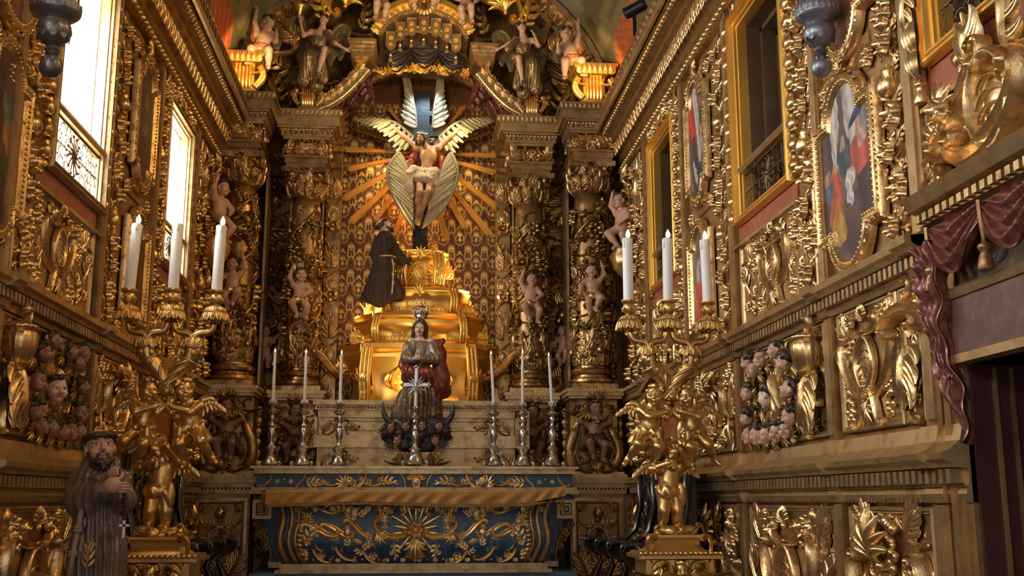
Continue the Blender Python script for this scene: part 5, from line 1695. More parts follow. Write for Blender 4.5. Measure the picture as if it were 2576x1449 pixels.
# stepped entablature between and beside the columns (recessed, curved)
for sg in (-1, 1):
    lk = thing('entablature_link', 'recessed dark entablature between the two %s columns' % ('left' if sg < 0 else 'right'), 'entablature')
    for k, (z0, z1, o) in enumerate(((5.10, 5.22, .0), (5.22, 5.27, .05), (5.27, 5.40, .02), (5.40, 5.47, .09), (5.47, 5.53, .13), (5.53, 5.62, .20), (5.62, 5.69, .24))):
        P = [(sg * 1.93, 11.14 + .30), (sg * 1.70, 11.42 - o), (sg * 1.50, 11.55 - o), (sg * 1.30, 11.62 - o), (sg * 1.0, 11.62 - o), (sg * .86, 11.60 - o), (sg * .86, 11.73), (sg * 1.93, 11.73)]
        if sg > 0: P = P[::-1]
        obj('moulding', prism(P, z0, z1), GOLDD if k in (0, 2, 4) else GOLDM, lk, None, False)
    for k in range(7):
        x = sg * (1.62 - .04 * k)
        orn('palmette', lk, FB(11.50 + .012 * k), sg * (1.66 - .055 * k), 5.33, .13, 0, 0, False, GOLDD, 1.2)
    # pilaster at the niche side
    pl = thing('pilaster', 'slim carved pilaster at the %s edge of the niche' % ('left' if sg < 0 else 'right'), 'pilaster')
    obj('pilaster_shaft', box(min(sg * .86, sg * 1.02), max(sg * .86, sg * 1.02), 11.60, 11.72, 2.55, 5.10), GOLDD, pl, None, False)
    z = 2.75
    k = 0
    while z < 5.0:
        orn(('leaf_curved', 'c_scroll', 'flower', 'cartouche', 'volute', 'leaf_broad')[k % 6], pl, FB(11.60), sg * .94, z, .17, (0, 1.57, 0, 0, 1.0, 0)[k % 6], 0, k % 2 == 0, GOLD, 1.1)
        z += .13; k += 1
    orn('s_scroll', pl, FB(11.30), sg * .93, 3.0, .50, .15 * sg, 0, sg > 0, GOLD, 1.0)
    # big carved side scroll console next to the throne
    # gilt edge strips behind the columns
    for x0, x1 in ((1.035, 1.06), (1.375, 1.40), (1.60, 1.625), (1.985, 2.01)):
        obj('edge_strip', box(min(sg * x0, sg * x1), max(sg * x0, sg * x1), 11.55 if x0 < 1.5 else 11.2, 11.72, 2.70, 5.10), GOLDF, pl, None, False)
    # carved dark panel between the columns
    ip = thing('column_bay', 'dark carved bay between the %s columns with two small child figures' % ('left' if sg < 0 else 'right'), 'carved panel')
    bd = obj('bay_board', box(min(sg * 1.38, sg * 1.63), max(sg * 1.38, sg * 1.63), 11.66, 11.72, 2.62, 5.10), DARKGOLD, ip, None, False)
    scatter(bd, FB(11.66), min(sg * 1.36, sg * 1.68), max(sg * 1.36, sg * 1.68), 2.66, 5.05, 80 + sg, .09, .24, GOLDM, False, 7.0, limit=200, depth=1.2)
    orn('c_scroll', bd, FB(11.60), sg * 1.50, 3.80, .26, 1.57, 0, sg < 0, GOLD, 1.2)
    orn('shell', bd, FB(11.62), sg * 1.50, 4.15, .28, 0, 0, False, GOLDD, 1.5)
    orn('volute', bd, FB(11.60), sg * 1.46, 2.80, .26, .4, 0, False, GOLD, 1.2)
    orn('c_scroll', bd, FB(11.60), sg * 1.54, 2.72, .24, 1.57, 0, False, GOLD, 1.2)
    for q, dx in enumerate((-.10, .09)):
        M = T(sg * 1.50 + dx, 11.46, 2.96 + .04 * q) @ RZ(.5 if q == 0 else -.4) @ SC(.46)
        figure('putto', ip, M, PC2 if q else dict(elR=(.18, -.12, .62), waR=(.05, -.18, .58), elL=(-.18, -.1, .6), waL=(-.05, -.17, .52)), mats=[SKIN, EYEW, IRIS, LIPS], hair='curls', vox=.024)
    # dark carved strip between outer column and side wall
    ep = thing('edge_bay', 'dark narrow carved strip between the %s outer column and the side wall' % ('left' if sg < 0 else 'right'), 'carved panel')
    xa, xb = (-2.10, -1.97) if sg < 0 else (1.99, 2.20)
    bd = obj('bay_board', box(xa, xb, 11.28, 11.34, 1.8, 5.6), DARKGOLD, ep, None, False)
    z = 2.0
    while z < 5.5:
        orn('bud' if int(z * 8) % 2 else 'leaf_broad', bd, FB(11.28), (xa + xb) / 2, z, .12, 0, 0, False, GOLDD, 1.0)
        z += .11
    # flat strip with chequered beads on the low side, and panel under the pedestal
    lp = thing('pedestal_panel', 'square carved lower panel with arch and urn under the %s outer pedestal' % ('left' if sg < 0 else 'right'), 'carved panel')
    xc = COLS[0][0] if sg < 0 else COLS[3][0]
    F_ = FB(10.66)
    obj('panel_block', box(xc - .27, xc + .27, 10.66, 11.3, .3, 1.66), GOLDP, lp, None, False)
    obj('cap_moulding', B().add(box(xc - .33, xc + .33, 10.60, 11.3, 1.76, 1.82)).add(box(xc - .31, xc + .31, 10.62, 11.3, 1.72, 1.76)).add(box(xc - .29, xc + .29, 10.64, 11.3, 1.66, 1.70)), GOLDF, lp, None, False)
    dn = me('dentil', box(-.010, .010, 10.63, 10.66, 1.70, 1.72), GOLDF, False)
    for k in range(16):
        put('dentil', dn, lp, T(xc - .28 + k * .0375, 0, 0))
    fr = obj('frame', loop_frame(rect(xc - .25, xc + .25, .5, 1.62), [(0, 0), (0, .03), (.02, .035), (.04, .03), (.05, .01), (.055, 0)]), GOLDF, lp, F_, False)
    aa = [(xc - .19, 1.24), (xc - .10, 1.24)] + [(xc + .10 * math.cos(a), 1.25 + .10 * math.sin(a)) for a in np.linspace(PI, 0, 12)] + [(xc + .10, 1.24), (xc + .19, 1.24)]
    obj('arch_band', ribbon(np.array(aa), .022, .02), GOLDF, lp, F_, True, None)
    orn('bud', lp, F_, xc, 1.46, .15, 0, .0, False, GOLD, 1.2, 1.0)
    pair('leaf_curved', lp, F_, xc, .07, 1.38, .13, .8, 0, True, GOLD, .8)
    pair('c_scroll', lp, F_, xc, .125, 1.42, .17, 1.57, 0, True, GOLD, 1.2)
    pair('cluster', lp, F_, xc, .15, 1.54, .10, 0, 0, False, GOLD, 1.0)
    orn('cluster', lp, F_, xc, 1.27, .14, 0, 0, False, GOLDD, 1.2)
    orn('shell', lp, F_, xc, 1.20, .14, 0, 0, False, GOLD, 1.2)
    pair('volute', lp, F_, xc, .13, 1.14, .16, .3, 0, True, GOLD, 1.2)
    pair('leaf_broad', lp, F_, xc, .15, .98, .2, .4, 0, True, GOLD, 1.0)
    pair('s_scroll', lp, F_, xc, .09, .85, .3, .2, 0, True, GOLD, 1.0)
    orn('palmette', lp, F_, xc, 1.0, .2, 0, 0, False, GOLD, 1.0)
    # carved dark filler between that panel and the altar
    xi = xc - sg * .40
    q = obj('side_filler', box(xi - .12, xi + .12, 10.95, 11.3, .3, 1.82), DARKGOLD, lp, None, False)
    scatter(q, FB(10.95), xi - .12, xi + .12, .6, 1.8, 90 + sg, .09, .17, GOLDD, True, 2.0)
    # strip beside the wall
    xs = xc + sg * .345
    q = obj('side_strip', box(xs - .045, xs + .045, 10.80, 11.3, .3, 1.66), GOLDF, lp, None, False)
    for k in range(12):
        orn('leaf', q, FB(10.80), xs, .6 + k * .085, .09, 0, 0, False, GOLD, 1.0)

# ---- above the cornice: brackets, angels, canopy, arch --------------------------------------------------------------------------
ZT = 5.70
def bracket(cx, cy, z0, h, label, w, grand):
    """console pedestal: fluted body with side volutes and a stepped capital"""
    t = thing('bracket', label, 'bracket', (cx, cy, z0), 0, 'console brackets on the cornice')
    b = B().add(box(-w * .62, w * .62, -.12, .2, 0, h * .16))
    obj('foot', b, GOLDP, t, None, False)
    fl = B()
    prof = [(.0, .16), (.10, .20), (.13, .32), (.08, .48), (.05, .60), (.09, .70), (.07, .74)]
    for k in range(5):
        x = (-.5 + k / 4) * w * .62
        fl.add(tube([(x, -.10 - o * w, z * h) for o, z in prof], w * .085, 8))
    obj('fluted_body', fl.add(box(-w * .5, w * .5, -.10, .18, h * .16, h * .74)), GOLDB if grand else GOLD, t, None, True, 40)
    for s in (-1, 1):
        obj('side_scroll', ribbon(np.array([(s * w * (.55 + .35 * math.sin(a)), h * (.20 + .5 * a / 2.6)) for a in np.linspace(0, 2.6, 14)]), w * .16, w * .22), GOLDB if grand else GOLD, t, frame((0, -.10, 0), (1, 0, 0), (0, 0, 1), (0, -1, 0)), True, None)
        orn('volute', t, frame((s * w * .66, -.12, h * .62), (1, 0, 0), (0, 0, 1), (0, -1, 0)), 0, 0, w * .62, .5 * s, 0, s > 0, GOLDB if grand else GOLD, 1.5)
    if grand:
        cp = B()
        for k, (a, z, dz) in enumerate(((.58, .74, .03), (.66, .77, .05), (.80, .82, .05), (.95, .87, .05), (1.05, .92, .08))):
            cp.add(box(-w * a, w * a, -.08 - w * a * .6, .2, h * z, h * (z + dz)))
        obj('capital', cp, GOLDB, t, None, False)
        for k in range(7):
            orn('leaf_broad', t, frame((-w * .72 + w * 1.44 * k / 6, -.12 - w * .5, h * .80), (1, 0, 0), (0, 0, 1), (0, -1, 0)), 0, 0, h * .20, 0, 0, False, GOLDB, 1.2)
            orn('bead', t, frame((-w * .55 + w * 1.1 * k / 6, -.12 - w * .34, h * .745), (1, 0, 0), (0, 0, 1), (0, -1, 0)), 0, 0, h * .05, 0, 0, False, GOLDB, 1.0)
    return t
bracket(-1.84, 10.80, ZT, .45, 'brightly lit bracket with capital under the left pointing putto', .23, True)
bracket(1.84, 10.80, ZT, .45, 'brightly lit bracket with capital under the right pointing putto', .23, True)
bracket(-1.215, 11.22, ZT, .36, 'scrolled bracket under the left seated angel', .16, False)
bracket(1.215, 11.22, ZT, .36, 'scrolled bracket under the right seated angel', .16, False)
# broken pediment scraps beside the angels
for sg in (-1, 1):
    sp = thing('cornice_scroll', 'dark scroll and leaf cresting between the %s brackets' % ('left' if sg < 0 else 'right'), 'carving')
    orn('volute', sp, FB(11.3), sg * 1.52, 5.82, .26, .3, 0, sg > 0, GOLDD, 1.4)
    orn('leaf_curved', sp, FB(11.35), sg * 1.55, 6.05, .34, 0, 0, sg < 0, GOLDD, 1.3)
    orn('leaf_broad', sp, FB(11.35), sg * 1.60, 6.30, .32, .3 * sg, 0, sg < 0, GOLDD, 1.3)
    orn('c_scroll', sp, FB(11.3), sg * 1.48, 6.2, .3, 1.2, 0, sg < 0, GOLDD, 1.3)
    for k, (x, z, s_) in enumerate(((1.42, 6.02, .2), (1.66, 5.95, .18), (1.38, 6.38, .22), (1.60, 6.55, .2))):
        orn(('bud', 'leaf', 'volute', 'leaf_curved')[k], sp, FB(11.4), sg * x, z, s_, .4 * k, 0, sg < 0, GOLDD, 1.3)
    obj('backing', box(min(sg * 1.35, sg * 1.75), max(sg * 1.35, sg * 1.75), 11.42, 11.72, 5.70, 6.5), DARKGOLD, sp, None, False)

def arch_ring(R0, R1, y0, y1, zc, a0=-1.52, a1=1.52, n=60):
    A = np.linspace(a0, a1, n)
    return ring_wall([(R0 * math.sin(t) + .04, zc + R0 * math.cos(t)) for t in A], [(R1 * math.sin(t) + .04, zc + R1 * math.cos(t)) for t in A], y0, y1)
va = thing('vault_arch', 'broad gilded arch spanning the altar wall under the vault', 'arch')
obj('arch_band', arch_ring(1.93, 2.08, 11.10, 11.72, ZC), GOLD, va, None, False)
obj('arch_fillet', arch_ring(2.08, 2.14, 11.04, 11.72, ZC), GOLDF, va, None, False)
obj('arch_fillet', arch_ring(1.88, 1.93, 11.06, 11.72, ZC), GOLDF, va, None, False)
for k in range(44):
    t_ = -1.35 + 2.7 * k / 43
    if abs(t_) < .12: continue
    x, z = 2.005 * math.sin(t_) + .04, ZC + 2.005 * math.cos(t_)
    orn('bud' if k % 2 else 'rosette', va, FB(11.10), x, z, .12, -t_, 0, False, GOLD, 1.1)
for sg in (-1, 1):
    for k, (kd, t_, rr, sz, rot) in enumerate((('c_scroll_wide', .42, 1.78, .42, .9), ('volute', .58, 1.74, .34, 2.2), ('leaf_curved', .70, 1.80, .32, -.6), ('palmette', .50, 1.72, .3, .4), ('s_scroll', .85, 1.76, .36, .6), ('leaf_broad', .95, 1.80, .24, -.8), ('c_scroll', .28, 1.80, .36, 1.1), ('volute', 1.05, 1.78, .3, .2), ('leaf', 1.15, 1.80, .26, -.9))):
        orn(kd, va, FB(11.04), sg * rr * math.sin(t_) + .04, ZC + rr * math.cos(t_), sz, rot * sg, 0, sg > 0, GOLDB if k < 4 else GOLD, 1.3)

# canopy with lambrequins over the niche
cn = thing('canopy', 'stepped gilded canopy with hanging lambrequins above the niche', 'canopy')
ZK, XK = 6.36, .02
def band(R0, R1, y0, mat, name, a=1.05):
    return obj(name, arch_ring(R0, R1, y0, 11.72, ZK, -a, a, 40), mat, cn, T(XK - .04, 0, 0), False)
band(.60, .66, 10.95, GOLDB, 'canopy_moulding', 1.0)
band(.53, .60, 11.02, GOLD, 'canopy_band', 1.1)
band(.50, .53, 10.98, GOLDF, 'canopy_moulding', 1.2)
for k in range(34):
    t_ = -1.1 + 2.2 * k / 33
    orn('bead', cn, FB(10.97), XK + .515 * math.sin(t_), ZK + .515 * math.cos(t_), .026, 0, 0, False, GOLDF)
    if k % 2 == 0:
        orn('leaf_broad', cn, FB(11.01), XK + .565 * math.sin(t_), ZK + .565 * math.cos(t_), .10, -t_, 0, False, GOLDB, 1.2)
for sg in (-1, 1):
    b = B()
    for k, (w, z, dz, f) in enumerate(((.115, 6.30, .07, .02), (.13, 6.37, .035, .04), (.14, 6.405, .035, .07), (.155, 6.44, .035, .10))):
        b.add(box(XK + sg * .66 - w, XK + sg * .66 + w, 11.0 - f, 11.72, z, z + dz))
    obj('shoulder_block', b, GOLD, cn, None, False)
    P = [(XK + sg * (.62 + .62 * s_), 6.26 - .50 * s_ - .10 * math.sin(PI * s_)) for s_ in np.linspace(0, 1, 16)]
    obj('swept_band', ribbon(np.array(P), .06, .07), GOLD, cn, FB(11.25), True, None)
    for k in range(24):
        s_ = k / 23
        orn('bead', cn, FB(11.2), XK + sg * (.60 + .60 * s_), 6.20 - .50 * s_ - .10 * math.sin(PI * s_), .03, 0, 0, False, GOLDF)
    for k in range(8):
        s_ = (k + .5) / 8
        orn('leaf_broad', cn, FB(11.2), XK + sg * (.66 + .60 * s_), 6.30 - .50 * s_ - .10 * math.sin(PI * s_), .10, sg * .6, 0, False, GOLD, 1.2)
    # side volutes over the shoulders and carved red curtains below
    orn('volute', cn, FB(11.25), XK + sg * .72, 6.72, .34, .5 * sg, 0, sg > 0, GOLDD, 1.4)
    orn('leaf_curved', cn, FB(11.25), XK + sg * .62, 6.85, .28, sg * .5, 0, sg < 0, GOLD, 1.3)
    def ctn(a, b_, sg=sg):
        x = XK + sg * (.50 + .42 * b_ ** 1.3 + a * (.26 - .10 * b_))
        z = 6.28 - .62 * b_
        return (x, z, .08 + .035 * math.sin(a * 16 + 4 * b_) + .02 * math.sin(b_ * 14))
    obj('carved_curtain', drape_mesh(ctn, 22, 26), PURPLE, cn, FB(11.45), True, None)
    orn('leaf_broad', cn, FB(11.35), XK + sg * .98, 5.80, .2, PI, 0, False, PURPLE, 1.3)
    orn('c_scroll', cn, FB(11.35), XK + sg * .76, 5.95, .24, 1.2, 0, sg < 0, PURPLE, 1.3)
    orn('leaf_curved', cn, FB(11.38), XK + sg * .62, 6.02, .26, PI, 0, sg < 0, PURPLE, 1.2)
for k in range(7):
    t_ = (-1 + 2 * k / 6) * .86
    x = XK + .47 * math.sin(t_)
    z = ZK + .47 * math.cos(t_)
    if k in (0, 6): z -= .03
    lm = obj('lambrequin', prism([(-.055, 0), (-.055, -.17), (-.03, -.21), (0, -.225), (.03, -.21), (.055, -.17), (.055, 0)][::-1], 0, .02), GOLD, cn, FB(11.08) @ T(x, z, 0), False)
    orn('rosette', lm, FB(11.06), x, z - .08, .06, 0, 0, False, GOLDB, 1.2)
    orn('rosette', lm, FB(11.06), x, z - .155, .05, 0, 0, False, GOLDB, 1.2)
    orn('tassel', cn, FB(11.07), x, z - .29, .11, 0, 0, False, GOLD, 1.0)
    if k < 6:
        t2 = (-1 + 2 * (k + .5) / 6) * .86
        orn('tassel', cn, FB(11.09), XK + .46 * math.sin(t2), ZK + .46 * math.cos(t2) - .12, .11, 0, 0, False, GOLD, 1.0)
for k in range(3):
    def sw(a, b_, k=k):
        x = XK - .42 + .29 * k + .28 * a
        top = ZK + .30 * math.sqrt(max(0, 1 - ((x - XK) / .5) ** 2)) - .08
        return (x, top - (.10 + .17 * math.sin(PI * a)) * b_ - .03, .02 + .03 * math.sin(b_ * 20 + 2 * a))
    obj('violet_swag', drape_mesh(sw, 18, 20), CREST, cn, FB(11.25), True, None)
obj('back_board', arch_ring(.0, .52, 11.40, 11.72, ZK, -1.5, 1.5, 30), DARKGOLD, cn, T(XK - .04, 0, 0), False)
for k in range(11):
    t_ = -.55 + 1.1 * k / 10
    orn(('leaf_curved', 'flower', 'leaf_broad')[k % 3], cn, FB(11.28), XK + t_ * .85, 6.30 - .12 * t_ * t_, .13, 1.57 + t_, 0, k < 5, GOLDB, 1.2)
for k, (x, z) in enumerate(((-.115, 6.96), (0, 7.05), (.115, 6.96))):
    cherub_head(cn, FB(10.93), XK + x, z, .03, .145, -.3 + .3 * k, 0, .2 - .2 * k, [SKIN, EYEW, IRIS, LIPS], False)
orn('shell', cn, FB(10.95), XK, 6.88, .24, PI, 0, False, GOLD, 1.2)

# seated angels and pointing putti
def robe_skirt(parent, M, prims, mat, folds=12, amp=.010, vox=.013, name='robe', k=.03, fz=0.0):
    return obj(name, cloth(prims, folds, amp, vox, k, 10, fz=fz), mat, parent, M, True, None)
def angel(sg):
    H = .96
    t = thing('angel', 'large seated angel with dark wings, %s of the canopy' % ('left, arm raised with a torch' if sg < 0 else 'right, pointing at the canopy'), 'angel', (sg * 1.14, 10.98, 6.21), 0, 'seated angels')
    M = SC(1.0 if sg < 0 else -1.0, 1, 1) @ T(0, 0, -.30) @ SC(H)
    J = dict(pel=(0, .05, .42), chest=(.03, .02, .60), neck=(.05, .01, .715), head=(.085, -.015, .81), elL=(-.13, -.06, .60), waL=(-.17, -.08, .76), elR=(.22, -.05, .53), waR=(.34, -.06, .455), haL=(0, 0, 1), knL=(-.05, -.16, .30), anL=(-.07, -.10, .04), toL=(-.09, -.19, .02), knR=(.12, -.17, .40), anR=(.05, -.10, .14), toR=(.09, -.19, .11)) if sg < 0 else \
        dict(pel=(0, .05, .42), chest=(.02, .02, .60), neck=(.02, .01, .715), head=(.05, -.015, .81), elL=(-.14, -.07, .58), waL=(-.08, -.14, .68), elR=(.20, -.05, .60), waR=(.33, -.06, .52), knL=(-.06, -.16, .30), anL=(-.07, -.10, .04), toL=(-.09, -.19, .02), knR=(.10, -.17, .38), anR=(.05, -.10, .12), toR=(.08, -.19, .09))
    bd, HM, _ = figure('angel_body', t, M, J, WOMAN, JA, [SKIND if False else SKIN, EYEW, IRIS, LIPS], 'curls', None, (.1, .1, -.45), .011)
    robe_skirt(bd, M, [ell((.03, .02, .57), (.085, .068, .105)), ell((0, .03, .42), (.10, .085, .08)), cone((-.04, -.02, .40), .075, (-.06, -.16, .31), .055), cone((-.06, -.15, .30), .058, (-.11, -.09, .05), .062), cone((.05, -.02, .40), .07, (.12, -.15, .40), .050), cone((-.09, .06, .40), .04, (-.13, .06, .12), .045), cone((.0, .06, .35), .06, (.02, .06, .06), .075), cone((.02, -.08, .36), .045, (-.01, -.10, .08), .045), cone((.07, -.08, .36), .035, (.10, -.03, .10), .05), cone((.11, .0, .66), .04, (.20, -.04, .55), .045)], CLOTHD, 34, .011, .0105)
    wing(t, M @ FB(.14), (-.08, .62), (-.20, .98), (-.32, .80), [(.40, .50, PI - .1, PI + .30, 0), (.22, .24, PI - .1, PI + .4, .02), (.12, .13, PI - .1, PI + .4, .035)], FEATHD, n=8, lead=.026)
    wing(t, M @ FB(.14), (.12, .62), (.26, .94), (.38, .76), [(.32, .40, PI + .1, PI - .3, 0), (.18, .20, PI + .1, PI - .3, .02), (.10, .11, PI + .1, PI - .3, .035)], FEATHD, n=8, lead=.024)
    if sg < 0:
        obj('torch', lathe([(.02, -.05), (.025, .0), (.05, .05), (.07, .07), (.05, .10), (.02, .12)], 12), GOLDB, t, M @ T(-.18, -.10, .86), True, None)
    return t
angel(-1); angel(1)
def pointing_putto(sg):
    H = .66
    t = thing('putto', 'bare putto with one arm raised above the %s bracket' % ('left' if sg < 0 else 'right'), 'putto', (sg * (1.66 if sg < 0 else 1.60), 10.70, 5.97), 0, 'pointing putti')
    M = SC(1 if sg < 0 else -1, 1, 1) @ T(0, -.02, -.02) @ SC(H)
    J = dict(pel=(0, .0, .40), chest=(.03, -.01, .57), neck=(.04, 0, .69), head=(.09, -.03, .82), elL=(-.12, -.02, .84), waL=(-.11, -.03, 1.02), haL=(.05, 0, 1), elR=(.22, -.08, .50), waR=(.24, -.18, .60), knL=(-.14, -.16, .33), anL=(-.16, -.06, .14), toL=(-.22, -.12, .10), knR=(.14, -.20, .30), anR=(.13, -.10, .06), toR=(.15, -.20, .0))
    bd, HM, _ = figure('putto_body', t, M, J, hair='curls', hr=(0, 0, -.5), vox=.018)
    obj('sash', cloth([ell((.0, -.02, .43), (.13, .115, .055)), cone((-.08, .02, .45), .05, (-.16, .06, .62), .03), cone((-.15, .06, .62), .035, (-.14, .0, .80), .02)], 9, .009, .016, .03, 12), surf('orange_sash', (.42, .12, .045), .5, 0, (.30, .08, .03), .4, 10) if 'orange_sash' not in bpy.data.materials else bpy.data.materials['orange_sash'], bd, M, True, None)
    wing(t, M @ FB(.10), (.12, .60), (.22, .74), (.30, .62), [(.22, .24, PI + .1, PI - .3, 0)], FEATHD, n=5, lead=.02)
pointing_putto(-1); pointing_putto(1)
for sg in (-1, 1):
    t = thing('putto', 'putto sitting on the %s slope of the canopy, cut by the upper edge' % ('left' if sg < 0 else 'right'), 'putto', (XK + sg * .46, 10.95, 6.86), 0, 'putti on the canopy')
    M = T(0, .05, -.22) @ SC(.60 * -sg, .60, .60)
    figure('putto_body', t, M, dict(pel=(0, 0, .45), knL=(-.08, -.22, .40), anL=(-.10, -.16, .14), toL=(-.12, -.25, .10), knR=(.10, -.20, .36), anR=(.05, -.14, .10), toR=(.05, -.24, .06), elL=(-.2, -.1, .6), waL=(-.16, -.2, .5), elR=(.2, -.1, .6), waR=(.15, -.2, .52)), hair='curls', vox=.02)
    obj('green_drape', cloth([ell((0, .02, .45), (.15, .13, .10)), ell((.14, .04, .42), (.1, .08, .13))], 9, .012, .022, .03, 10), surf('green_cloth', (.05, .06, .03), .5, .2) if sg < 0 else bpy.data.materials['green_cloth'], t, M, True, None)
# child figures climbing at both ends of the side walls
for sg in (-1, 1):
    x = XL + .16 if sg < 0 else XR - .14
    t = thing('putto', 'rosy putto clinging to the %s wall beside the outer column' % ('left' if sg < 0 else 'right'), 'putto', (x, 10.35 if sg < 0 else 10.45, 4.05), 0, 'climbing putti')
    figure('putto_body', t, RZ(-sg * 1.0) @ SC(.62), dict(PC, head=(.0, -.04, .88)), hair='curls', vox=.02)
    obj('perch', lathe([(.03, -.28), (.10, -.18), (.14, -.06), (.10, .0), (.12, .03)], 14, 7, .15), GOLD, t, T(-sg * -.02, 0, .02), True, None)
# spot lamp on the right cornice
sl = thing('spotlight', 'black cylindrical spotlight on the right vault cornice', 'spotlight', (1.92, 8.95, 5.98))
obj('barrel', lathe([(.045, -.10), (.055, -.09), (.055, .10), (.04, .115)], 20), BLACK, sl, RZ(.6) @ RX(PI / 2 - .35) @ RY(.4))
obj('stand', box(-.015, .015, -.015, .015, -.26, 0), BLACK, sl, None, False)

# ================================================================== niche: throne, sunburst, seraph crucifix, kneeling friar
def zz(py, Y, px=1050): return atY(px, py, Y).z
def loft(secs, cap=True):
    n = len(secs[0])
    V = np.concatenate([np.asarray(s, float) for s in secs])
    F = grid(len(secs), n, True)
    if cap:
        F = F + [tuple(range(n))[::-1], tuple(range((len(secs) - 1) * n, len(secs) * n))]
    return V, F
def plan(a, b, n=72, bump=.06, e=.78):
    P = []
    for i in range(n):
        t = 2 * PI * i / n
        c, s = math.cos(t), math.sin(t)
        f = abs(math.atan2(c, -s))          # angle from the front
        k = 1 + bump * math.exp(-((f - .62) / .10) ** 4) + bump * .7 * math.exp(-((f - 1.25) / .10) ** 4)
        P.append((a * math.copysign(abs(c) ** e, c) * k, b * math.copysign(abs(s) ** e, s) * k))
    return np.array(P)
th = thing('throne', 'stepped bombé golden throne behind the praying statue', 'throne', (.03, 11.78, 2.52))
TIERS = [  # a, b, z0, z1, profile (scale, t)
    (.80, .62, 0, .70, [(1.0, 0), (1.0, .06), (.95, .09), (.93, .12), (.885, .25), (.875, .40), (.90, .55), (.97, .70), (1.03, .78), (1.03, .83), (.98, .86), (1.06, .92), (1.07, .98), (1.0, 1.0)]),
    (.66, .50, .70, 1.03, [(1.0, 0), (1.05, .10), (.97, .18), (.94, .35), (.98, .55), (1.06, .68), (1.07, .78), (1.0, .82), (1.07, .92), (1.05, 1.0)]),
    (.51, .40, 1.03, 1.33, [(1.0, 0), (1.05, .12), (.96, .2), (.93, .4), (.97, .62), (1.05, .76), (1.08, .86), (1.04, .92), (1.06, 1.0)]),
    (.27, .24, 1.33, 1.78, [(1.1, 0), (1.15, .06), (.95, .14), (.86, .4), (.90, .62), (1.05, .78), (1.14, .84), (1.10, .9), (1.18, .96), (1.1, 1.0)])]
for a, b, z0, z1, pr in TIERS:
    P0 = plan(a, b)
    tr = obj('tier', loft([np.c_[P0 * s, np.full(len(P0), z0 + (z1 - z0) * t)] for s, t in pr]), GOLDB, th, None, True, 32)
    h = z1 - z0
    for sg in (-1, 1):
        for f in (.62,):
            x = sg * a * math.sin(f) ** .78 * 1.03
            y = -b * math.cos(f) ** .78 * 1.10
            F_ = frame((x, y, z0), (math.cos(f * .6), sg * math.sin(f * .6), 0), (0, 0, 1), (sg * math.sin(f * .6), -math.cos(f * .6), 0))
            w = .055 if h > .4 else .04
            for q in range(3):
                obj('console_rib', tube([F_ @ Vector(((q - 1) * w * .8, h * t, .03 + .05 * math.sin(3.2 * t) - .03 * t)) for t in np.linspace(.08, .98, 12)], w * .42, 8), GOLDB, tr, None, True, None)
            orn('volute', tr, F_ @ RY(PI / 2), -.05, h * .97, .16 if h > .4 else .11, 1.2, -w * 1.2, False, GOLDB, 1.2)
            orn('husk', tr, F_, 0, h * .45, .16 if h > .4 else .09, 0, .06, False, GOLDB, .8)
            orn('husk', tr, F_, 0, h * .22, .12 if h > .4 else .06, 0, .05, False, GOLDB, .8)
    Fc = frame((0, -b * .93, z0), (1, 0, 0), (0, 0, 1), (0, -1, 0))
    orn('cartouche', tr, Fc, 0, h * .48, h * .42, 0, .0, False, GOLDB, .8)
    for sg in (-1, 1):
        orn('c_scroll', tr, Fc, sg * a * .18, h * .5, h * .4, 1.57, .0, sg > 0, GOLDB, .8)
        orn('leaf_curved', tr, Fc, sg * a * .30, h * .45, h * .35, sg * 1.3, -.03, sg < 0, GOLDB, .8)
        Fs = frame((sg * a * .74, -b * .60, z0), (math.cos(.8), sg * math.sin(.8), 0), (0, 0, 1), (sg * math.sin(.8), -math.cos(.8), 0))
        orn('palmette', tr, Fs, 0, h * .55, h * .36, 0, .0, False, GOLDB, .8)
        orn('tendril', tr, Fs, 0, h * .38, h * .36, .5, .0, sg > 0, GOLDB, .8)
        orn('rosette', tr, Fs, -sg * .09, h * .30, h * .2, 0, .0, False, GOLDB, .8)
        # leafy corner tufts under each step
        for q in range(4):
            orn(('leaf_curved', 'volute', 'leaf_broad', 'tendril')[q], tr, frame((sg * a * 1.0, -b * .30, z1 - .10), (1, 0, 0), (0, 0, 1), (0, -1, 0)), sg * (.02 + .04 * (q % 2)), -.03 - .05 * q, .15 if h > .25 else .1, sg * (.5 + .5 * q), .0, sg > 0, GOLDB, 1.1)
    orn('palmette', tr, frame((0, -b * 1.06, z1 - .06), (1, 0, 0), (0, 0, 1), (0, -1, 0)), 0, .03, .15, 0, 0, False, GOLDB, 1.0)
    nfl = int(a * 60)
    if h < .4:
        for q in range(nfl):
            f = -1.3 + 2.6 * q / (nfl - 1)
            x = a * math.copysign(abs(math.sin(f)) ** .78, f) * 1.0
            y = -b * math.cos(f) ** .78 * 1.0
            orn('leaf', tr, frame((x, y, z0 + .03), (math.cos(f), math.sin(f), 0), (0, 0, 1), (math.sin(f), -math.cos(f), 0)), 0, 0, .07, 0, 0, False, GOLDB, .7)

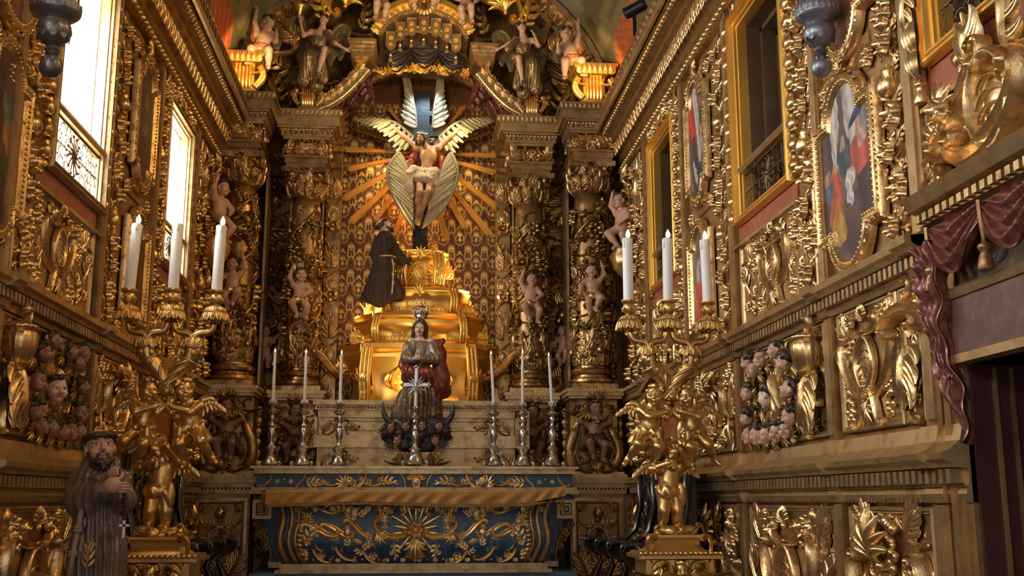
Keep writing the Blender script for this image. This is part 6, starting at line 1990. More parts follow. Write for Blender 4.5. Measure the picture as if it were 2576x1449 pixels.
# sunburst -----------------------------------------------------------------------------------------------------------
SUNC = atY(1066, 385, 12.18)
sun = thing('sunburst', 'fan of straight gilded rays behind the winged crucifix', 'sunburst', SUNC)
def ray_mesh(w0, w1, r0, r1):
    return box(-.5, .5, 0, 1, 0, 1)
ENDS = [(890, 321, .05), (862, 376, .06), (868, 427, .065), (855, 505, .08), (875, 566, .085), (938, 562, .06), (990, 598, .06), (1127, 615, .075), (1176, 582, .075), (1240, 600, .075), (1264, 532, .08), (1252, 437, .07), (1262, 392, .06), (1240, 330, .04), (975, 268, .045), (1175, 262, .045)]
for px, py, w in ENDS:
    e = atY(px, py, 12.18) - SUNC
    L = math.hypot(e.x, e.z)
    a = math.atan2(-e.x, e.z)
    FM_ = frame((0, 0, 0), (1, 0, 0), (0, 0, 1), (0, -1, 0)) @ RZ(a)
    rr = obj('ray', prism([(-w * .16, .18), (w * .16, .18), (w * .42, L * .95), (-w * .42, L * .95)], -.006, .004), GOLDR, sun, FM_, False)
    for q in range(5):
        o = (q - 2) / 2
        ln = L * (1 - .045 * abs(q - 1.6) * (1 if q % 2 else .6))
        x0, x1, hw0, hw1 = o * w * .14, o * w * .46, w * .035, w * .10
        V = [(x0 - hw0, .16, .003), (x0 + hw0, .16, .003), (x1 + hw1, ln, .003), (x1 - hw1, ln, .003), (x0, .16, .012), (x1, ln, .022)]
        obj('slat', (np.array(V), [(0, 4, 5, 3), (1, 2, 5, 4), (2, 3, 5), (0, 1, 4)]), GOLDR, rr, FM_, False)

# crucifix with six wings --------------------------------------------------------------------------------------------------
YC = 11.82
K = YC / FPX * 1.02
cr = thing('winged_crucifix', 'crucified winged figure on a black cross inside the sunburst', 'statue', atY(1056, 650, YC + .12))
O_ = cr.location.copy()
def rel(px, py, Y): return atY(px, py, Y) - O_
pb, ptp = rel(1056, 655, YC + .12), rel(1072, 232, YC + .12)
obj('cross_post', box(pb.x - .085, pb.x + .085, -.03, .03, -.03, ptp.z), CROSSB, cr, None, False)
ca = rel(1066, 330, YC + .12)
obj('cross_beam', box(-.42, .50, -.028, .028, ca.z - .07, ca.z + .07), CROSSB, cr, None, False)
obj('cross_cap', box(pb.x - .115, pb.x + .115, -.032, .032, ca.z + .18, ca.z + .24), CROSSB, cr, None, False)
hd = rel(1060, 345, YC - .10)
ft = rel(1050, 556, YC - .05)
nk = rel(1070, 368, YC - .03); ch = rel(1078, 392, YC - .04); pl = rel(1070, 440, YC - .04)
HC = (hd.z + .06 - ft.z) * 1.07
def v3(v): return (v.x / HC, v.y / HC, v.z / HC)
J = dict(pel=v3(pl), chest=v3(ch), neck=v3(nk), head=v3(hd), shL=v3(rel(1048, 372, YC - .02)), shR=v3(rel(1104, 372, YC - .02)), elL=v3(rel(1015, 342, YC - .0)), waL=v3(rel(985, 316, YC + .03)), elR=v3(rel(1132, 345, YC)), waR=v3(rel(1162, 318, YC + .03)),
         hipL=v3(rel(1056, 448, YC - .03)), hipR=v3(rel(1084, 448, YC - .03)), knL=v3(rel(1056, 485, YC - .13)), anL=v3(rel(1050, 542, YC - .02)), toL=v3(rel(1047, 562, YC - .08)), knR=v3(rel(1078, 483, YC - .12)), anR=v3(rel(1058, 542, YC - .01)), toR=v3(rel(1054, 565, YC - .07)))
bd, HM, _ = figure('crucified_body', cr, SC(HC), J, dict(ADULT, head=.125, chest=(.088, .048, .100), belly=(.060, .044, .100), pel=(.072, .054, .05)), JA, [SKINC, EYEW, IRIS, LIPS], 'christ', None, (.45, .25, -.35), .0085, .3, True, .04, .02)
def rl(px, py, dy=0.0): return rel(px, py, YC - dy)
def P3(*a): return tuple(rl(*a))
obj('loincloth', cloth([cone(P3(1048, 434, .04), .065, P3(1092, 436, .04), .065), cone(P3(1054, 446, .08), .05, P3(1085, 450, .08), .055), cone(P3(1090, 440, .08), .04, P3(1096, 462, .08), .028), cone(P3(1040, 425, .08), .045, P3(1030, 440, .08), .048), cone(P3(1030, 440, .08), .048, P3(1031, 470, .08), .036), cone(P3(1030, 470, .08), .045, P3(1036, 492, .08), .02)], 16, .012, .012, .03, 20, c=(pl.x, pl.y - .1), twirl=2.5, fz=30), LINEN, bd, None, True, None)
obj('red_mantle', cloth([cone(P3(1040, 392, -.06), .05, P3(1028, 425, -.04), .07), cone(P3(1108, 400, -.06), .045, P3(1108, 430, -.05), .05)], 9, .012, .013, .03, 20, c=(pl.x, pl.y)), REDCL, bd, None, True, None)
def wing2(P, rows, mat, y, n, wd, name='wing'):
    """P: pixel leading edge; rows: list of (pixel length start, end, angle start, end (radians, 0 = up, clockwise), forward offset)"""
    Q = [rl(px, py, y) for px, py in P]
    m = 24
    C_ = []
    for i in range(m):
        t = i / (m - 1) * (len(Q) - 1)
        k = min(int(t), len(Q) - 2); f = t - k
        p0, p1, p2, p3 = Q[max(k - 1, 0)], Q[k], Q[k + 1], Q[min(k + 2, len(Q) - 1)]
        C_.append(.5 * ((2 * p1) + (p2 - p0) * f + (2 * p0 - 5 * p1 + 4 * p2 - p3) * f * f + (3 * p1 - p0 - 3 * p2 + p3) * f ** 3))
    w = obj(name, tube([tuple(c) for c in C_], np.linspace(.022, .010, m), 8), mat, cr, None, True, None)
    for l0, l1, a0, a1, fo in rows:
        for i in range(n):
            t = (i + .3) / n
            c = C_[int(t * (m - 1))]
            L = (l0 + (l1 - l0) * t) * K
            a = a0 + (a1 - a0) * t
            put('feather', omesh('feather_gilt', mat), w, frame((c.x, c.y - fo - .003 * (i % 2), c.z), (1, 0, 0), (0, 0, 1), (0, -1, 0)) @ RZ(-a) @ SC(wd, L, wd * .35))
    return w
# upper pair
for sg, X in ((-1, (1033, 1046, 1028, 1018, 1020)), (1, (1098, 1090, 1102, 1110, 1107))):
    wing2([(X[1], 322), (X[1] + sg * 2, 278), (X[2] + sg * -2, 232), (X[4], 205)], [(34, 30, sg * 1.15, sg * .25, .02), (54, 40, sg * .85, sg * .10, .012), (74, 30, sg * .5, sg * -.10, .004)], FEATHER, .02, 12, .044)
# outspread pair
for sg, c0 in ((-1, 1040), (1, 1104)):
    wing2([(c0, 345), (c0 + sg * 40, 312), (c0 + sg * 75, 300), (c0 + sg * 108, 296)], [(26, 26, sg * 2.6, sg * 1.9, .02), (44, 42, sg * 2.6, sg * 1.75, .012), (60, 34, sg * 2.35, sg * 1.6, .004)], FEATHER, -.03, 11, .046)
# lower folded pair: long feathers run down from the outer edge to the tip
for sg, X, tip in ((-1, (1004, 976, 984, 1010), (1042, 576)), (1, (1134, 1151, 1141, 1112), (1062, 574))):
    lead = [(X[0], 383), (X[1], 425), (X[2], 480), (X[3], 530), tip]
    w = wing2(lead, [], FEATHER, .07, 0, .05)
    inner = [(X[0] - sg * 26, 392), (X[0] - sg * 20, 430), (X[1] - sg * 62, 490), tip]
    def lerp(P, t):
        t *= len(P) - 1
        k = min(int(t), len(P) - 2); q = t - k
        return (P[k][0] * (1 - q) + P[k + 1][0] * q, P[k][1] * (1 - q) + P[k + 1][1] * q)
    for row, (n, t0, t1, span, fo_, wd) in enumerate(((16, .0, .72, .58, .0, .050), (12, .0, .50, .42, .012, .045), (9, .0, .32, .28, .022, .042))):
        for i in range(n):
            t = t0 + (t1 - t0) * i / (n - 1)
            a = rl(*lerp(lead, t), .07)
            e2 = rl(*lerp(inner, min(1, t * .8 + span)), .07)
            d_ = e2 - a
            put('feather', omesh('feather_gilt', FEATHER), w, frame((a.x, a.y - fo_ - .004 - .004 * (i % 2), a.z), (1, 0, 0), (0, 0, 1), (0, -1, 0)) @ RZ(math.atan2(-d_.x, d_.z)) @ SC(wd, math.hypot(d_.x, d_.z), wd * .35))
obj('thorn_crown', tube([(.5 * .118 * HC * math.cos(a) * .78, .5 * .118 * HC * math.sin(a), .005 * math.sin(5 * a)) for a in np.linspace(0, 2 * PI, 24)], .011, 6), surf('pale_crown', (.45, .55, .60), .4, .3), bd, SC(1) @ T(*hd) @ Euler((.35, .25, -.3)).to_matrix().to_4x4() @ T(0, .01, .045), True, None)

# kneeling friar ----------------------------------------------------------------------------------------------------------------
YK = 11.38
fo = atY(960, 752, YK)
kf = thing('kneeling_friar', 'kneeling friar statue in dark brown habit looking up at the crucifix', 'statue', fo)
def rk(px, py, dy=0.0):
    v = atY(px, py, YK + dy) - fo
    return (v.x, v.y, v.z)
hb = [cone(rk(970, 602), .085, rk(966, 650), .098), cone(rk(970, 620, -.02), .08, rk(986, 625, .03), .05), cone(rk(964, 655), .10, rk(958, 738, -.02), .15), cone(rk(948, 700), .08, rk(932, 742, .04), .09), cone(rk(975, 700), .09, rk(1000, 738, .0), .08),
      cone(rk(930, 742), .08, rk(912, 754, .02), .03), cone(rk(982, 612, .02), .062, rk(998, 640, .06), .06), cone(rk(998, 640, .06), .06, rk(1020, 660, .12), .044), cone(rk(955, 608), .065, rk(948, 640, -.05), .065), cone(rk(966, 592), .045, rk(968, 604), .075)]
robe = obj('habit', cloth(hb, 19, .009, .0125, .035, 5, c=(.03, .0), fz=3), HABITD, kf, None, True, None)
HMk = T(*rk(973, 572)) @ Euler((-.55, .15, -2.35 + PI), 'XYZ').to_matrix().to_4x4() @ SC(.17)
HMk = T(*rk(966, 568)) @ RZ(1.75) @ RX(-.55) @ SC(.165)
hdk = obj('head', head('man', .045), [SKINP, EYEW, IRIS, LIPS], kf, HMk, True, None)
obj('hair', hairm('tonsure'), HAIR, hdk, HMk, True, None)
obj('beard', hairm('beard'), HAIR, hdk, HMk, True, None)
hbk = B()
hbk.add(sdf([cone(rk(1018, 660, .12), .028, rk(1026, 668, .13), .022)], .008, .01))
fingers(hbk, rk(1022, 663, .12), (1, .2, .1), (0, 0, -1), .075, .3, 1)
obj('hand', hbk, SKIN, kf, None, True, None)
ctr = Vector(rk(968, 650))
obj('rope_belt', tube([(ctr.x + .112 * math.cos(a), ctr.y + .110 * math.sin(a), ctr.z + .012 * math.cos(a + .5)) for a in np.linspace(0, 2 * PI, 32)], .009, 6), ROPE, kf, None, True, None)
obj('rope_end', tube([rk(986, 651, -.12), rk(990, 670, -.15), rk(989, 700, -.18), rk(986, 738, -.22)], .009, 6), ROPE, kf, None, True, None)
for py in (690, 712):
    obj('rope_knot', ball(.016, 8, 5, rk(989, py, -.18 if py < 700 else -.195)), ROPE, kf, None, True, None)

# ================================================================== altar
al = thing('altar', 'blue and gold rococo altar with bombé front', 'altar', (.02, 10.0, 0))
zt, zf0, zf1, zm = zz(1173, 10.0), zz(1192, 10.0), zz(1226, 10.0), zz(1240, 10.0)
AW = 1.49
obj('shelf_moulding', B().add(box(-AW, AW, -.06, .95, zt - .025, zt)).add(box(-AW + .03, AW - .03, -.035, .9, zt - .045, zt - .025)).add(box(-AW + .02, AW - .02, -.045, .9, zf0, zt - .045)), GOLDF, al, None, False)
fz_ = obj('blue_frieze', box(-AW + .05, AW - .05, 0, .9, zf1, zf0), BLUE, al, None, False)
obj('frieze_moulding', B().add(box(-AW + .02, AW - .02, -.035, .9, zf1 - .025, zf1)).add(box(-AW, AW, -.06, .9, zm - .01, zf1 - .025)), GOLDF, al, None, False)
Ff = frame((0, 0, 0), (1, 0, 0), (0, 0, 1), (0, -1, 0))
zc_ = (zf0 + zf1) / 2
fh = zf0 - zf1
for sg in (-1, 1):
    for k, (kd, x, s, rot, dp) in enumerate((('c_scroll', .16, 1.3, .4, 1.0), ('leaf_curved', .26, 1.2, 1.3, .9), ('volute', .40, 1.3, .3, 1.0), ('c_scroll_wide', .52, 1.5, .3, .9), ('palmette', .66, 1.2, -.5, 1.0), ('c_scroll', .78, 1.3, 2.6, 1.0), ('leaf', .92, 1.2, 1.4, .7), ('tendril', 1.04, 1.3, 1.0, .6), ('rosette', 1.13, .4, 0, .6), ('bead', 1.19, .22, 0, .6), ('rosette', 1.25, .35, 0, .6), ('c_scroll', 1.36, 1.0, 1.57, .9), ('leaf_curved', .60, 1.0, -1.2, .8), ('flower', .33, .6, 0, .9), ('leaf', .46, .9, -1.4, .8), ('tendril', .86, 1.1, -.6, .6))):
        orn(kd, fz_, Ff, sg * x, zc_ + (.01 if k % 2 else -.01), fh * s, rot * sg, .0, sg > 0, GOLDA, dp)
orn('shell', fz_, Ff, 0, zc_ + .02, fh * 1.3, 0, .0, False, GOLDA, 1.1)
orn('cartouche', fz_, Ff, 0, zc_ - .02, fh * .9, 0, .02, False, GOLD, 1.0)
# body of the altar block with stepped wings
zb_, zp = zz(1412, 10.0), zz(1437, 10.0)
WH = AW - .03
ws = B()
for sg in (-1, 1):
    P = [(sg * 1.18, zb_), (sg * 1.30, zb_)]
    P += [(sg * (1.46 - .18 * math.cos(a)), zb_ + .02 + .30 * math.sin(a)) for a in np.linspace(.05, PI / 2 - .05, 9)]
    P += [(sg * 1.43, zb_ + .36), (sg * 1.43, zb_ + .39), (sg * WH, zb_ + .39), (sg * WH, zm - .02), (sg * 1.18, zm - .02)]
    if sg < 0: P = P[::-1]
    wg = obj('side_wing', prism(P, -.0, .02), BLUE, al, Ff @ T(0, 0, -.05), False)
    obj('wing_edge', ribbon(np.array(P[1:-2] if sg > 0 else P[2:-1]), .014, .02), GOLDF, wg, Ff @ T(0, 0, -.03), False)
    kx, kz, ks = sg * 1.375, zm - .145, .085
    key = [(0, 0), (.9, 0), (.9, -.9), (-.9, -.9), (-.9, .9), (.9, .9)]
    obj('key_square', loop_frame(rect(kx - ks, kx + ks, kz - ks, kz + ks), [(0, 0), (0, .035), (.03, .035), (.03, .012)]), GOLDF, wg, Ff @ T(0, 0, -.03), False)
    obj('key_spiral', ribbon(np.array([(kx + x * .042, kz + y * .042) for x, y in ((-.9, -.9), (.9, -.9), (.9, .9), (-.9, .9), (-.9, -.1), (.2, -.1), (.2, .4))]), .009, .03, [(-1, 0), (-1, 1), (1, 1), (1, 0)]), GOLDF, wg, Ff @ T(0, 0, -.03), False)
    for k in range(6):
        t_ = k / 5
        orn(('flower', 'leaf_curved', 'rosette', 'leaf', 'tendril', 'rosette')[k], wg, Ff, sg * (1.40 - .14 * t_), zm - .28 - .30 * t_, .11 - .03 * t_, sg * .6, -.03, sg > 0, GOLDD, .8)
# bombé front: lofted S profile
nz = 16
secs = []
zt2 = zm - .01
for i in range(nz):
    t_ = i / (nz - 1)
    z = zb_ + (zt2 - zb_) * t_
    o = .10 * (1 - math.cos(PI * t_)) / 2 + .04 * math.sin(2 * PI * t_)
    w = 1.09 + 1.45 * o * .9
    secs.append([(-w, .2, z), (-w, -.28 - o, z), (w, -.28 - o, z), (w, .2, z)])
fr_ = obj('front', loft(secs), BLUE, al, None, True, 40)
for sg in (-1, 1):
    P = np.array([(s_[2][0] * sg if sg > 0 else -s_[2][0], s_[2][1] - .01, s_[2][2]) for s_ in secs])
    obj('edge_roll', tube(P, .030, 10), OCHRE if False else GOLDP, fr_, None, True, None)
    obj('edge_roll', tube(P + np.array((-sg * .075, -.008, 0)), .022, 10), GOLDF, fr_, None, True, None)
    obj('edge_roll', tube(P + np.array((-sg * .13, -.004, 0)), .012, 8), GOLD, fr_, None, True, None)
    for k in range(13):
        s_ = secs[1 + k]
        orn('bead', fr_, frame((sg * (s_[2][0] - .165), s_[2][1] - .004, s_[2][2]), (1, 0, 0), (0, 0, 1), (0, -1, 0)), 0, 0, .04, .3 * sg, 0, False, GOLD, 1.0, 1.9)
def onfront(kd, x, z, sz, rot=0.0, fl=False, mat=GOLDA, dp=1.0):
    t_ = (z - zb_) / (zt2 - zb_)
    o = .10 * (1 - math.cos(PI * t_)) / 2 + .04 * math.sin(2 * PI * t_)
    orn(kd, fr_, frame((0, -.28 - o, 0), (1, 0, 0), (0, 0, 1), (0, -1, 0)), x, z, sz, rot, -.005, fl, mat, dp)
H_ = zt2 - zb_
zmid = zb_ + H_ * .48
onfront('rosette', 0, zmid, .17, 0, False, GOLDA, 1.2)
for k in range(18):
    a = 2 * PI * k / 18
    L = .17 if k % 2 else .12
    t_ = (zmid - zb_) / H_
    o = .10 * (1 - math.cos(PI * t_)) / 2 + .04 * math.sin(2 * PI * t_)
    put('ray', omesh('feather', GOLDB), fr_, frame((0, -.285 - o, zmid), (1, 0, 0), (0, 0, 1), (0, -1, 0)) @ RZ(a) @ T(0, .07, 0) @ SC(.022, L, .02))
for sg in (-1, 1):
    for kd, x, z, s, rot, dp in (('c_scroll_wide', .22, .50, .34, 1.57, .8), ('palmette', .30, .36, .16, 2.4, .9), ('palmette', .28, .66, .14, .7, .9), ('shell', .08, .80, .15, 0, .9), ('c_scroll', .20, .84, .26, 0.0, .8), ('c_scroll', .42, .82, .28, .0, .8), ('leaf_broad', .56, .74, .14, 3.14, .8),
                                 ('s_scroll', .50, .50, .34, .1, .7), ('s_scroll', .68, .48, .36, -.12, .7), ('flower', .59, .52, .08, 0, .8), ('bud', .59, .42, .12, 0, .8), ('leaf', .59, .33, .12, 0, .7), ('c_scroll', .60, .18, .22, 3.1, .8), ('s_scroll', .83, .48, .40, -.2, .7), ('volute', .76, .80, .22, .5, .8),
                                 ('leaf_curved', .92, .45, .20, .3, .7), ('palmette', .93, .66, .13, .5, .8), ('shell', .98, .16, .14, .4, .8), ('c_scroll', .80, .16, .22, 3.2, .8), ('c_scroll', .36, .14, .24, 3.14, .8), ('leaf', .42, .26, .12, .9, .7), ('tendril', .46, .34, .13, .2, .6), ('tendril', .72, .30, .12, .5, .6), ('leaf_curved', .16, .22, .16, 2.6, .8), ('flower', .90, .86, .1, 0, .8), ('c_scroll', .70, .88, .2, .1, .8), ('volute', .98, .88, .16, .4, .8)):
        onfront(kd, sg * x, zb_ + H_ * z, s * .80, rot * sg, sg > 0, GOLDA, dp * .8)
r_ = random.Random(17)
tk = []
for k in range(400):
    x, z = r_.uniform(.12, 1.02), r_.uniform(.10, .92)
    s_ = r_.uniform(.06, .10)
    if any((x - a_) ** 2 + ((z - b2) * H_) ** 2 < .0062 for a_, b2 in tk) or len(tk) > 42: continue
    tk.append((x, z))
    kd, ro = r_.choice(('tendril', 'leaf', 'flower', 'leaf_curved', 'c_scroll', 'volute')), r_.uniform(0, 6.28)
    for sg in (-1, 1):
        onfront(kd, sg * x, zb_ + H_ * z, s_, ro * sg, sg > 0, GOLDA, .6)
for k in range(30):
    x = -1.02 + 2.04 * k / 29
    onfront('leaf_broad' if k % 2 else 'bead', x, zb_ + H_ * .055, .045 if k % 2 else .03, 0, False, GOLDA, .8)
    onfront('leaf_broad' if k % 2 else 'bead', x * 1.08, zb_ + H_ * .80, .05 if k % 2 else .03, PI, False, GOLDA, .8)
onfront('palmette', 0, zb_ + H_ * .22, .2, PI, False, GOLDA, 1.0)
onfront('shell', 0, zb_ + H_ * .10, .16, 0, False, GOLDA, 1.0)
obj('foot_moulding', B().add(box(-1.16, 1.16, -.33, .2, zb_ - .05, zb_)).add(box(-1.20, 1.20, -.36, .2, zb_ - .08, zb_ - .05)).add(box(-1.30, 1.30, -.02, .2, zb_ - .05, zb_ - .0)), GOLDF, al, None, False)
obj('plinth', box(-1.42, 1.42, -.30, .9, .55, zb_ - .08), surf('light_blue_marble', (.07, .14, .21), .4, 0, (.13, .22, .30), .4, 9), al, None, False)
obj('core', box(-1.15, 1.15, 0, .9, .55, zm), GOLDP, al, None, False)
st = tag(obj('altar_step', B().add(box(-1.7, 1.7, 9.2, 11.3, 0, .2)).add(box(-1.6, 1.6, 9.4, 11.3, .2, .38)).add(box(-1.5, 1.5, 9.55, 11.3, .38, .55)), PLASTER, None, None, False), 'stone steps below the blue altar', 'step', kind='structure')
# ochre cloth on the altar table
cl = thing('altar_cloth', 'ochre fringed cloth over the altar table edge', 'cloth', (.0, 9.6, zm))
def clf(a, b_):
    x = -1.27 + 2.60 * a
    if b_ < .35:
        y = .12 - (b_ / .35) * .17; z = .018
    else:
        q = (b_ - .35) / .65
        y = -.05 - .012 * math.sin(x * 38 + q * 5 + 2.4 * math.sin(x * 5)) * q - .01 * q; z = .018 - .105 * q - .012 * q * math.sin(x * 3.2)
    if a > .88 and b_ > .35: z += .05 * (a - .88) / .12
    return (x, z, -y)
obj('cloth', drape_mesh(clf, 200, 16, .004), OCHRE, cl, frame((0, 0, 0), (1, 0, 0), (0, 0, 1), (0, -1, 0)), True, None)
fb = B()
for k in range(400):
    x = -1.25 + 2.55 * k / 399
    fb.add(box(x - .0022, x + .0022, -.066, -.062, -.115 - .012 * math.sin(x * 3.2) + (.05 * ((x + 1.27) / 2.6 - .88) / .12 if x > 1.02 else 0), -.08))
tag(obj('fringe', fb, OCHRE, cl, None, False), kind='stuff')
for sg in (-1, 1):      # hanging corners
    def cor(a, b_, sg=sg):
        q = b_
        return (sg * (1.29 + .02 * math.sin(a * 12) + .03 * q), .02 - .22 * q * (1 - .5 * a), .03 - .25 * a + .02)
    obj('hanging_corner', drape_mesh(cor, 14, 12, .004), OCHRE, cl, frame((0, 0, 0), (1, 0, 0), (0, 0, 1), (0, -1, 0)), True, None)

# gold steps behind the altar shelf -----------------------------------------------------------------------------------------------
gr = thing('gradine', 'stepped pale gold shelf wall behind the altar candlesticks', 'altar shelf', (.02, 10.9, zt))
zz_ = [zt] + [zz(p, 10.9) for p in (1160, 1128, 1098, 1052, 1034, 1022, 1010)]
GX = .98
fl0, fl1 = zz_[0], zz_[-1]
def gb(x, z0, z1, f): return box(-x, x, -f, .32, z0 - zt, z1 - zt)
obj('lower_panel', gb(GX, zz_[0], zz_[2], .10), GOLDF, gr, None, False)
obj('step_moulding', B().add(gb(GX + .02, zz_[2], zz_[2] + .03, .15)).add(gb(GX, zz_[2] + .03, zz_[3], .12)), GOLDF, gr, None, False)
obj('upper_panel', gb(GX, zz_[3], zz_[4], .02), GOLDF, gr, None, False)
obj('sunk_line', B().add(gb(GX - .1, zz_[3] + .05, zz_[3] + .055, .024)).add(gb(GX - .1, zz_[4] - .04, zz_[4] - .034, .024)), WOODB, gr, None, False)
obj('top_band', B().add(gb(GX + .02, zz_[4], zz_[5], .06)).add(gb(GX + .03, zz_[5], zz_[6], .09)).add(gb(GX + .05, zz_[6], zz_[7], .13)), GOLDF, gr, None, False)
for k in range(64):
    orn('bead', gr, frame((-.98 + 1.96 * k / 63, -.10, (zz_[5] + zz_[6]) / 2 - zt), (1, 0, 0), (0, 0, 1), (0, -1, 0)), 0, 0, .026, 0, 0, False, GOLD)
for sg in (-1, 1):
    for zc2, f in (((zz_[0] + zz_[2]) / 2 - zt, .10), ((zz_[3] + zz_[4]) / 2 - zt, .02)):
        Fg = frame((0, -f, 0), (1, 0, 0), (0, 0, 1), (0, -1, 0))
        for k, (kd, x, s, rot) in enumerate((('c_scroll', .86, .16, 1.57), ('rosette', .80, .08, 0), ('c_scroll', .74, .13, -1.57), ('leaf', .66, .13, 1.57), ('tendril', .70, .12, .6), ('bead', .58, .03, 0), ('leaf', .90, .12, .6))):
            orn(kd, gr, Fg, sg * x, zc2, s, rot * sg, 0, sg > 0, GOLDD, .6)
    # carved end piers
    ep_ = obj('end_pier', box(min(sg * .985, sg * 1.13), max(sg * .985, sg * 1.13), -.06, .3, zz_[2] - zt, zz_[5] - zt), GOLDF, gr, None, False)
    for k, kd in enumerate(('leaf', 'palmette', 'bud', 'volute')):
        orn(kd, ep_, frame((sg * 1.06, -.06, 0), (1, 0, 0), (0, 0, 1), (0, -1, 0)), 0, zz_[2] - zt + .08 + .085 * k, .12, 0, 0, sg > 0, GOLDD, .9)

# candlesticks and their thin candles --------------------------------------------------------------------------------------------------
YS = 10.32
def stick_mesh(h):
    p = [(.030, .09), (.022, .12), (.050, .175), (.056, .185), (.048, .195), (.022, .22), (.018, .25), (.030, .29), (.034, .33), (.028, .37), (.018, .385), (.030, .40), (.018, .415), (.016, .45), (.028, .48), (.020, .505), (.050, .53), (.054, .54), (.030, .555), (.014, .575), (.018, .60), (.034, .63), (.026, .645)]
    return lathe([(r * 1.05, z * h / .645) for r, z in p], 16)
SM = {}
for k, (px, py, top, lean) in enumerate(((680, 1167, 880, .0), (760, 1167, 882, .0), (851, 1167, 884, 0.0), (1242, 1168, 886, -.03), (1315, 1168, 882, .0), (1390, 1168, 890, -.03))):
    b = atY(px, py, YS)
    b.z = zt
    which = ('leftmost of the six', 'second from left of the six', 'third from left of the six', 'third from right of the six', 'second from right of the six', 'rightmost of the six')[k]
    h = .615
    c = thing('candlestick', 'silver altar candlestick, ' + which, 'candlestick', b, 0, 'silver candlesticks on the altar')
    if 'st' not in SM:
        SM['st'] = me('stem', stick_mesh(h), SILVER, True, 45)
        V, F = lathe([(.085, .02), (.088, .03), (.070, .05), (.052, .085), (.050, .105), (.056, .115), (.030, .125)], 18, 6, -.10)
        SM['ba'] = me('base', (V, F), SILVER, True, 50)
        q, s_ = kpath(lambda s: 2 + 40 * s ** 4, 16)
        SM['ft'] = me('foot', tube(np.c_[q * .07, np.zeros(len(q))], .010, 6), SILVER, True, None)
    put('base', SM['ba'], c); put('stem', SM['st'], c)
    for a in (-.9, .9, PI):
        put('foot', SM['ft'], c, RZ(a - PI / 2) @ T(.085, 0, .026) @ RX(PI / 2) @ RZ(-.6))
    for a in range(8):
        put('leaf', omesh('leaf', SILVER), c, cyl((0, 0), .030, a * PI / 4, .603) @ RX(-.25) @ SC(.04))
    ct = atY(px, top + 6, YS)
    cd = thing('candle', 'thin white lit candle on the altar candlestick, ' + which, 'candle', (b.x, b.y, zt + h), 0, 'thin altar candles')
    Lc = ct.z - zt - h
    obj('wax', tube([(0, 0, 0), (lean * .5, 0, Lc * .5), (lean, 0, Lc)], [.0165, .0145, .013], 12), WAX, cd, None, True, 50)
    obj('flame', lathe([(.001, 0), (.007, .008), (.008, .016), (.004, .028), (.0005, .04)], 10), WICK, cd, T(lean, 0, Lc))

# silver altar cross ---------------------------------------------------------------------------------------------------------------------
xb = atY(1043, 1170, 10.18); xb.z = zt
ac = thing('altar_cross', 'silver standing crucifix with rays in front of the praying statue', 'crucifix', xb)
put('base', SM['ba'], ac, SC(1.25, 1.25, 1.1))
obj('stem', stick_mesh(.56), SILVER, ac, None, True, 45)
for a in (-.9, .9, PI):
    put('foot', SM['ft'], ac, RZ(a - PI / 2) @ T(.10, 0, .026) @ RX(PI / 2) @ RZ(-.6) @ SC(1.2))
zx = atY(1045, 968, 10.18).z - zt
obj('shaft', tube([(0, 0, .55), (.004, 0, zx)], [.016, .013], 8), WAX, ac, None, True, 50)
obj('cross_bar', B().add(box(-.014, .014, -.01, .01, zx - .06, zx + .16)).add(box(-.115, .115, -.01, .01, zx - .014, zx + .014)), SILVER, ac, None, False)
for (x, z) in ((-.12, 0), (.12, 0), (0, .165)):
    obj('finial', B().add(ball(.016, 8, 5, (x * 1.10, 0, zx + z * 1.06))).add(ball(.012, 8, 5, (x + (.0 if x else .02), 0, zx + z + (.02 if x else 0)))).add(ball(.012, 8, 5, (x - (0 if x else .02), 0, zx + z - (.02 if x else 0)))), SILVER, ac, None, True, None)
for k in range(16):
    a = k * PI / 8 + .2
    put('ray', omesh('feather', SILVER), ac, frame((0, 0, zx), (1, 0, 0), (0, 0, 1), (0, -1, 0)) @ RZ(a) @ T(0, .01, 0) @ SC(.009, .085, .01))
obj('figure', sdf([cone((0, -.018, zx - .01), .012, (0, -.018, zx - .07), .008), cone((0, -.018, zx + .0), .007, (.07, -.016, zx + .02), .005), cone((0, -.018, zx), .007, (-.07, -.016, zx + .02), .005), ell((.003, -.022, zx + .018), .011)], .004, .006), SILVER, ac, None, True, None)

# virgin statue on crescent and clouds ----------------------------------------------------------------------------------------------------------
YV = 10.62
vb = atY(1050, 1170, YV); vb.z = zt
vg = thing('praying_statue', 'praying crowned woman statue in red mantle on a dark cloud with crescent', 'statue', vb)
def rv(px, py, dy=0.0):
    v = atY(px, py, YV + dy) - vb
    return (v.x, v.y, v.z)
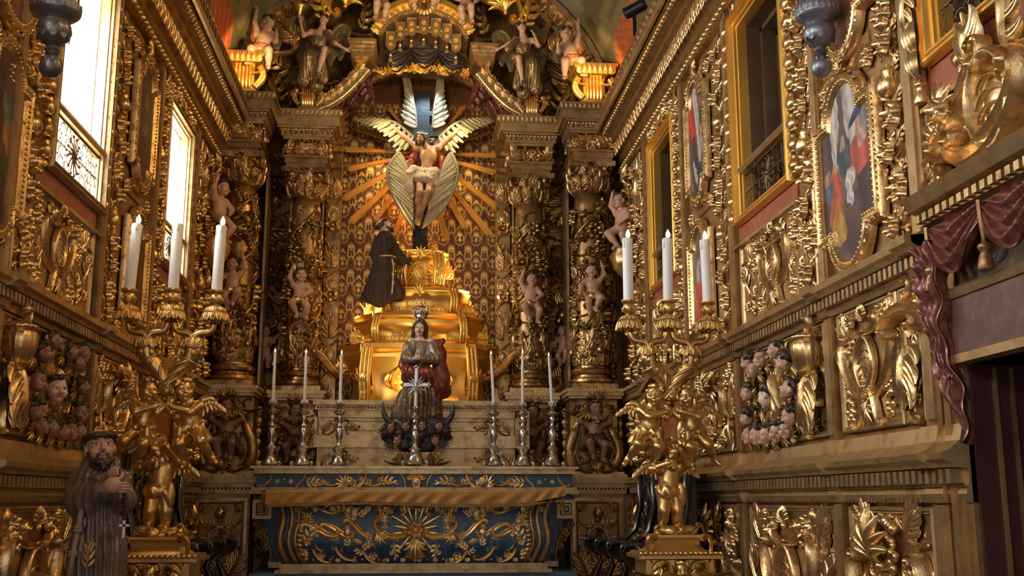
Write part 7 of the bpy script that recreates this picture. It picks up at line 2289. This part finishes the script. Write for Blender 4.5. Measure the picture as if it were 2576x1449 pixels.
# low plinth with scroll feet
obj('plinth', B().add(box(-.25, .25, -.14, .16, .085, .125)).add(box(-.22, .22, -.12, .14, .125, .15)).add(box(-.20, .20, -.10, .12, .02, .085)), GOLDD, vg, None, False)
for s in (-1, 1):
    orn('volute', vg, frame((s * .23, -.15, .07), (1, 0, 0), (0, 0, 1), (0, -1, 0)), 0, 0, .15, .5 * s, 0, s > 0, GOLDD, 1.5)
    orn('leaf_broad', vg, frame((s * .15, -.15, .06), (1, 0, 0), (0, 0, 1), (0, -1, 0)), 0, 0, .12, 0, 0, s > 0, GOLDD, 1.5)
def cw(X):
    return .012 * np.sin(X[..., 0] * 26 + 5 * np.sin(X[..., 2] * 12)) * np.sin(X[..., 2] * 24 + X[..., 0] * 9)
cdm = obj('cloud', sdf([ell(rv(1048, 1090), (.26, .18, .17)), ell(rv(1000, 1080, -.02), (.14, .13, .12)), ell(rv(1098, 1085, -.02), (.14, .13, .12)), ell(rv(1048, 1125), (.17, .14, .08)), ell(rv(975, 1100), (.06, .07, .05)), ell(rv(1122, 1098), (.06, .07, .05)), ell(rv(1030, 1060), (.2, .14, .06)), ell(rv(1075, 1062), (.18, .14, .06))], .014, .05, cw), CLOUD, vg, None, True, None)
def moon(s):
    P = []
    for t in np.linspace(0, 1, 14):
        a = t * 1.75
        P.append((s * (.18 + .165 * math.sin(a)), -.10, .33 + .05 + .16 * (1 - math.cos(a)) * 1.25))
    return tube(P, [.05, .052, .054, .055, .055, .054, .052, .048, .043, .037, .03, .022, .013, .003], 10, flat=.6)
mm = surf('crescent_blue', (.035, .045, .075), .35, .4)
for s in (-1, 1):
    obj('crescent_horn', moon(s), mm, vg, T(0, 0, .02), True, None)
for k, (px, py, yw) in enumerate(((985, 1075, -.4), (1022, 1072, -.2), (1062, 1070, .1), (1104, 1072, .4), (1000, 1108, -.3), (1095, 1108, .3))):
    cherub_head(vg, frame(Vector(rv(px, py, -.17)), (1, 0, 0), (0, 0, 1), (0, -1, 0)), 0, 0, 0, .105, yw, .1, 0, [SKIND, EYEW, IRIS, LIPS], True, None, CLOUD)
# robe: dark skirt, red mantle, grey brocade bodice
vn = 1.0
skirt = obj('skirt', cloth([cone(rv(1062, 950), .10, rv(1050, 1010, -.03), .14), cone(rv(1048, 1000, -.03), .14, rv(1040, 1045, -.02), .165), cone(rv(1024, 1000, -.04), .09, rv(1012, 1046, -.02), .10), cone(rv(1080, 990), .10, rv(1085, 1042), .11)], 22, .011, .0105, .04, 6, c=(.02, 0), fz=4), DKCLOTH, vg, None, True, None)
bodm, HMv, Jv = body(dict(pel=vv(rv(1062, 930)) / .98, chest=vv(rv(1060, 880)) / .98, neck=vv(rv(1058, 850)) / .98, head=vv(rv(1057, 826, -.02)) / .98, elL=vv(rv(1022, 900, -.06)) / .98, waL=vv(rv(1046, 902, -.17)) / .98, elR=vv(rv(1096, 900, -.06)) / .98, waR=vv(rv(1056, 902, -.17)) / .98,
                          haL=(.12, -.10, 1), haR=(-.12, -.10, 1), hnL=(1, 0, 0), hnR=(-1, 0, 0), noleg=(1, 1, 1)), dict(WOMAN, head=.165, hand=.105), JA, .0095, .03, (.12, .10, -.15), .12, .035)
bo = obj('body', bodm, [SKINP, EYEW, IRIS, LIPS], vg, SC(.98), True, None)
obj('hair', hairm('long'), surf('brown_hair', (.085, .040, .02), .45, 0, (.14, .07, .03), .4, 40, .4, 70), bo, SC(.98) @ HMv, True, None)
obj('bodice', cloth([cone(rv(1060, 873), .068, rv(1060, 925), .085), cone(rv(1032, 874), .064, rv(1088, 874), .064), cone(rv(1032, 876), .062, rv(1024, 900, -.04), .060), cone(rv(1088, 876), .062, rv(1094, 900, -.04), .060), ell(rv(1060, 936), (.11, .09, .06)), cone(rv(1036, 876), .042, rv(1024, 902, -.05), .050), cone(rv(1024, 902, -.05), .050, rv(1041, 905, -.13), .034), cone(rv(1084, 876), .042, rv(1094, 902, -.05), .052), cone(rv(1094, 902, -.05), .052, rv(1063, 905, -.13), .034)], 24, .006, .0085, .025, 9, c=(.03, 0), fz=16), DRESS, vg, None, True, None)
obj('mantle', cloth([cone(rv(1092, 868, .03), .05, rv(1104, 890, .04), .055), cone(rv(1104, 885, .04), .055, rv(1108, 950, .03), .075), cone(rv(1108, 950, .03), .075, rv(1118, 985, .02), .06), cone(rv(1030, 934, -.05), .06, rv(1070, 942, -.07), .075), cone(rv(1070, 942, -.07), .075, rv(1102, 972, -.03), .075), cone(rv(1027, 930, -.03), .058, rv(1024, 950, -.02), .055), cone(rv(1095, 975, -.02), .07, rv(1090, 1025, .02), .07), cone(rv(1030, 875, .06), .04, rv(1018, 920, .05), .055), cone(rv(1098, 866, .0), .03, rv(1114, 858, .0), .026)], 20, .011, .0105, .04, 7, c=(.03, .02), fz=9, twirl=2.5), REDCL, vg, None, True, None)
# silver crown with arches
ck = thing('crown', 'silver openwork crown on the praying statue\'s head', 'crown', Vector(vb) + Vector(rv(1059, 796, -.02)))
obj('band', lathe([(.056, -.018), (.062, -.012), (.060, .010), (.066, .016), (.060, .018), (.054, .012), (.053, -.014)], 24, caps=False), SILVER, ck, None, True, 40)
for k in range(8):
    a = k * PI / 4
    obj('arch', tube([(.060 * math.cos(a), .060 * math.sin(a), .01), (.088 * math.cos(a), .088 * math.sin(a), .05), (.070 * math.cos(a), .070 * math.sin(a), .09), (0, 0, .105)], [.007, .008, .006, .005], 6), SILVER, ck, None, True, None)
    put('leaf', omesh('palmette', SILVER), ck, RZ(a + .39) @ T(.062, 0, .035) @ RZ(PI / 2) @ RX(PI / 2 + .15) @ SC(.05))
obj('finial', B().add(ball(.018, 10, 6, (0, 0, .115))).add(box(-.005, .005, -.004, .004, .13, .175)).add(box(-.018, .018, -.004, .004, .148, .157)), SILVER, ck, None, True, 40)

# ================================================================== golden candelabra with three putti
GM = [GOLDC]
def small_wing(parent, FM_, s, x, z, mat=GOLDC):
    P = [FM_ @ Vector((x + s * d, z + h, .0)) for d, h in ((0, 0), (.06, .08), (.13, .09), (.19, .04))]
    w = obj('wing', tube([tuple(p) for p in P], [.03, .028, .02, .012], 8), mat, parent, None, True, None)
    for i in range(6):
        q = i / 5
        for L, n_ in ((.15, 0), (.08, .015)):
            put('feather', omesh('feather', mat), w, FM_ @ T(x + s * (.03 + .16 * q), z + .02 + .07 * math.sin(PI * min(1, q * .9 + .1)), n_) @ RZ(PI + s * (.05 + .75 * q)) @ SC(.055, L, .03))
    return w
def candelabrum(pc, Y, label, side, faces):
    c0 = atY(pc, 1300, Y)
    t = thing('candelabrum', label, 'candelabrum', (c0.x, Y, 0), 0, 'golden candelabra with putti')
    def zy(py): return atY(1690, py, 7.05).z
    Fv = frame((0, 0, 0), (1, 0, 0), (0, 0, 1), (0, -1, 0))
    S_ = .00268
    # pedestal: lower console body, ledge, small block, rockwork
    obj('pedestal', B().add(box(-.26, .26, -.2, .2, 0, .55)).add(box(-.22, .22, -.17, .17, .55, zy(1405))).add(box(-.27, .27, -.21, .21, zy(1402), zy(1392))).add(box(-.25, .25, -.195, .195, zy(1392), zy(1386))).add(loft([[(x * s_, y * s_, z) for x, y in ((-.15, -.12), (.15, -.12), (.15, .12), (-.15, .12))] for s_, z in ((1.25, zy(1386)), (1.1, zy(1378)), (.95, zy(1368)), (1.0, zy(1356)), (1.2, zy(1350)), (1.2, zy(1344)))])), GOLDC, t, None, True, 30)
    for s in (-1, 1):
        orn('volute', t, frame((s * .20, -.20, zy(1425)), (1, 0, 0), (0, 0, 1), (0, -1, 0)), 0, 0, .20, .4 * s, 0, s > 0, GOLDC, 1.6)
        orn('volute', t, frame((s * .17, -.15, zy(1376)), (1, 0, 0), (0, 0, 1), (0, -1, 0)), 0, 0, .15, 1.2 * s, 0, s < 0, GOLDC, 1.4)
        orn('leaf_curved', t, frame((s * .12, -.18, zy(1445)), (1, 0, 0), (0, 0, 1), (0, -1, 0)), 0, 0, .2, PI, 0, s > 0, GOLDC, 1.2)
    for k in range(17):
        orn('bead', t, frame((-.255 + .51 * k / 16, -.21, zy(1389)), (1, 0, 0), (0, 0, 1), (0, -1, 0)), 0, 0, .032, 0, 0, False, GOLDC)
    cherub_head(t, frame((0, -.20, zy(1432)), (1, 0, 0), (0, 0, 1), (0, -1, 0)), 0, 0, 0, .12, 0, 0, 0, [GOLDC], True, GOLDC, GOLDC)
    zr = zy(1344)
    rk_ = obj('rockwork', sdf([ell((0, 0, zr + .01), (.13, .11, .035)), ell((-.09, -.05, zr + .03), (.05, .05, .04)), ell((.10, -.03, zr + .025), (.06, .06, .035)), ell((.13, .02, zr + .02), .035), ell((-.03, -.08, zr + .02), .04)], .012, .02), GOLDC, t, None, True, None)
    for k, x in enumerate((-.09, 0, .10, .15)):
        orn('volute', rk_, frame((x, -.11, zr + .03), (1, 0, 0), (0, 0, 1), (0, -1, 0)), 0, 0, .085, .5 * k, 0, k % 2 == 0, GOLDC, 1.3)
    # standing child at the foot
    h1 = zy(1105) - zr
    M = T(-.02, 0, zr + .01) @ SC(h1 / 1.0)
    f1 = faces
    J1 = dict(head=(f1 * .05, -.05, .86), elL=(-.20, -.10, .66), waL=(-.05, -.20, .72), elR=(.20, -.08, .72), waR=(.10, -.17, .86), knL=(-.07, -.05, .23), knR=(.08, -.03, .23), chest=(.01, 0, .62), neck=(.02, 0, .735))
    b1, HM, _ = figure('putto', t, M, J1, mats=GM, hair='curls', hairmat=GOLDC, hr=(-.35, 0, -.55 * f1), vox=.0155)
    drape_band(b1, M, .145, .10, .44, .25, GOLDC, .016)
    for s in (-1, 1):
        small_wing(t, M @ FB(.11), s, s * .07, .66)
    # two flying children holding the horns
    for s in (-1, 1):
        hh = .56
        M = T(s * .155, -.02, zy(1190) + .02) @ RY(s * -.10) @ SC(-s * hh, hh, hh)   # mirrored pair; local +x points to the middle
        J2 = dict(pel=(-.02, .02, .44), chest=(-.04, .0, .61), neck=(-.03, -.01, .73), head=(.0, -.05, .865), elR=(.14, -.12, .62), waR=(.27, -.10, .76), haR=(.5, 0, .8), elL=(-.08, -.19, .60), waL=(.12, -.20, .68), haL=(.8, 0, .5), knL=(-.16, -.13, .28), anL=(-.25, .02, .10), toL=(-.30, -.03, .03), knR=(.06, -.17, .27), anR=(.03, -.04, .06), toR=(.05, -.13, .01))
        b2, HM, _ = figure('putto', t, M, J2, mats=GM, hair='curls', hairmat=GOLDC, hr=(.05, 0, .45 if s * f1 > 0 else -.3), vox=.0165)
        obj('drape', cloth([ell((-.02, .02, .44), (.145, .13, .065)), cone((-.14, .02, .45), .055, (-.22, .06, .30), .05), cone((.04, -.10, .42), .06, (.09, -.10, .30), .045)], 10, .012, .018, .03, 12), GOLDC, b2, M, True, None)
        small_wing(t, M @ FB(.11), -1, -.12, .68)
        # horn of plenty: twisted tail, netted mouth
        P = [(s * -.035, -.05, zy(1010)), (0, -.05, zy(985)), (s * .06, -.05, zy(950)), (s * .118, -.05, zy(928)), (s * .138, -.05, zy(908)), (s * .14, -.05, zy(888))]
        hn = obj('cornucopia', tube(P, [.020, .034, .048, .060, .064, .072], 14), GOLDC, t, None, True, None)
        for k in range(5):
            ph = k * 1.26
            Q = []
            for i in range(14):
                f = i / 13 * 3.0
                j = min(int(f), 2); g = f - j
                a, b_ = vv(P[j]), vv(P[j + 1])
                r = (.020, .034, .048, .060)[j] + ((.034, .048, .060, .064)[j] - (.020, .034, .048, .060)[j]) * g
                ang = ph + i * .30
                Q.append(a + (b_ - a) * g + np.array((math.cos(ang) * r * .98, math.sin(ang) * r * .98, 0)))
            obj('twisted_rib', tube(Q, .011, 6), GOLDC, hn, None, True, None)
        obj('ring', lathe([(.062, -.008), (.070, 0), (.062, .008)], 16), GOLDC, hn, T(s * .118, -.05, zy(926)) @ RY(s * .5), True, None)
        for k in range(9):
            a = k * 2 * PI / 9
            put('leaf', omesh('leaf_broad', GOLDC), hn, cyl((s * .14, -.05), .066, a, zy(888) - .005) @ RX(-.35) @ SC(.055))
        for k in range(8):
            a = -1.4 + 2.8 * (k % 4) / 3
            put('leaf', omesh('husk', GOLDC), hn, T(s * .128, -.05, zy(912 if k < 4 else 898)) @ RZ(a) @ T(0, -.066, 0) @ RX(PI / 2) @ SC(.05))
        for k in range(7):
            put('bead', omesh('bead', GOLDC), hn, T(s * .14 + .05 * math.cos(k), -.05 + .05 * math.sin(k), zy(886)) @ SC(.05))
        # S-shaped arms to the outer and the middle socket
        for dx, zt_ in ((.265, zy(838)), (.02, zy(835))):
            A = []
            for i in range(17):
                q = i / 16
                A.append((s * (.14 + (dx - .14) * (q - .13 * math.sin(2 * PI * q))), -.05, zy(888) + (zt_ - zy(888)) * (q + .13 * math.sin(2 * PI * q))))
            obj('arm', tube(A, np.linspace(.034, .024, 17), 10, flat=.8), GOLDC, t, None, True, None)
            orn('volute', t, frame((s * (.14 + (dx - .14) * .18), -.085, zy(884)), (1, 0, 0), (0, 0, 1), (0, -1, 0)), 0, 0, .07, 0, 0, s > 0, GOLDC, 1.3)
    for k in range(3):
        obj('torch_knot', ball(.03, 10, 6, (0, -.06 - .01 * k, zy(1000) - .035 * k)), GOLDC, t, None, True, None) if k == 0 else None
    # three sockets: leafy drip pan, cup
    zs = [zy(832), zy(830), zy(832)]
    offs = (-.272, 0, .272)
    names = ('left', 'middle', 'right')
    for k, x in enumerate(offs):
        z = zs[k]
        pn_ = obj('drip_pan', lathe([(.012, 0), (.030, .012), (.034, .02), (.05, .028), (.078, .04), (.080, .05), (.055, .075), (.030, .088), (.024, .098), (.030, .105), (.040, .115), (.042, .15), (.034, .165), (.046, .175), (.050, .185), (.050, .195)], 20), GOLDC, t, T(x, -.05, z), True, 45)
        for row, (r, dz, sz, n_) in enumerate(((.074, .040, .060, 14), (.060, .066, .055, 12))):
            for q in range(n_):
                a = q * 2 * PI / n_ + row * .2
                put('leaf', omesh('leaf_broad', GOLDC), pn_, cyl((x, -.05), r * .93, a, z + dz - .008) @ RZ(PI) @ RX(.35) @ SC(sz * .75, sz, sz * .8))
        for q in range(6):
            a = q * PI / 3
            put('leaf', omesh('bud', GOLDC), pn_, T(x, -.05, z + .132) @ RZ(a) @ T(0, -.038, 0) @ RX(PI / 2) @ SC(.035))
    return t, c0, [(c0.x + x, Y - .05, zs[k] + .19) for k, x in enumerate(offs)]
for pc, Y, lb, side, fc, lean in ((405, 6.95, 'golden candelabrum with three putti on the left, behind the friar statue', 'left', -1, (.045, .01, .02)), (1692, 7.05, 'golden candelabrum with three putti on the right, in front of the black stall', 'right', 1, (.0, .01, -.02))):
    t, c0, so = candelabrum(pc, Y, lb, side, fc)
    for k, p in enumerate(so):
        cd = thing('candle', 'thick white %s electric candle of the %s candelabrum' % (('left', 'middle', 'right')[k], side), 'candle', p, 0, 'thick candles on the candelabra')
        L = .435
        ln = lean[k]
        Mt = RY(ln)
        obj('wax', lathe([(.034, 0), (.0345, .02), (.034, L - .012), (.031, L - .002), (.024, L)], 24), WAX, cd, Mt, True, 40)
        for a, l in ((0.2, .05), (1.6, .03), (-.9, .07), (3.0, .04)):
            obj('wax_drip', tube([(.0335 * math.sin(a), -.0335 * math.cos(a), L - .01), (.035 * math.sin(a), -.035 * math.cos(a), L - l)], [.004, .0045], 6), WAX, cd, Mt, True, None)
        obj('flame', lathe([(.003, 0), (.012, .008), (.0165, .022), (.0145, .036), (.007, .052), (.001, .063)], 14), FLAME, cd, Mt @ T(.006, 0, L), True, None)

# ================================================================== friar statue at the lower left
YM = 5.5
mb = atY(245, 1449, YM); mb.z = 0
mk = thing('friar_statue', 'polychrome friar statue with tonsure, beard and knotted cord, hands crossed', 'statue', mb)
def rm(px, py, dy=0.0):
    v = atY(px, py, YM + dy) - mb
    return (v.x, v.y, v.z)
zl = rm(245, 1449)[2]
hab = [cone(rm(250, 1200), .095, rm(250, 1260), .108), cone(rm(250, 1255), .112, rm(247, 1400), .125), cone(rm(247, 1390), .125, (0, 0, .75), .16), cone((0, 0, .75), .16, (0, 0, .60), .18), ell(rm(250, 1202), (.130, .09, .055)),
       cone(rm(206, 1212), .052, rm(200, 1258, -.05), .064), cone(rm(200, 1258, -.05), .064, rm(262, 1234, -.13), .048), cone(rm(204, 1266, -.06), .055, rm(222, 1276, -.09), .04),
       cone(rm(296, 1214), .048, rm(304, 1258, -.03), .058), cone(rm(304, 1258, -.03), .058, rm(290, 1238, -.13), .044)]
obj('habit', cloth(hab, 21, .009, .0095, .025, 4, c=(.02, 0), fz=3), HABIT, mk, None, True, None)
obj('hood', sdf([cone(rm(216, 1186, -.02), .020, rm(248, 1204, -.10), .020), cone(rm(248, 1204, -.10), .020, rm(292, 1182, -.06), .020), cone(rm(292, 1182, -.06), .020, rm(284, 1166, .05), .03), cone(rm(216, 1186, -.02), .020, rm(224, 1166, .07), .035), cone(rm(224, 1166, .07), .035, rm(284, 1166, .06), .035), ell(rm(250, 1205, -.02), (.115, .085, .030))], .009, .02), HABIT, mk, None, True, None)
HMm = T(*rm(252, 1128, -.02)) @ RZ(.42) @ RY(-.10) @ RX(-.20) @ SC(.185)
hm = obj('head', head('man', .028), [SKIN, EYEW, IRIS, LIPS], mk, HMm, True, None)
obj('hair', hairm('tonsure'), HAIR, hm, HMm, True, None)
obj('beard', hairm('beard'), HAIR, hm, HMm, True, None)
for s in (-1, 1):
    obj('eyebrow', tube([(s * .07, -.385, .150), (s * .15, -.380, .150), (s * .24, -.315, .105)], [.011, .013, .008], 6), HAIR, hm, HMm, True, None)
hb_ = B()
hb_.add(sdf([cone(rm(262, 1232, -.15), .030, rm(280, 1222, -.185), .034), ell(rm(284, 1221, -.19), (.038, .025, .04))], .007, .012))
fingers(hb_, rm(276, 1224, -.185), (1, -.1, -.05), (.2, 1, .1), .095, .25, 1)
obj('hand', hb_, SKIN, mk, None, True, None)
hb_ = B()
hb_.add(sdf([cone(rm(296, 1242, -.14), .030, rm(288, 1215, -.17), .032)], .007, .012))
fingers(hb_, rm(290, 1218, -.165), (-.25, -.1, 1), (.2, 1, .1), .09, .25, -1)
obj('hand', hb_, SKIN, mk, None, True, None)
rope = [rm(205, 1282, -.13), rm(200, 1310, -.16), rm(192, 1350, -.17), rm(182, 1400, -.18), rm(172, 1460, -.19)]
obj('cord', tube(rope, .013, 10), ROPEG, mk, None, True, None)
for px, py in ((197, 1328), (195, 1334), (184, 1390), (182, 1397)):
    obj('cord_knot', ball(.022, 12, 7, rm(px, py, -.17), (1, 1, .7)), ROPEG, mk, None, True, None)
ros = [rm(228, 1168, -.09), rm(238, 1176, -.12), rm(250, 1182, -.14), rm(265, 1180, -.14), rm(280, 1172, -.12), rm(295, 1188, -.13), rm(306, 1215, -.15), rm(312, 1250, -.15), rm(312, 1280, -.14), rm(311, 1312, -.14)]
PR = np.array(ros)
d_ = np.r_[0, np.cumsum(np.linalg.norm(np.diff(PR, axis=0), axis=1))]
rs = thing('rosary', 'black bead rosary with a small pale cross hanging from the friar statue', 'rosary', mb)
bm = me('bead', ball(.009, 8, 5), BLACK, True)
for q in np.arange(0, d_[-1], .019):
    put('bead', bm, rs, T(*[np.interp(q, d_, PR[:, i]) for i in range(3)]))
xx = rm(312, 1328, -.14)
obj('cross', B().add(box(xx[0] - .006, xx[0] + .006, xx[1] - .004, xx[1] + .004, xx[2] - .045, xx[2] + .035)).add(box(xx[0] - .024, xx[0] + .024, xx[1] - .004, xx[1] + .004, xx[2] + .006, xx[2] + .017)), SILVER, rs, None, False)
obj('gilt_emblem', leaf(4, .1, .3, .1), GOLDD, mk, frame(Vector(rm(222, 1395, -.185)), (1, 0, 0), (0, 0, 1), (0, -1, 0)) @ SC(.09, .12, .06), True, None)
obj('statue_base', B().add(box(-.26, .26, -.24, .24, 0, .5)).add(box(-.30, .30, -.28, .28, .5, .58)), GOLDP, mk, None, False)

# ================================================================== hanging sanctuary lamps
def hlamp(px, label):
    Y = 5.0
    c = atY(px, 165, Y)
    t = thing('hanging_lamp', label, 'hanging lamp', c, 0, 'silver hanging lamps')
    K_ = Y / FPX * 1.02
    prof = [(.004, -32), (14, -30), (25, -18), (28, 0), (24, 16), (15, 25), (12, 28), (17, 31), (15, 35), (19, 40), (14, 44), (13, 50), (22, 58), (38, 74), (44, 92), (41, 108), (36, 118), (40, 124), (52, 132), (60, 140), (62, 148), (58, 156), (60, 162), (54, 168), (50, 176), (44, 196), (48, 210), (30, 230), (10, 240)]
    obj('bowl', lathe([(r * K_, z * K_) for r, z in prof], 36), LAMPM, t, None, True, 50)
    for k in range(26):
        a = k * 2 * PI / 26
        put('leaf', omesh('leaf_broad', LAMPM), t, RZ(a) @ T(.113, 0, .29) @ RZ(PI / 2) @ RX(PI / 2) @ SC(.030, .036, .02))
    for k in range(10):
        a = k * 2 * PI / 10
        put('leaf', omesh('leaf', LAMPM), t, RZ(a) @ T(.074, 0, .165) @ RZ(PI / 2) @ RX(PI / 2) @ SC(.05, .075, .010))
        put('lobe', omesh('leaf', LAMPM), t, RZ(a) @ T(.046, 0, .0) @ RZ(PI / 2) @ RX(PI / 2) @ SC(.03, .06, .008))
    for k in range(3):
        a = k * 2 * PI / 3 + .5
        obj('chain', tube([(.10 * math.cos(a), .10 * math.sin(a), .33), (.05 * math.cos(a), .05 * math.sin(a), 1.4), (0, 0, 2.2)], .006, 6), LAMPM, t, None, True, None)
    obj('hanging_rod', tube([(0, 0, 2.2), (0, 0, 7.0 - c.z)], .008, 6), LAMPM, t, None, True, None)
hlamp(128, 'dark silver hanging lamp in front of the bright left window')
hlamp(2066, 'dark silver hanging lamp at upper right before the paintings')

# ================================================================== black carved stalls by the side walls
def stall(sg, label):
    t = thing('choir_stall', label, 'bench', (0, 0, 0), 0, 'black carved stalls')
    xb_ = sg * 1.93
    ya, yb = 7.55, 9.15
    pn_ = obj('back', B().add(box(min(xb_, xb_ + sg * .05), max(xb_, xb_ + sg * .05), ya, yb, 1.0, 1.90)), WOOD, t, None, False)
    obj('back_rail', tube([(xb_ + sg * .02, ya + (yb - ya) * q, 1.90 + .05 * abs(math.sin(3 * PI * q))) for q in np.linspace(0, 1, 40)], .030, 8), WOOD, t, None, True, None)
    Fs = frame((xb_, 0, 0), (0, -sg, 0), (0, 0, 1), (-sg, 0, 0))
    n = 3
    for k in range(n + 1):
        y = ya + (yb - ya) * k / n
        obj('post', tube([(xb_ - sg * .01, y, 1.90), (xb_ - sg * .02, y, 1.55), (xb_ - sg * .06, y, 1.36), (xb_ - sg * .16, y, 1.275), (xb_ - sg * .30, y, 1.25), (xb_ - sg * .40, y, 1.262)], [.030, .028, .026, .028, .034, .04], 10), WOOD, t, None, True, None)
        ar = obj('arm', B().add(lathe([(.058, -.045), (.062, -.02), (.060, .02), (.058, .045)], 18)), WOOD, t, T(xb_ - sg * .43, y, 1.235) @ RX(PI / 2), True, 40)
        q, s_ = kpath(lambda s: 2 + 46 * s ** 3, 30)
        obj('arm_scroll', tube(np.c_[q * .13, np.zeros(len(q))], .013, 6), WOOD, ar, T(xb_ - sg * .44, y - .05, 1.235) @ RX(PI / 2) @ SC(-sg, 1, 1), True, None)
        obj('arm_post', tube([(xb_ - sg * .40, y, 1.20), (xb_ - sg * .36, y, 1.10), (xb_ - sg * .42, y, .98), (xb_ - sg * .38, y, .80), (xb_ - sg * .40, y, .5)], [.030, .022, .040, .028, .035], 10), WOOD, t, None, True, None)
        if k < n:
            yc = y + (yb - ya) / n / 2
            for kd, dz, sz in (('palmette', .80, .16), ('cartouche', .62, .24), ('leaf_broad', .42, .18)):
                orn(kd, pn_, Fs, -sg * yc, 1.0 + dz, sz, 0, 0, False, WOOD, .7)
            obj('seat', box(min(xb_, xb_ - sg * .42), max(xb_, xb_ - sg * .42), y + .04, y + (yb - ya) / n - .04, .90, .95), WOOD, t, None, False)
    obj('seat_front', box(min(xb_ - sg * .38, xb_ - sg * .41), max(xb_ - sg * .38, xb_ - sg * .41), ya, yb, 0, .90), WOOD, t, None, False)
stall(1, 'black carved stall with scrolled arms behind the right candelabrum')
stall(-1, 'black carved stall with scrolled arms behind the left candelabrum')
